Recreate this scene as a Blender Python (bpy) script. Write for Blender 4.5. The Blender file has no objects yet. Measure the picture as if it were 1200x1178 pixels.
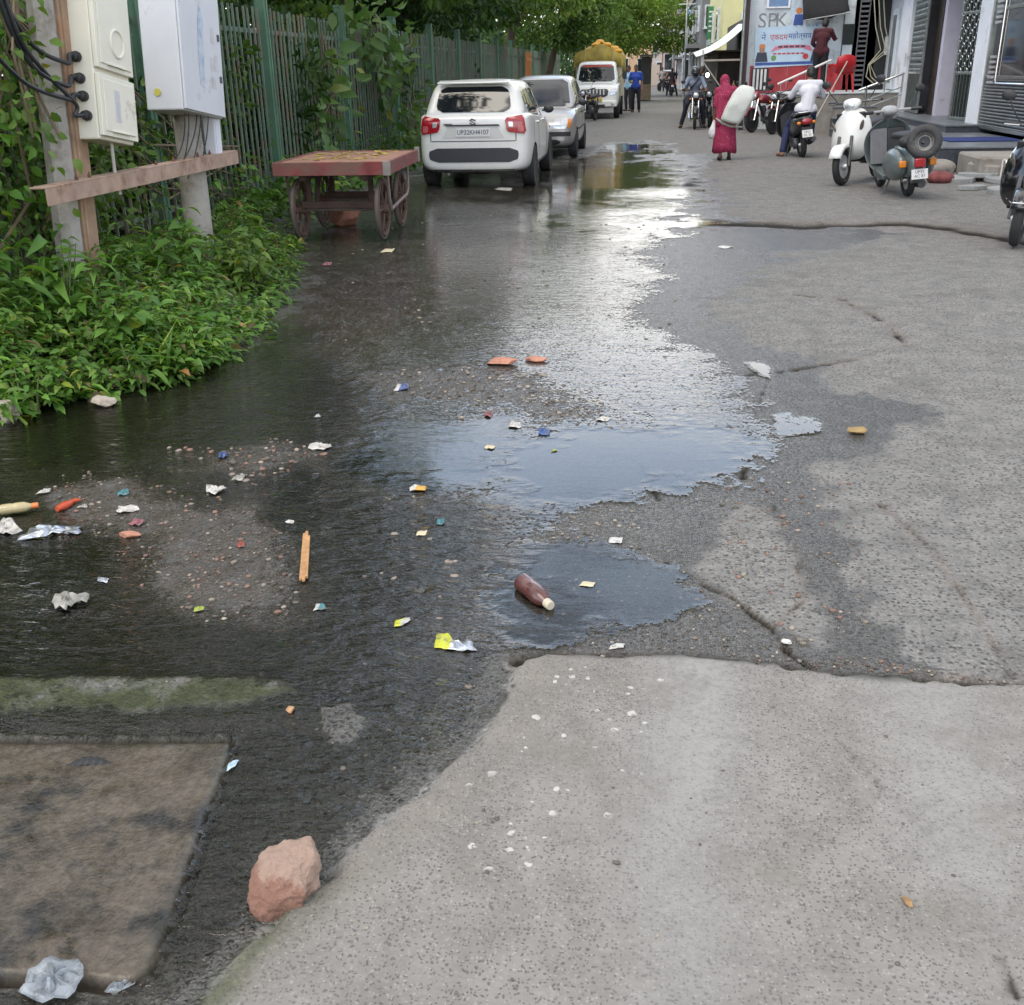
import bpy, bmesh, math, random
import numpy as np
from math import sin, cos, pi, radians, sqrt, atan2
from mathutils import Vector, Matrix
R = radians
rng = random.Random(7)
C = bpy.context.scene.collection
SC = bpy.context.scene
# ------------------------------------------------------------------ camera
CAM_H = 1.6; F_PX = 1200.0
PITCH, YAW, ROLL = R(22.8), R(7.87), R(1.2)
_fh = np.array([-sin(YAW), cos(YAW), 0]); _r = np.array([cos(YAW), sin(YAW), 0]); _up = np.array([0, 0, 1.])
_f = _fh*cos(PITCH) - _up*sin(PITCH); _u = _fh*sin(PITCH) + _up*cos(PITCH)
CR = _r*cos(ROLL) - _u*sin(ROLL); CU = _u*cos(ROLL) + _r*sin(ROLL); CF = _f
cam = bpy.data.cameras.new('camera'); camo = bpy.data.objects.new('camera', cam); C.objects.link(camo)
m = Matrix.Identity(4)
for i in range(3):
    m[i][0] = CR[i]; m[i][1] = CU[i]; m[i][2] = -CF[i]
m[2][3] = CAM_H
camo.matrix_world = m
cam.sensor_fit = 'HORIZONTAL'; cam.sensor_width = 36; cam.lens = 36*F_PX/1200
cam.clip_start = 0.05; cam.clip_end = 2000
SC.camera = camo
O3 = np.array([0, 0, CAM_H])
def ray(px, py): return CR*((px-600)/F_PX) + CU*((589-py)/F_PX) + CF
def gp(px, py, z=0.):
    d = ray(px, py); return O3 + d*((z-CAM_H)/d[2])
def at(px, py, Y):
    d = ray(px, py); return O3 + d*(Y/d[1])
def atx(px, py, X):
    d = ray(px, py); return O3 + d*(X/d[0])
# ------------------------------------------------------------------ world
SUN_EL, SUN_AZ = R(56), R(-142)
w = bpy.data.worlds.new('World'); SC.world = w; w.use_nodes = True
nt = w.node_tree; nt.nodes.clear()
def N(nt, t, **k):
    n = nt.nodes.new(t)
    for a, b in k.items():
        if a.startswith('i_'): n.inputs[a[2:].replace('_', ' ')].default_value = b
        else: setattr(n, a, b)
    return n
L = lambda nt, a, b: nt.links.new(a, b)
sky = N(nt, 'ShaderNodeTexSky', sky_type='NISHITA', sun_disc=False, sun_elevation=SUN_EL, sun_rotation=SUN_AZ, air_density=1.0, dust_density=2.0)
tc = N(nt, 'ShaderNodeTexCoord')
mp = N(nt, 'ShaderNodeMapping'); mp.inputs['Scale'].default_value = (1, 1, 2.2)
L(nt, tc.outputs['Generated'], mp.inputs['Vector'])
cl = N(nt, 'ShaderNodeTexNoise', i_Scale=1.9, i_Detail=7, i_Roughness=.55); cl.inputs['Distortion'].default_value = .3
L(nt, mp.outputs['Vector'], cl.inputs['Vector'])
rp = N(nt, 'ShaderNodeValToRGB'); rp.color_ramp.elements[0].position = .34; rp.color_ramp.elements[1].position = .50
L(nt, cl.outputs['Fac'], rp.inputs['Fac'])
sx = N(nt, 'ShaderNodeSeparateXYZ'); L(nt, tc.outputs['Generated'], sx.inputs['Vector'])
hz = N(nt, 'ShaderNodeMapRange'); hz.inputs['From Min'].default_value = .33; hz.inputs['From Max'].default_value = .52
hz.inputs['To Min'].default_value = 1; hz.inputs['To Max'].default_value = 0
L(nt, sx.outputs['Z'], hz.inputs['Value'])
mx = N(nt, 'ShaderNodeMath', operation='MAXIMUM'); L(nt, rp.outputs['Color'], mx.inputs[0]); L(nt, hz.outputs['Result'], mx.inputs[1])
mm = N(nt, 'ShaderNodeMath', operation='MULTIPLY'); mm.inputs[1].default_value = .92; L(nt, mx.outputs[0], mm.inputs[0])
mix = N(nt, 'ShaderNodeMix', data_type='RGBA'); L(nt, mm.outputs[0], mix.inputs['Factor'])
L(nt, sky.outputs['Color'], mix.inputs['A']); mix.inputs['B'].default_value = (12.6, 13.0, 13.6, 1)
gl_ = N(nt, 'ShaderNodeMapRange'); gl_.interpolation_type = 'SMOOTHSTEP'; gl_.inputs['From Min'].default_value = .28; gl_.inputs['From Max'].default_value = .62; gl_.inputs['To Min'].default_value = 1.6; gl_.inputs['To Max'].default_value = .92
L(nt, sx.outputs['Z'], gl_.inputs['Value'])
cs_ = N(nt, 'ShaderNodeVectorMath', operation='SCALE'); cs_.inputs[0].default_value = (13.3, 13.0, 12.7); L(nt, gl_.outputs['Result'], cs_.inputs['Scale']); 
bl_ = N(nt, 'ShaderNodeMapRange'); bl_.interpolation_type = 'SMOOTHSTEP'; bl_.inputs['From Min'].default_value = .22; bl_.inputs['From Max'].default_value = .40; L(nt, sx.outputs['Z'], bl_.inputs['Value'])
b2_ = N(nt, 'ShaderNodeMapRange'); b2_.interpolation_type = 'SMOOTHSTEP'; b2_.inputs['From Min'].default_value = .55; b2_.inputs['From Max'].default_value = .72; b2_.inputs['To Min'].default_value = 1; b2_.inputs['To Max'].default_value = 0; L(nt, sx.outputs['Z'], b2_.inputs['Value'])
bx_ = N(nt, 'ShaderNodeMath', operation='MULTIPLY'); L(nt, bl_.outputs['Result'], bx_.inputs[0]); L(nt, b2_.outputs['Result'], bx_.inputs[1])
bm_ = N(nt, 'ShaderNodeMix', data_type='RGBA'); L(nt, bx_.outputs[0], bm_.inputs['Factor']); bm_.inputs['A'].default_value = (1,1,1,1); bm_.inputs['B'].default_value = (.66,.88,1.22,1)
bv_ = N(nt, 'ShaderNodeVectorMath', operation='MULTIPLY'); L(nt, cs_.outputs['Vector'], bv_.inputs[0]); L(nt, bm_.outputs['Result'], bv_.inputs[1]); L(nt, bv_.outputs['Vector'], mix.inputs['B'])
bg = N(nt, 'ShaderNodeBackground'); bg.inputs['Strength'].default_value = .105
L(nt, mix.outputs['Result'], bg.inputs['Color'])
wo = N(nt, 'ShaderNodeOutputWorld'); L(nt, bg.outputs[0], wo.inputs['Surface'])
# ------------------------------------------------------------------ sun
sd = bpy.data.lights.new('sun', 'SUN'); sd.energy = 1.45; sd.angle = R(40); sd.color = (1, .91, .78)
so = bpy.data.objects.new('sun', sd); C.objects.link(so)
sdir = Vector((sin(SUN_AZ)*cos(SUN_EL), cos(SUN_AZ)*cos(SUN_EL), sin(SUN_EL)))   # towards the sun
so.rotation_euler = sdir.to_track_quat('Z', 'Y').to_euler()
SC.view_settings.view_transform = 'Standard'; SC.view_settings.look = 'None'
SC.view_settings.exposure = 0.42; SC.view_settings.gamma = 1; SC.view_settings.use_curve_mapping = False
SC.render.engine = 'CYCLES'
SC.cycles.max_bounces = 8; SC.cycles.transparent_max_bounces = 12; SC.cycles.caustics_reflective = False; SC.cycles.caustics_refractive = False
SC.cycles.use_denoising = True
# ------------------------------------------------------------------ helpers
MATS = {}
def mat(name, col, rough=.6, metal=0, var=.15, vscale=6., bump=.0, bscale=40., spec=.5, coat=0, dirt=None, dscale=2.5, damt=.5, trans=0, emit=None, estr=0, island=0, alpha=1):
    """one procedural material: colour broken by noise, optional dirt patches, bump"""
    if name in MATS: return MATS[name]
    m = bpy.data.materials.new(name); m.use_nodes = True; nt = m.node_tree
    b = nt.nodes['Principled BSDF']
    tc = N(nt, 'ShaderNodeTexCoord'); co = tc.outputs['Object']
    n1 = N(nt, 'ShaderNodeTexNoise', i_Scale=vscale, i_Detail=5, i_Roughness=.6); L(nt, co, n1.inputs['Vector'])
    mr = N(nt, 'ShaderNodeMapRange'); mr.inputs['From Min'].default_value = .25; mr.inputs['From Max'].default_value = .75
    mr.inputs['To Min'].default_value = 1-var; mr.inputs['To Max'].default_value = 1+var; L(nt, n1.outputs['Fac'], mr.inputs['Value'])
    fac = mr.outputs['Result']
    if island:
        g = N(nt, 'ShaderNodeNewGeometry')
        m2 = N(nt, 'ShaderNodeMapRange'); m2.inputs['To Min'].default_value = 1-island; m2.inputs['To Max'].default_value = 1+island
        L(nt, g.outputs['Random Per Island'], m2.inputs['Value'])
        mu = N(nt, 'ShaderNodeMath', operation='MULTIPLY'); L(nt, fac, mu.inputs[0]); L(nt, m2.outputs['Result'], mu.inputs[1]); fac = mu.outputs[0]
    vm = N(nt, 'ShaderNodeVectorMath', operation='SCALE'); vm.inputs[0].default_value = col[:3]; L(nt, fac, vm.inputs['Scale'])
    out = vm.outputs['Vector']
    if dirt:
        n2 = N(nt, 'ShaderNodeTexNoise', i_Scale=dscale, i_Detail=8, i_Roughness=.7); L(nt, co, n2.inputs['Vector'])
        r2 = N(nt, 'ShaderNodeMapRange'); r2.inputs['From Min'].default_value = .66-damt*.3; r2.inputs['From Max'].default_value = .76-damt*.2
        r2.inputs['To Max'].default_value = .85; L(nt, n2.outputs['Fac'], r2.inputs['Value'])
        mx = N(nt, 'ShaderNodeMix', data_type='RGBA'); L(nt, r2.outputs['Result'], mx.inputs['Factor']); L(nt, out, mx.inputs['A'])
        mx.inputs['B'].default_value = (*dirt, 1); out = mx.outputs['Result']
    L(nt, out, b.inputs['Base Color'])
    b.inputs['Roughness'].default_value = rough; b.inputs['Metallic'].default_value = metal
    b.inputs['Specular IOR Level'].default_value = spec; b.inputs['Coat Weight'].default_value = coat; b.inputs['Coat Roughness'].default_value = .06
    if trans: b.inputs['Transmission Weight'].default_value = trans
    if alpha < 1: b.inputs['Alpha'].default_value = alpha
    if emit: b.inputs['Emission Color'].default_value = (*emit, 1); b.inputs['Emission Strength'].default_value = estr
    if bump:
        n3 = N(nt, 'ShaderNodeTexNoise', i_Scale=bscale, i_Detail=6, i_Roughness=.65); L(nt, co, n3.inputs['Vector'])
        bp = N(nt, 'ShaderNodeBump'); bp.inputs['Strength'].default_value = .6; bp.inputs['Distance'].default_value = bump
        L(nt, n3.outputs['Fac'], bp.inputs['Height']); L(nt, bp.outputs[0], b.inputs['Normal'])
    MATS[name] = m; return m

def leafmat(name, col, col2, yellow=.05):
    if name in MATS: return MATS[name]
    m = bpy.data.materials.new(name); m.use_nodes = True; nt = m.node_tree; b = nt.nodes['Principled BSDF']
    g = N(nt, 'ShaderNodeNewGeometry')
    rp = N(nt, 'ShaderNodeValToRGB'); e = rp.color_ramp.elements
    e[0].color = (*col, 1); e[1].color = (*col2, 1); e[1].position = 1-yellow
    x = e.new(1.0); x.color = (col2[0]*2.0, col2[1]*1.2, col2[2]*.8, 1)
    L(nt, g.outputs['Random Per Island'], rp.inputs['Fac'])
    tc = N(nt, 'ShaderNodeTexCoord'); n1 = N(nt, 'ShaderNodeTexNoise', i_Scale=1.1, i_Detail=4); L(nt, tc.outputs['Object'], n1.inputs['Vector'])
    mr = N(nt, 'ShaderNodeMapRange'); mr.inputs['From Min'].default_value = .3; mr.inputs['From Max'].default_value = .7
    mr.inputs['To Min'].default_value = .6; mr.inputs['To Max'].default_value = 1.35; L(nt, n1.outputs['Fac'], mr.inputs['Value'])
    vm = N(nt, 'ShaderNodeVectorMath', operation='SCALE'); L(nt, rp.outputs['Color'], vm.inputs[0]); L(nt, mr.outputs['Result'], vm.inputs['Scale'])
    L(nt, vm.outputs['Vector'], b.inputs['Base Color']); b.inputs['Roughness'].default_value = .5; b.inputs['Specular IOR Level'].default_value = .35
    tr = N(nt, 'ShaderNodeBsdfTranslucent'); v2 = N(nt, 'ShaderNodeVectorMath', operation='MULTIPLY'); v2.inputs[1].default_value = (1.25, 1.3, .55)
    L(nt, vm.outputs['Vector'], v2.inputs[0]); L(nt, v2.outputs['Vector'], tr.inputs['Color'])
    ms = N(nt, 'ShaderNodeMixShader'); ms.inputs[0].default_value = .33; L(nt, b.outputs[0], ms.inputs[1]); L(nt, tr.outputs[0], ms.inputs[2])
    L(nt, ms.outputs[0], nt.nodes['Material Output'].inputs['Surface'])
    MATS[name] = m; return m

class MB:
    """collects shapes and links them as one mesh object"""
    def __init__(s): s.v = []; s.f = []; s.mi = []; s.cm = 0
    def add(s, vs, fs, mi=None):
        o = len(s.v); s.v += [tuple(map(float, p)) for p in vs]; s.f += [tuple(i+o for i in f) for f in fs]; s.mi += [s.cm if mi is None else mi]*len(fs); return s
    def box(s, c, d, rot=None, taper=1.0):
        x, y, z = d[0]/2, d[1]/2, d[2]/2; t = taper
        vs = [Vector(p) for p in ((-x,-y,-z),(x,-y,-z),(x,y,-z),(-x,y,-z),(-x*t,-y*t,z),(x*t,-y*t,z),(x*t,y*t,z),(-x*t,y*t,z))]
        if rot is not None:
            M = rot if isinstance(rot, Matrix) else Matrix.Rotation(rot[2],3,'Z')@Matrix.Rotation(rot[1],3,'Y')@Matrix.Rotation(rot[0],3,'X')
            vs = [M@p for p in vs]
        return s.add([p+Vector(c) for p in vs], [(3,2,1,0),(4,5,6,7),(0,1,5,4),(1,2,6,5),(2,3,7,6),(3,0,4,7)])
    def bar(s, a, b, w, h=None, up=(0,0,1)):
        a, b = Vector(a), Vector(b); h = h or w; d = (b-a); l = d.length; d.normalize()
        u = Vector(up); 
        if abs(d.dot(u)) > .98: u = Vector((0,1,0))
        x = d.cross(u).normalized(); z = x.cross(d)
        return s.box((a+b)/2, (w, l, h), Matrix((x, d, z)).transposed())
    def tube(s, pts, r, n=8, cap=True):
        pts = [Vector(p) for p in pts]; k = len(pts); rs = r if isinstance(r, (list, tuple)) else [r]*k
        vs = []; fs = []; px = None
        for i, p in enumerate(pts):
            d = (pts[min(i+1, k-1)]-pts[max(i-1, 0)])
            if d.length < 1e-9: d = Vector((0,0,1))
            d.normalize()
            if px is None: px = d.orthogonal().normalized()
            px = (px - d*px.dot(d))
            px = px.normalized() if px.length > 1e-6 else d.orthogonal().normalized()
            py = d.cross(px)
            for j in range(n):
                a = 2*pi*j/n; vs.append(p+(px*cos(a)+py*sin(a))*rs[i])
        for i in range(k-1):
            for j in range(n): fs.append((i*n+j, i*n+(j+1)%n, (i+1)*n+(j+1)%n, (i+1)*n+j))
        if cap: fs.append(tuple(range(n-1, -1, -1))); fs.append(tuple((k-1)*n+j for j in range(n)))
        return s.add(vs, fs)
    def lathe(s, prof, c=(0,0,0), axis=(0,0,1), n=20, close=False, cap=True):
        """prof: list of (radius, height along axis)"""
        ax = Vector(axis).normalized(); x = ax.orthogonal().normalized(); y = ax.cross(x); c = Vector(c)
        vs = []; fs = []; k = len(prof)
        for r, h in prof:
            for j in range(n):
                a = 2*pi*j/n; vs.append(c+ax*h+(x*cos(a)+y*sin(a))*r)
        for i in range(k-1 if not close else k):
            i2 = (i+1) % k
            for j in range(n): fs.append((i*n+j, i*n+(j+1)%n, i2*n+(j+1)%n, i2*n+j))
        if not close and cap:
            if prof[0][0] > 1e-5: fs.append(tuple(range(n-1, -1, -1)))
            if prof[-1][0] > 1e-5: fs.append(tuple((k-1)*n+j for j in range(n)))
        return s.add(vs, fs)
    def torus(s, c, axis, R_, r, n=24, k=8, sq=1.0):
        return s.lathe([(R_+r*cos(2*pi*i/k), sq*r*sin(2*pi*i/k)) for i in range(k)], c, axis, n, close=True)
    def prism(s, poly, a, b, axis='x'):
        """2D polygon extruded between a and b on the axis; poly in the other two coordinates"""
        def P(u, v, t): return {'x': (t,u,v), 'y': (u,t,v), 'z': (u,v,t)}[axis]
        n = len(poly); vs = [P(u,v,a) for u,v in poly]+[P(u,v,b) for u,v in poly]
        return s.add(vs, [tuple(range(n-1,-1,-1)), tuple(range(n,2*n))]+[(i,(i+1)%n,n+(i+1)%n,n+i) for i in range(n)])
    def loft(s, secs, closed=True, cap=True):
        n = len(secs[0]); k = len(secs); vs = [p for sec in secs for p in sec]; fs = []
        for i in range(k-1):
            for j in range(n if closed else n-1): fs.append((i*n+j, i*n+(j+1)%n, (i+1)*n+(j+1)%n, (i+1)*n+j))
        if cap and closed: fs.append(tuple(range(n-1,-1,-1))); fs.append(tuple((k-1)*n+j for j in range(n)))
        return s.add(vs, fs)
    def ell(s, c, r, nu=12, nv=8, rot=None):
        c = Vector(c); vs = []; fs = []
        M = rot or Matrix.Identity(3)
        for i in range(nv+1):
            t = pi*i/nv
            for j in range(nu):
                a = 2*pi*j/nu; vs.append(c+M@Vector((r[0]*sin(t)*cos(a), r[1]*sin(t)*sin(a), -r[2]*cos(t))))
        for i in range(nv):
            for j in range(nu): fs.append((i*nu+j, i*nu+(j+1)%nu, (i+1)*nu+(j+1)%nu, (i+1)*nu+j))
        return s.add(vs, fs)
    def cap(s, a, b, ra, rb, n=10):
        """tapered capsule"""
        a, b = Vector(a), Vector(b); s.tube([a, a.lerp(b,.5), b], [ra, (ra+rb)/2, rb], n)
        s.ell(a, (ra*1.0,)*3, n, 6); s.ell(b, (rb*1.0,)*3, n, 6); return s
    def patch(s, pts, th, nrm=None):
        """thin plate from a planar-ish outline"""
        pts = [Vector(p) for p in pts]; n = len(pts)
        if nrm is None: nrm = (pts[1]-pts[0]).cross(pts[2]-pts[0]).normalized()
        nrm = Vector(nrm)
        return s.add([p for p in pts]+[p+nrm*th for p in pts], [tuple(range(n-1,-1,-1)), tuple(range(n,2*n))]+[(i,(i+1)%n,n+(i+1)%n,n+i) for i in range(n)])
    def xform(s, M):
        s.v = [tuple(M@Vector(p)) for p in s.v]; return s
    def build(s, name, mats, parent=None, smooth=True, ang=38, bevel=0, seg=2, sub=0, remesh=0, sm=0, fix=True):
        me = bpy.data.meshes.new(name); me.from_pydata(s.v, [], s.f)
        for m in (mats if isinstance(mats, (list, tuple)) else [mats]): me.materials.append(m)
        if any(s.mi): me.polygons.foreach_set('material_index', s.mi)
        if fix:
            bm = bmesh.new(); bm.from_mesh(me); bmesh.ops.recalc_face_normals(bm, faces=bm.faces); bm.to_mesh(me); bm.free()
        if smooth:
            me.polygons.foreach_set('use_smooth', [True]*len(me.polygons))
            if not (sub or remesh): me.set_sharp_from_angle(angle=R(ang))
        me.update()
        o = bpy.data.objects.new(name, me); C.objects.link(o)
        if parent is not None: o.parent = parent
        if remesh:
            q = o.modifiers.new('r', 'REMESH'); q.mode = 'VOXEL'; q.voxel_size = remesh; q.use_smooth_shade = True
            if sm: q = o.modifiers.new('s', 'SMOOTH'); q.iterations = sm; q.factor = .5
        if bevel:
            q = o.modifiers.new('b', 'BEVEL'); q.width = bevel; q.segments = seg; q.limit_method = 'ANGLE'; q.angle_limit = R(35)
        if sub:
            q = o.modifiers.new('s', 'SUBSURF'); q.levels = sub; q.render_levels = sub
        return o
def tag(o, label=None, cat=None, group=None, kind=None):
    if label: o['label'] = label
    if cat: o['category'] = cat
    if group: o['group'] = group
    if kind: o['kind'] = kind
    return o
def thing(name, label, cat, loc=(0,0,0), rz=0, group=None, rot=None):
    o = bpy.data.objects.new(name, None); C.objects.link(o); o.location = loc
    o.rotation_euler = rot if rot else (0,0,rz); o.empty_display_size = .1
    return tag(o, label, cat, group)
def dup(o, parent=None):
    c = o.copy(); C.objects.link(c)
    if parent is not None: c.parent = parent; c.matrix_parent_inverse = o.matrix_parent_inverse
    for ch in list(o.children): dup(ch, c)
    return c
def text_obj(name, body, size, m, parent, loc, rot, depth=.001, ax='CENTER', sx=1.0):
    cu = bpy.data.curves.new(name, 'FONT'); cu.body = body; cu.size = size; cu.extrude = depth; cu.align_x = ax; cu.align_y = 'CENTER'; cu.resolution_u = 3
    t = bpy.data.objects.new(name, cu); C.objects.link(t)
    bpy.context.view_layer.update()
    me = bpy.data.meshes.new_from_object(t.evaluated_get(bpy.context.evaluated_depsgraph_get()))
    bpy.data.objects.remove(t)
    me.materials.clear(); me.materials.append(m)
    o = bpy.data.objects.new(name, me); C.objects.link(o); o.parent = parent; o.location = loc; o.rotation_euler = rot; o.scale = (sx,1,1)
    return o
# ---- numpy noise for terrain
def vnoise(x, y, seed=0):
    g = np.random.RandomState(seed).rand(256, 256)
    xi = np.floor(x).astype(int); yi = np.floor(y).astype(int); fx = x-xi; fy = y-yi
    fx = fx*fx*(3-2*fx); fy = fy*fy*(3-2*fy); xi &= 255; yi &= 255; x1 = (xi+1) & 255; y1 = (yi+1) & 255
    return (g[xi,yi]*(1-fx)+g[x1,yi]*fx)*(1-fy)+(g[xi,y1]*(1-fx)+g[x1,y1]*fx)*fy
def fbm(x, y, seed=0, o=4):
    a = .5; t = 0; s = 0
    for i in range(o): t = t+a*vnoise(x*2**i+17*i, y*2**i+31*i, seed+i); s += a; a *= .55
    return t/s
def sdf(poly, X, Y):
    """signed distance to a polygon, positive inside"""
    P = np.array(poly); d = np.full(X.shape, 1e9); ins = np.zeros(X.shape, bool)
    for i in range(len(P)):
        a = P[i]; b = P[(i+1) % len(P)]; e = b-a; wx = X-a[0]; wy = Y-a[1]
        t = np.clip((wx*e[0]+wy*e[1])/(e@e+1e-12), 0, 1); d = np.minimum(d, (wx-e[0]*t)**2+(wy-e[1]*t)**2)
        c = ((a[1] <= Y) & (b[1] > Y)) | ((b[1] <= Y) & (a[1] > Y))
        xx = a[0]+(Y-a[1])*e[0]/(e[1] if abs(e[1]) > 1e-9 else 1e-9); ins ^= c & (X < xx)
    d = np.sqrt(d); return np.where(ins, d, -d)
def ldist(line, X, Y):
    P = np.array(line); d = np.full(X.shape, 1e9)
    for a, b in zip(P[:-1], P[1:]):
        e = b-a; t = np.clip(((X-a[0])*e[0]+(Y-a[1])*e[1])/(e@e+1e-12), 0, 1)
        d = np.minimum(d, (X-a[0]-e[0]*t)**2+(Y-a[1]-e[1]*t)**2)
    return np.sqrt(d)
def sst(x, a, b):
    t = np.clip((x-a)/(b-a), 0, 1); return t*t*(3-2*t)
def PX(pts): return [tuple(gp(x, y)[:2]) for x, y in pts]
# ================================================================== ground
ys = [.55]
while ys[-1] < 150: ys.append(ys[-1]+max(.011, ys[-1]*.0042))
ys = np.array(ys+[200, 400, 900]); ys = np.concatenate([[-60, -20, -5, -1, 0, .3], ys])
xs = np.concatenate([[-600, -200, -80, -40, -20, -12, -9, -7], np.arange(-6, -3.2, .05), np.arange(-3.2, -1.6, .02), np.arange(-1.6, 1.2, .0115), np.arange(1.2, 2.2, .02), np.arange(2.2, 6.5, .03), [6.6, 7.2, 8, 10, 15, 30, 60, 200, 600]])
GX, GY = np.meshgrid(xs, ys)
DIST = np.sqrt(GX**2+GY**2)
n1 = fbm(GX*1.3, GY*1.3, 3); n2 = fbm(GX*4, GY*4, 11); n3 = fbm(GX*14, GY*14, 23, 3)
jx = (n1-.5)*.40+(n2-.5)*.34+(n3-.5)*.16          # wobble for every border
conc_p = PX([(200,1400),(262,1150),(335,1078),(425,988),(505,925),(552,876),(592,822),(606,776),(640,768),(720,772),(800,770),(860,778),(920,783),(960,792),(1050,799),(1200,805),(1500,815),(2600,850),(4000,900),(4000,1600),(200,1600)])
s_conc = sdf(conc_p, GX, GY)+(n3-.5)*.07+(n2-.5)*.05
conc = sst(s_conc, -.015, .02)
water_p = PX([(-300,480),(0,455),(60,440),(150,425),(225,415),(280,370),(318,310),(322,280),(340,250),(470,215),(500,200),(560,205),(640,178),(680,166),(735,160)]) + PX([(790,162),(806,172),(818,190),(830,215),(826,250),(812,268),(800,285),(786,305),(796,345),(800,385),(860,412),(905,440),(925,480),(900,540),(840,575),(760,590),(715,598),(760,635),(812,672),(806,720),(745,765),(700,772),(640,768),(606,776),(592,822),(545,888),(440,985),(335,1084),(240,1180),(200,1300),(-500,1300)])
s_w = sdf(water_p, GX, GY)+jx*np.clip(DIST/5, .35, 2.0)
k = np.clip(DIST/6, .3, 3)
s_w = s_w - sst(GY, 17, 24)*(.5+2.2*np.clip(fbm(GX*1.1, GY*.55, 67)-.40, 0, 1)*3); film = sst(s_w, -.25*k, .35*k)
pud1 = sst(sdf(PX([(560,560),(600,532),(670,508),(740,500),(800,503),(860,520),(893,540),(850,562),(800,582),(735,590),(680,598),(610,590)]), GX, GY)+(n2-.5)*.5+(n3-.5)*.3, -.12, .14)
pud2 = sst(sdf(PX([(545,690),(580,668),(640,645),(700,640),(745,655),(812,672),(815,700),(775,722),(712,735),(690,768),(600,770),(560,755)]), GX, GY)+(n2-.5)*.42+(n3-.5)*.26, -.09, .10)
pud3 = np.maximum(sst(sdf(PX([(318,560),(350,545),(390,555),(388,606),(350,625),(316,608)]), GX, GY)+(n2-.5)*.12, -.04, .06),
       sst(sdf(PX([(-200,632),(60,628),(135,632),(140,655),(110,690),(-200,698)]), GX, GY)+(n2-.5)*.15, -.04, .06))
pud3 = np.maximum(pud3, sst(sdf(PX([(-200,705),(100,712),(240,735),(345,745),(350,785),(120,792),(-200,792)]), GX, GY)+(n2-.5)*.15, -.04, .06))
pud3 = np.maximum(pud3, sst(sdf(PX([(-100,505),(80,488),(200,470),(280,488),(250,520),(120,535),(20,545),(-100,560)]), GX, GY)+(n2-.5)*.3, -.1, .12))
pud3 = np.maximum(pud3, sst(sdf(PX([(395,545),(470,500),(580,498),(600,528),(560,565),(470,580)]), GX, GY)+(n2-.5)*.3, -.1, .12))
pud4x = np.exp(-(ldist(PX([(815,257),(830,260),(900,262),(945,264)]), GX, GY)/.16)**2)*sst(n2, .2, .5)
pud4 = np.maximum(sst(sdf(PX([(872,424),(890,422),(906,432),(905,446),(888,440)]), GX, GY)+(n2-.5)*.06, -.02, .02),
       sst(sdf(PX([(905,486),(925,482),(962,492),(958,508),(915,512)]), GX, GY)+(n2-.5)*.08, -.02, .02))
pud5 = sst(sdf(PX([(650,215),(690,185),(735,168),(780,166),(806,176),(825,200),(828,235),(810,262),(760,275),(700,262),(650,262)]), GX, GY)+(n1-.5)*4.5+(n2-.5)*2.5+(n3-.5)*1.2, -.9, .9)
pud = np.clip(np.maximum.reduce([pud1, pud2, pud3, pud4, pud4x]), 0, 1)
isl = np.maximum.reduce([sst(sdf(PX([(40,575),(150,560),(260,585),(310,600),(350,650),(360,700),(310,742),(230,720),(170,690),(140,640),(60,620)]), GX, GY)+(n2-.5)*.35, -.1, .15),
      sst(sdf(PX([(210,530),(330,520),(380,530),(310,560),(220,560)]), GX, GY)+(n2-.5)*.3, -.05, .12)*.8,
      sst(sdf(PX([(430,440),(560,425),(640,440),(740,475),(735,498),(650,503),(560,480),(450,470)]), GX, GY)+(n1-.5)*.7, -.12, .2)*.75,
      sst(sdf(PX([(640,600),(720,592),(760,640),(700,640),(620,640)]), GX, GY)+(n2-.5)*.2, -.05, .1)*.6])
isl *= 1-pud
# brighter film strip running up the road
centre = sst(sdf(PX([(600,300),(660,240),(700,180),(800,150),(830,230),(795,290),(790,380),(850,430),(900,480),(860,520),(700,510),(640,480),(640,380)]), GX, GY)+jx*2, -.5, .4)
flow = sst(sdf(PX([(-300,520),(150,460),(330,380),(420,470),(420,560),(480,590),(560,620),(560,760),(592,822),(545,888),(440,985),(335,1084),(240,1180),(-300,1300)]), GX, GY)+jx, -.3, .25)*(1-isl*.7)
drain = sst(sdf(PX([(-400,864),(276,866),(178,1140),(150,1165),(-400,1140)]), GX, GY), -.01, .01)
slab_gap = np.minimum(ldist(PX([(-400,868),(276,867)]), GX, GY), ldist(PX([(278,866),(240,985),(205,1080),(180,1140),(150,1158),(60,1150),(-300,1140)]), GX, GY)+(n2-.5)*.02)
moss = sst(sdf(PX([(-300,800),(120,788),(300,792),(350,800),(372,815),(300,835),(150,838),(-300,838)]), GX, GY)+(n2-.5)*.12, -.03, .06)
moss = np.maximum(moss, .8*sst(sdf(PX([(425,870),(490,800),(560,780),(575,810),(520,880),(440,940),(380,990),(380,940)]), GX, GY)+(n2-.5)*.25, -.03, .1)*n3*1.5)
moss = np.maximum(moss, .75*np.exp(-(ldist(PX([(850,777),(960,792),(1060,799)]), GX, GY)/.035)**2)*sst(n2, .35, .6))
moss = np.maximum(moss, .7*np.exp(-(ldist(PX([(250,1180),(330,1090),(425,995)]), GX, GY)/.04)**2)*sst(n2, .35, .6))
moss = np.maximum(moss, .5*np.exp(-(slab_gap/.035)**2)*sst(n2, .4, .6))
lip = sst(sdf(PX([(370,830),(410,826),(430,850),(418,872),(385,880),(372,850)]), GX, GY)+(n3-.5)*.05, -.01, .02)
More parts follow.
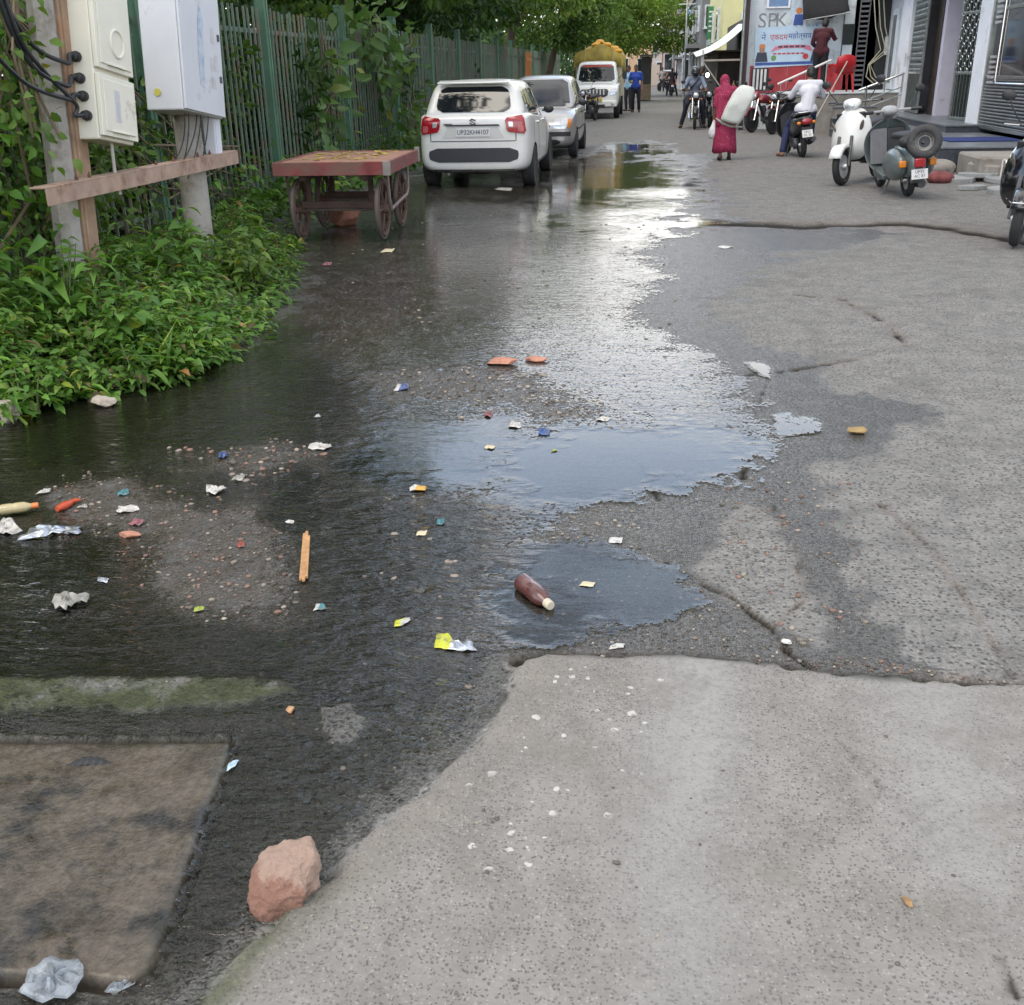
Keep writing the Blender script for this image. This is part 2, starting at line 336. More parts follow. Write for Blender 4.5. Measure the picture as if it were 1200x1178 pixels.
damp_p = PX([(830,180),(845,230),(880,262),(930,262),(1060,272),(1000,290),(900,300),(860,330),(850,370),(900,410),(960,430),(1010,452),(1100,470),(1135,492),(1040,520),(960,545),(945,590),(990,650),(1020,730),(1000,760),(965,715),(925,640),(900,590),(850,590),(820,620),(830,680),(880,730),(960,775),(1060,790),(1060,800),(860,780),(700,772),(560,760),(560,400),(700,180)])
damp = sst(sdf(damp_p, GX, GY)+jx*np.clip(DIST/4.5,.8,2.2), -.16*k, .20*k)
patch_l = sst(sdf(PX([(850,640),(880,612),(925,640),(940,700),(915,735),(870,690)]), GX, GY)+(n2-.5)*.2, -.05, .08)
damp *= 1-.75*patch_l
crack = np.minimum.reduce([(ldist(PX([(815,257),(830,260),(900,262),(945,264),(1060,261),(1110,266),(1170,277),(1230,290)]), GX, GY)+(n2-.5)*.10)*np.where(GX < 1.9, .055, .095)*(.55+1.6*n2),
        ldist(PX([(800,672),(835,690),(860,700),(885,722),(905,735),(915,752),(925,765),(960,790)]), GX, GY)*1.7+(n3-.5)*.05,
        ldist(PX([(905,735),(945,700),(935,660)]), GX, GY)*1.5+(n3-.5)*.06+.008, ldist(PX([(930,345),(990,352),(1040,380),(1062,405)]), GX, GY)*.5+(n3-.5)*.05+.010, ldist(PX([(870,440),(905,436),(960,428),(1000,420)]), GX, GY)*.6+(n3-.5)*.05+.006, ldist(PX([(1030,590),(1090,640),(1150,730),(1190,800)]), GX, GY)+(n3-.5)*.05+.014,
        ldist(PX([(905,590),(930,640),(960,690)]), GX, GY)+(n3-.5)*.05+.012,
        ldist(PX([(606,774),(640,768),(720,772),(800,770),(860,778),(920,783),(960,792),(1050,799),(1200,805),(1400,812)]), GX, GY)*.62+(n3-.5)*.016,
        ldist(PX([(985,880),(1040,940),(1110,1010),(1150,1090),(1190,1178)]), GX, GY)+(n3-.5)*.04+.012,
        ldist(PX([(750,540),(772,585)]), GX, GY)+.004,
        ldist(PX([(900,445),(880,500),(870,560)]), GX, GY)+(n3-.5)*.08+.02])
crk = np.exp(-(np.clip(crack, 0, 9)/.012)**2); crk = np.maximum(crk, 1.0*np.exp(-(np.clip(slab_gap, 0, 9)/.0125)**2))
wedge = sst(sdf(PX([(470,940),(560,890),(600,820),(610,775),(680,770),(640,860),(560,950),(450,1020),(330,1120),(270,1180),(240,1180),(330,1085)]), GX, GY), -.05, .06)
wet = np.clip(np.maximum.reduce([damp*.9, film*(1-drain), np.exp(-(np.clip(-s_w, 0, 9)/(.05*k))**2)*.8, drain*.3, crk*.8]), 0, 1)
wet = np.where(conc > .5, np.maximum(wet*sst(-s_conc, -.10, .0), .95*crk), wet)
wet = np.clip(wet*(1-.35*isl)*(1-.45*drain*sst(n1,.42,.62))*(1-.6*moss), 0, 1)
con2 = np.maximum(conc, drain*.9)
verge = np.maximum(sst(sdf(PX([(-400,520),(0,488),(100,462),(180,450),(240,436),(290,398),(335,310),(340,296)])+[(-4.2,12),(-4.4,16),(-4.5,22),(-4.6,150),(-60,150),(-60,3)], GX, GY)+(n2-.5)*.3, .10, .42), sst(-GX, 6.2, 6.8)*(GY > 3))
cov = -.6 + film*1.1 + .16*centre*film + pud*.9 + pud5*.55*film - isl*.45 + flow*.42*film
cov = np.where(drain > .5, .16+.75*(n1-.45)*2-.9*np.exp(-(np.clip(slab_gap,0,9)/.016)**2), cov)
cov = cov - 2.0*sst(s_conc, -.02, .03) - verge*2 - lip*.9 - moss*.75 - sst(DIST, 60, 95)*.5
ripple = np.clip((.20+1.9*flow+.10*centre)*(1-.2*(GY < 2.4))/(1+DIST/14)*1.2*(1-.93*np.maximum.reduce([pud1, pud2, pud4]))*(1-.6*pud3)*(1-.75*pud5), .02, 1)
mud = np.clip(isl*.7 + 1.0*drain*sst(n1, .28, .5) + .7*np.exp(-(np.clip(crack, 0, 9)/.03)**2)*(1-conc) + verge + .35*wedge*conc, 0, 1)
paint = sst(sdf(PX([(540,960),(590,880),(630,800),(680,760),(760,770),(740,830),(690,890),(640,970),(620,1020),(530,1010)]), GX, GY)+(n2-.5)*.4, -.22, .15)*sst(s_conc, .02, .1)
tyre = np.maximum(np.exp(-((GX-(.02+.06*GY)+(n2-.5)*.1)/.10)**2)*.75, np.exp(-((GX-(.52+.10*GY)+(n2-.5)*.16)/.14)**2)*.5)*conc*sst(n1, .2, .6) - drain
# heights
base = (fbm(GX*.35, GY*.35, 41, 2)-.5)*.05*sst(DIST, 1.5, 8)*(DIST < 150)
Z = base.copy()
Z += .022*conc + .01*(n1-.5)*conc
Z += verge*(.10+.10*n1) + (fbm(GX*6, GY*6, 51)-.5)*.05*verge
Zs = Z.copy()
Z -= crk*.016*(1-.5*conc); Z -= pud*.007; Z += isl*.012*n3
Z += drain*.005; Z -= np.exp(-(np.clip(slab_gap, 0, 9)/.008)**2)*.02
Z += .010*sst(sdf(PX([(-400,800),(120,788),(330,796),(385,825),(380,850),(-400,866)]), GX, GY), -.05, .05) + lip*.006
Z += (n3-.5)*.008*(DIST < 14)*(1-.5*conc)
Zs = np.maximum(Zs, Z-.02)*1.0
Zs = base + .004 + flow*.006*(n2-.3) + drain*.008 + .010*sst(sdf(PX([(-400,800),(120,788),(330,796),(385,825),(380,850),(-400,866)]), GX, GY), -.05, .05)
Zs = np.maximum(Zs, Z+.0022)
def grid_mesh(name, X, Y, Zv, keep, attrs, m):
    h, wd = X.shape; vid = np.arange(h*wd).reshape(h, wd)
    q = np.stack([vid[:-1,:-1], vid[:-1,1:], vid[1:,1:], vid[1:,:-1]], -1).reshape(-1, 4)
    if keep is not None:
        kk = keep.reshape(-1)[q].any(1); q = q[kk]
        used = np.unique(q); mp_ = np.zeros(h*wd, int); mp_[used] = np.arange(len(used)); q = mp_[q]
    else: used = np.arange(h*wd)
    co = np.stack([X.reshape(-1)[used], Y.reshape(-1)[used], Zv.reshape(-1)[used]], -1).astype(np.float32)
    me = bpy.data.meshes.new(name); me.vertices.add(len(co)); me.vertices.foreach_set('co', co.reshape(-1))
    me.loops.add(len(q)*4); me.loops.foreach_set('vertex_index', q.reshape(-1).astype(np.int32))
    me.polygons.add(len(q)); me.polygons.foreach_set('loop_start', np.arange(0, len(q)*4, 4, dtype=np.int32))
    me.polygons.foreach_set('use_smooth', np.ones(len(q), bool))
    for an, ch in attrs.items():
        a = me.attributes.new(an, 'FLOAT_COLOR', 'POINT')
        a.data.foreach_set('color', np.stack([c.reshape(-1)[used] for c in ch], -1).astype(np.float32).reshape(-1))
    me.update(); me.validate(); me.materials.append(m)
    o = bpy.data.objects.new(name, me); C.objects.link(o); return o
# ---- ground material
def ground_material():
    m = bpy.data.materials.new('wet_road'); m.use_nodes = True; nt = m.node_tree; b = nt.nodes['Principled BSDF']
    tc = N(nt, 'ShaderNodeTexCoord'); co = tc.outputs['Object']
    A = N(nt, 'ShaderNodeAttribute', attribute_name='zone'); B = N(nt, 'ShaderNodeAttribute', attribute_name='zone2')
    sa = N(nt, 'ShaderNodeSeparateColor'); L(nt, A.outputs['Color'], sa.inputs[0]); sb = N(nt, 'ShaderNodeSeparateColor'); L(nt, B.outputs['Color'], sb.inputs[0])
    wet, conc, moss, mud = sa.outputs[0], sa.outputs[1], sa.outputs[2], A.outputs['Alpha']
    paint, tyre0, veg, crk = sb.outputs[0], sb.outputs[1], sb.outputs[2], B.outputs['Alpha']
    def mth(op, a, b_=None, clamp=False):
        n = N(nt, 'ShaderNodeMath', operation=op); n.use_clamp = clamp
        for i, x in enumerate((a, b_)):
            if x is None: continue
            if isinstance(x, (int, float)): n.inputs[i].default_value = x
            else: L(nt, x, n.inputs[i])
        return n.outputs[0]
    def rng_(x, a, b_, c=0, d=1):
        n = N(nt, 'ShaderNodeMapRange'); n.interpolation_type = 'SMOOTHSTEP'
        for nm, v in zip(('From Min','From Max','To Min','To Max'), (a, b_, c, d)): n.inputs[nm].default_value = v
        L(nt, x, n.inputs['Value']); return n.outputs['Result']
    def mixc(f, a, b_):
        n = N(nt, 'ShaderNodeMix', data_type='RGBA')
        if isinstance(f, float): n.inputs['Factor'].default_value = f
        else: L(nt, f, n.inputs['Factor'])
        for k_, x in (('A', a), ('B', b_)):
            if isinstance(x, tuple): n.inputs[k_].default_value = (*x, 1)
            else: L(nt, x, n.inputs[k_])
        return n.outputs['Result']
    def noise(s, d=6, r=.6, vec=None):
        n = N(nt, 'ShaderNodeTexNoise', i_Scale=s, i_Detail=d, i_Roughness=r); L(nt, vec or co, n.inputs['Vector']); return n.outputs['Fac']
    tyre = mth('MAXIMUM', tyre0, 0.0); slab = mth('MAXIMUM', mth('MULTIPLY', tyre0, -1.0), 0.0)
    # warped coords so that the pebbles are not round
    wn = N(nt, 'ShaderNodeTexNoise', i_Scale=45., i_Detail=2); L(nt, co, wn.inputs['Vector'])
    wv = N(nt, 'ShaderNodeVectorMath', operation='MULTIPLY_ADD'); wv.inputs[1].default_value = (.018, .018, 0); L(nt, wn.outputs['Color'], wv.inputs[0]); L(nt, co, wv.inputs[2])
    def vor(s, feat='F1'):
        n = N(nt, 'ShaderNodeTexVoronoi', feature=feat, voronoi_dimensions='2D'); n.inputs['Scale'].default_value = s; L(nt, wv.outputs[0], n.inputs['Vector']); return n
    big, mid, fine = noise(.9, 5), noise(7, 6), noise(60, 5, .7)
    grit = noise(220, 3, .7)
    va, vb = vor(78), vor(48); vc = vor(118)
    ca = N(nt, 'ShaderNodeSeparateColor'); L(nt, va.outputs['Color'], ca.inputs[0]); cb = N(nt, 'ShaderNodeSeparateColor'); L(nt, vb.outputs['Color'], cb.inputs[0])
    # dry asphalt: grey paste with stones showing
    asp = mixc(rng_(mid, .3, .7), (.145,.141,.135), (.228,.221,.209))
    stone = mixc(ca.outputs[0], (.05,.049,.048), (.30,.285,.265))
    asp = mixc(mth('MULTIPLY', mth('MULTIPLY', rng_(va.outputs['Distance'], .52, .36), rng_(ca.outputs[1], .25, .45)), rng_(noise(1.7, 4), .32, .62, .35, 1)), asp, stone); asp = mixc(mth('MULTIPLY', rng_(noise(2.3, 7, .68), .52, .64), .45), asp, (.095,.09,.083))
    asp = mixc(mth('MULTIPLY', rng_(vb.outputs['Distance'], .36, .22), rng_(cb.outputs[1], .62, .7)), asp, (.055,.053,.052))
    # concrete: paler with scattered dark pebbles
    con = mixc(rng_(mid, .3, .7), (.172,.161,.145), (.232,.22,.20))
    cc = N(nt, 'ShaderNodeSeparateColor'); L(nt, vc.outputs['Color'], cc.inputs[0])
    con = mixc(mth('MULTIPLY', rng_(vc.outputs['Distance'], .42, .16), mth('MULTIPLY', rng_(cc.outputs[1], .50, .60), .95)), con, (.088,.082,.075))
    con = mixc(mth('MULTIPLY', rng_(va.outputs['Distance'], .34, .16), mth('MULTIPLY', rng_(ca.outputs[1], .78, .82), .9)), con, (.085,.08,.075))
    con = mixc(mth('MULTIPLY', rng_(vc.outputs['Distance'], .40, .2), mth('MULTIPLY', rng_(cc.outputs[0], .72, .80), .5)), con, (.36,.34,.31))
    con = mixc(mth('MULTIPLY', rng_(big, .45, .68), .35), con, (.275,.265,.247))
    con = mixc(mth('MULTIPLY', tyre, rng_(fine, .25, .55)), con, (.295,.292,.282)); con = mixc(mth('MULTIPLY', rng_(noise(3.2, 7, .65), .52, .66), .5), con, (.165,.15,.13))
    col = mixc(conc, asp, con)
    col = mixc(mth('MULTIPLY', mth('SUBTRACT', big, .25), .35), col, (.14,.135,.125))
    col = mixc(mth('MULTIPLY', rng_(fine, .45, .75), .25), col, (.34,.33,.31))
    # mud and debris: brown grit, pale and dark stones
    mudc = mixc(rng_(mid, .3, .7), (.085,.066,.052), (.17,.135,.108))
    mudc = mixc(mth('MULTIPLY', rng_(va.outputs['Distance'], .4, .28), rng_(ca.outputs[1], .72, .78)), mudc, (.30,.27,.24))
    col = mixc(mth('MULTIPLY', mud, rng_(mid, .25, .6)), col, mudc)
    sl = mixc(rng_(fine, .3, .7), (.15,.125,.10), (.285,.24,.19)); sl = mixc(rng_(mid, .45, .7), sl, (.085,.068,.052)); sl = mixc(mth('MULTIPLY', rng_(grit, .58, .70), .6), sl, (.34,.24,.16))
    sl = mixc(mth('MULTIPLY', rng_(noise(2.2, 6, .66), .47, .58), .92), sl, (.038,.040,.042)); col = mixc(slab, col, sl)
    mossc = mixc(rng_(fine, .35, .65), (.022,.034,.010), (.075,.082,.028))
    col = mixc(mth('MULTIPLY', moss, rng_(mid, .25, .55)), col, mossc)
    # white paint splashes
    vp = N(nt, 'ShaderNodeTexVoronoi', feature='F1', voronoi_dimensions='2D'); vp.inputs['Scale'].default_value = 24
    L(nt, wv.outputs[0], vp.inputs['Vector']); cp = N(nt, 'ShaderNodeSeparateColor'); L(nt, vp.outputs['Color'], cp.inputs[0])
    pr = mth('ADD', mth('POWER', cp.outputs[0], 2.2), 0.0); pr = mth('ADD', mth('MULTIPLY', pr, .26), .02)
    pm = mth('MULTIPLY', mth('LESS_THAN', vp.outputs['Distance'], pr), mth('MULTIPLY', mth('MULTIPLY', rng_(paint, .2, .4), rng_(noise(5.5, 2), .47, .53)), rng_(cp.outputs[1], .45, .48)))
    col = mixc(mth('MULTIPLY', mth('MULTIPLY', pm, .8), rng_(fine, .36, .5)), col, (.50,.485,.455))
    soil = mixc(rng_(mid, .3, .7), (.03,.024,.017), (.075,.058,.04))
    col = mixc(veg, col, soil)
    # soaked ground is darker
    wn_ = mth('ADD', wet, mth('MULTIPLY', mth('SUBTRACT', fine, .5), .5)); wn_ = mth('ADD', wn_, mth('MULTIPLY', mth('SUBTRACT', mid, .5), .6))
    wfac = mth('MULTIPLY', rng_(wn_, .22, .75), rng_(wet, .02, .2))
    dark = N(nt, 'ShaderNodeVectorMath', operation='MULTIPLY'); dark.inputs[1].default_value = (.41,.405,.385); L(nt, col, dark.inputs[0])
    col = mixc(wfac, col, dark.outputs[0])
    col = mixc(mth('MULTIPLY', crk, .8), col, (.018,.016,.013))
    L(nt, col, b.inputs['Base Color'])
    ro = mth('ADD', mth('MULTIPLY', wfac, -.62), .88); ro = mth('ADD', ro, mth('MULTIPLY', crk, .6)); L(nt, mth('MINIMUM', mth('ADD', ro, mth('MULTIPLY', mth('SUBTRACT', grit, .5), .15)), 1.0), b.inputs['Roughness']); L(nt, mth('MULTIPLY', mth('SUBTRACT', 1.0, mth('MULTIPLY', crk, .9)), .45), b.inputs['Specular IOR Level'])
    hgt = mth('ADD', mth('MULTIPLY', rng_(va.outputs['Distance'], .55, .15), .0045), mth('MULTIPLY', fine, .003)); hgt = mth('ADD', hgt, mth('MULTIPLY', grit, .0012))
    cs = mth('SUBTRACT', 1.0, mth('MULTIPLY', conc, .84)); cs = mth('MULTIPLY', cs, mth('SUBTRACT', 1.0, mth('MULTIPLY', slab, .55)))
    hgt = mth('MULTIPLY', hgt, cs); hgt = mth('ADD', hgt, mth('MULTIPLY', mid, .006))
    bp = N(nt, 'ShaderNodeBump'); bp.inputs['Strength'].default_value = .8; bp.inputs['Distance'].default_value = 1.0; L(nt, hgt, bp.inputs['Height']); L(nt, bp.outputs[0], b.inputs['Normal'])
    return m
def water_material():
    m = bpy.data.materials.new('dirty_water'); m.use_nodes = True; nt = m.node_tree; nt.nodes.remove(nt.nodes['Principled BSDF'])
    tc = N(nt, 'ShaderNodeTexCoord'); co = tc.outputs['Object']
    A = N(nt, 'ShaderNodeAttribute', attribute_name='zone'); sa = N(nt, 'ShaderNodeSeparateColor'); L(nt, A.outputs['Color'], sa.inputs[0])
    cov, rip, deep = sa.outputs[0], sa.outputs[1], sa.outputs[2]
    def mth(op, a, b_=None):
        n = N(nt, 'ShaderNodeMath', operation=op)
        for i, x in enumerate((a, b_)):
            if x is None: continue
            if isinstance(x, (int, float)): n.inputs[i].default_value = x
            else: L(nt, x, n.inputs[i])
        return n.outputs[0]
    def rng_(x, a, b_, c=0, d=1):
        n = N(nt, 'ShaderNodeMapRange'); n.interpolation_type = 'SMOOTHSTEP'
        for nm, v in zip(('From Min','From Max','To Min','To Max'), (a, b_, c, d)): n.inputs[nm].default_value = v
        L(nt, x, n.inputs['Value']); return n.outputs['Result']
    def noise(s, d, vec, r=.55, dist=0):
        n = N(nt, 'ShaderNodeTexNoise', i_Scale=s, i_Detail=d, i_Roughness=r); n.inputs['Distortion'].default_value = dist; L(nt, vec, n.inputs['Vector']); return n.outputs['Fac']
    # stones breaking the film
    wn = N(nt, 'ShaderNodeTexNoise', i_Scale=45., i_Detail=2); L(nt, co, wn.inputs['Vector'])
    wv = N(nt, 'ShaderNodeVectorMath', operation='MULTIPLY_ADD'); wv.inputs[1].default_value = (.018, .018, 0); L(nt, wn.outputs['Color'], wv.inputs[0]); L(nt, co, wv.inputs[2])
    va = N(nt, 'ShaderNodeTexVoronoi', feature='F1', voronoi_dimensions='2D'); va.inputs['Scale'].default_value = 42; L(nt, wv.outputs[0], va.inputs['Vector'])
    hgt = mth('ADD', mth('ADD', mth('ADD', mth('MULTIPLY', mth('SUBTRACT', noise(24, 5, co, .72), .5), 1.75), mth('MULTIPLY', mth('SUBTRACT', noise(75, 3, co, .6), .5), .5)), .575), mth('MULTIPLY', rng_(va.outputs['Distance'], .5, .1), .34))
    hgt = mth('ADD', hgt, mth('MULTIPLY', noise(5, 3, co), .7))
    lvl = mth('SUBTRACT', mth('ADD', cov, .62), hgt)
    mask = rng_(lvl, -.03, .06)
    # ripples : crests across the flow
    mp = N(nt, 'ShaderNodeMapping'); mp.inputs['Rotation'].default_value = (0, 0, R(22)); mp.inputs['Scale'].default_value = (1, 2.6, 1); L(nt, co, mp.inputs['Vector'])
    h1 = noise(12, 3, mp.outputs[0], .5, .6); h2 = noise(34, 3, mp.outputs[0], .55, .4); h3 = noise(5.5, 2, mp.outputs[0], .5, .5)
    hh = mth('ADD', mth('MULTIPLY', h1, .0085), mth('MULTIPLY', h2, .0034)); hh = mth('MULTIPLY', mth('ADD', hh, mth('MULTIPLY', h3, .011)), rip)
    edge = 0.0
    bp = N(nt, 'ShaderNodeBump'); bp.inputs['Strength'].default_value = 1; bp.inputs['Distance'].default_value = 1; L(nt, mth('ADD', hh, edge), bp.inputs['Height'])
    fr = N(nt, 'ShaderNodeFresnel'); fr.inputs['IOR'].default_value = 1.43; L(nt, bp.outputs[0], fr.inputs['Normal'])
    gl = N(nt, 'ShaderNodeBsdfGlossy'); gl.inputs['Roughness'].default_value = .03; gl.inputs['Color'].default_value = (1,1,1,1); L(nt, bp.outputs[0], gl.inputs['Normal'])
    tr = N(nt, 'ShaderNodeBsdfTransparent'); mxc = N(nt, 'ShaderNodeMix', data_type='RGBA'); L(nt, deep, mxc.inputs['Factor'])
    mxc.inputs['A'].default_value = (.92,.91,.87,1); mxc.inputs['B'].default_value = (.46,.47,.41,1); L(nt, mxc.outputs['Result'], tr.inputs['Color'])
    ms = N(nt, 'ShaderNodeMixShader'); L(nt, fr.outputs[0], ms.inputs[0]); L(nt, tr.outputs[0], ms.inputs[1]); L(nt, gl.outputs[0], ms.inputs[2])
    t2 = N(nt, 'ShaderNodeBsdfTransparent'); m2 = N(nt, 'ShaderNodeMixShader'); L(nt, mask, m2.inputs[0]); L(nt, t2.outputs[0], m2.inputs[1]); L(nt, ms.outputs[0], m2.inputs[2])
    L(nt, m2.outputs[0], nt.nodes['Material Output'].inputs['Surface'])
    return m
g = grid_mesh('road', GX, GY, Z, None, {'zone': (wet, con2, moss, mud), 'zone2': (paint, tyre, verge, crk)}, ground_material()); g['kind'] = 'structure'
wt = grid_mesh('water', GX, GY, Zs, (cov > -.15) & (GY > .4), {'zone': (cov, ripple, np.clip(np.maximum(pud3,pud4)*.9*(1-np.maximum(pud1,pud2))+.30*np.maximum(pud1,pud2)+flow*.8*(1-np.maximum(pud1,pud2))*(1-isl)+pud5*.2, 0, 1), cov)}, water_material()); wt['kind'] = 'structure'
def gz(x, y):
    j = int(np.clip(np.searchsorted(ys, y), 1, len(ys)-1)); i = int(np.clip(np.searchsorted(xs, x), 1, len(xs)-1)); return float(Z[j, i])
def wz(x, y):
    j = int(np.clip(np.searchsorted(ys, y), 1, len(ys)-1)); i = int(np.clip(np.searchsorted(xs, x), 1, len(xs)-1)); return float(Zs[j, i]) if cov[j, i] > .1 else float(Z[j, i])
# ================================================================== foliage
def tri_mesh(name, V, T, mats, mi=None):
    me = bpy.data.meshes.new(name); V = np.asarray(V, np.float32); T = np.asarray(T, np.int32)
    me.vertices.add(len(V)); me.vertices.foreach_set('co', V.reshape(-1)); me.loops.add(len(T)*3); me.loops.foreach_set('vertex_index', T.reshape(-1))
    me.polygons.add(len(T)); me.polygons.foreach_set('loop_start', np.arange(0, len(T)*3, 3, dtype=np.int32)); me.polygons.foreach_set('use_smooth', np.ones(len(T), bool))
    for m in (mats if isinstance(mats, (list, tuple)) else [mats]): me.materials.append(m)
    if mi is not None: me.polygons.foreach_set('material_index', np.asarray(mi, np.int32))
    me.update(); me.validate(); return me
def leaf_geo(P, D, S, seed=0, nice=False, wid=.5, curl=.25, up=.6):
    """P base points, D directions (n,3), S lengths -> verts, tris"""
    rs = np.random.RandomState(seed); n = len(P); D = D/np.linalg.norm(D, axis=1, keepdims=True)
    ref = np.array([0,0,1.])*up + rs.randn(n,3)*(1-up)*.8; Nn = ref - D*(ref*D).sum(1, keepdims=True); Nn /= np.linalg.norm(Nn, axis=1, keepdims=True)+1e-9
    Sd = np.cross(D, Nn); S = S[:,None]; W = S*wid*(.8+.4*rs.rand(n,1))
    if not nice:
        v = np.stack([P, P+D*S*.5+Sd*W*.5+Nn*S*.1, P+D*S-Nn*S*curl*.6, P+D*S*.5-Sd*W*.5+Nn*S*.1], 1)
        t = np.array([[0,1,2],[0,2,3]]); k = 4
    else:
        c = curl*(.5+rs.rand(n,1))
        v = np.stack([P, P+D*S*.3+Sd*W*.45+Nn*S*.07, P+D*S*.32+Nn*S*.0, P+D*S*.3-Sd*W*.45+Nn*S*.07,
                      P+D*S*.62+Sd*W*.42-Nn*S*(c*.25-.06), P+D*S*.65-Nn*S*c*.32, P+D*S*.62-Sd*W*.42-Nn*S*(c*.25-.06), P+D*S*.97-Nn*S*c], 1)
        t = np.array([[0,1,2],[0,2,3],[1,4,5],[1,5,2],[2,5,6],[2,6,3],[4,7,5],[5,7,6]]); k = 8
    T = (t[None]+np.arange(n)[:,None,None]*k).reshape(-1,3); return v.reshape(-1,3), T
def joinvt(parts):
    V = []; T = []; o = 0
    for v, t in parts: V.append(v); T.append(t+o); o += len(v)
    return np.concatenate(V), np.concatenate(T)
LM = {'tree': leafmat('leaf_neem', (.045,.10,.018), (.11,.19,.04), .04), 'tree2': leafmat('leaf_light', (.075,.15,.022), (.17,.26,.05), .05),
      'dark': leafmat('leaf_dark', (.016,.045,.012), (.045,.095,.022), .03), 'weed': leafmat('leaf_weed', (.05,.135,.018), (.14,.28,.045), .05),
      'big': leafmat('leaf_broad', (.05,.12,.03), (.13,.21,.07), .05), 'dry': leafmat('leaf_dry', (.10,.07,.03), (.20,.15,.07), .1)}
BARK = mat('bark', (.075,.055,.04), .9, var=.4, vscale=9, bump=.02, bscale=18)
STEM = mat('green_stem', (.07,.10,.03), .7, var=.3); DRYST = mat('dry_stem', (.16,.12,.075), .85, var=.35)
def crown_mesh(name, nclump, nleaf, size, rx, rz, seed, m, clr=.55):
    rs = np.random.RandomState(seed); cs = []; 
    while len(cs) < nclump:
        p = rs.uniform(-1, 1, 3); r = np.linalg.norm(p)
        if r < 1 and r > .35 and p[2] > -.72: cs.append(p*np.array([rx, rx, rz]))
    cs = np.array(cs); sc = .6+.9*rs.rand(nclump)
    # drooping sprays: each clump is a set of twigs carrying leaves
    idx = rs.randint(0, nclump, nleaf); off = rs.randn(nleaf, 3); off *= (rs.rand(nleaf,1)**.33)/np.linalg.norm(off, axis=1, keepdims=True)
    P = cs[idx]+off*(clr*sc[idx])[:,None]*np.array([1,1,.62])
    D = off+rs.randn(nleaf,3)*.55+np.array([0,0,-.25]); S = size*(.6+.8*rs.rand(nleaf))
    v, t = leaf_geo(P, D, S, seed+1, False, .42, .3, .45); return tri_mesh(name, v, t, m), cs
def trunk_mb(h, r, cs, cz, seed, lean=(0,0)):
    b = MB(); rr = random.Random(seed); top = Vector((lean[0], lean[1], h))
    pts = [Vector((0,0,-.1)), Vector((lean[0]*.2+.05, lean[1]*.2, h*.35)), Vector((lean[0]*.6-.04, lean[1]*.6+.05, h*.7)), top]
    b.tube(pts, [r*1.25, r, r*.85, r*.7], 10)
    for i in rr.sample(range(len(cs)), min(16, len(cs))):
        e = Vector(cs[i])+Vector((0,0,cz))+Vector((lean[0],lean[1],0)); s = pts[2].lerp(top, rr.random()); mid = s.lerp(e, .5)+Vector((rr.uniform(-.2,.2), rr.uniform(-.2,.2), .15))
        b.tube([s, mid, e], [r*.42, r*.24, r*.07], 6)
    return b
CROWNS = {'a': crown_mesh('crown', 44, 9000, .22, 2.6, 2.0, 5, LM['tree'], .75), 'b': crown_mesh('crown', 40, 9000, .21, 2.5, 1.9, 9, LM['tree2'], .72), 'c': crown_mesh('crown', 50, 10000, .22, 2.7, 2.2, 15, LM['dark'], .8)}
def tree(kind, x, y, h, s, label, rz=0, th=None, lean=(0,0)):
    t = thing('roadside_tree', label, 'tree', (x, y, 0), 0, 'trees behind the fence')
    me, cs = CROWNS[kind]; c = bpy.data.objects.new('crown', me); C.objects.link(c); c.parent = t
    cz = h; c.location = (lean[0], lean[1], cz); c.scale = (s,s,s*.95); c.rotation_euler = (0,0,rz)
    cs2 = [Matrix.Rotation(rz,3,'Z')@(Vector(p)*s) for p in cs]
    trunk_mb(h-.5*s, .13*s+.03, cs2, cz, int(y*7), lean).build('trunk', BARK, t)
    return t
tree('c', -6.6, 11.0, 5.2, .95, 'dark tree overhanging the fence behind the two metal boxes', .3, lean=(.2,0))
tree('a', -7.3, 16.5, 5.2, 1.1, 'leafy tree behind the fence beside the wooden cart', 1.1, lean=(.3,.2))
tree('a', -6.5, 22.5, 4.6, 1.1, 'dark green tree leaning over the fence behind the white hatchback', 2.2, lean=(.1,0))
tree('c', -6.4, 27.8, 4.3, 1.0, 'densest dark tree above the fence past the white hatchback', .9, lean=(.1,0))
tree('a', -6.0, 33.5, 4.4, 1.0, 'broad green tree spreading over the fence behind the silver car', 3.0, lean=(.3,0))
tree('b', -5.6, 39.5, 4.8, 1.0, 'light green tree rising behind the orange-topped truck', 4.0, lean=(.9,0))
tree('a', -4.9, 48, 3.9, .95, 'mid green tree directly beyond the yellow truck cover', 5.0, lean=(.9,0))
tree('b', -3.9, 57, 3.9, .95, 'bright yellow-green tree hanging low over the far road', .6, lean=(2.2,0))
tree('b', -3.6, 70, 4.2, 1.2, 'farthest light green tree, crown edge touching the pink building', 2.6, lean=(2.6,0))
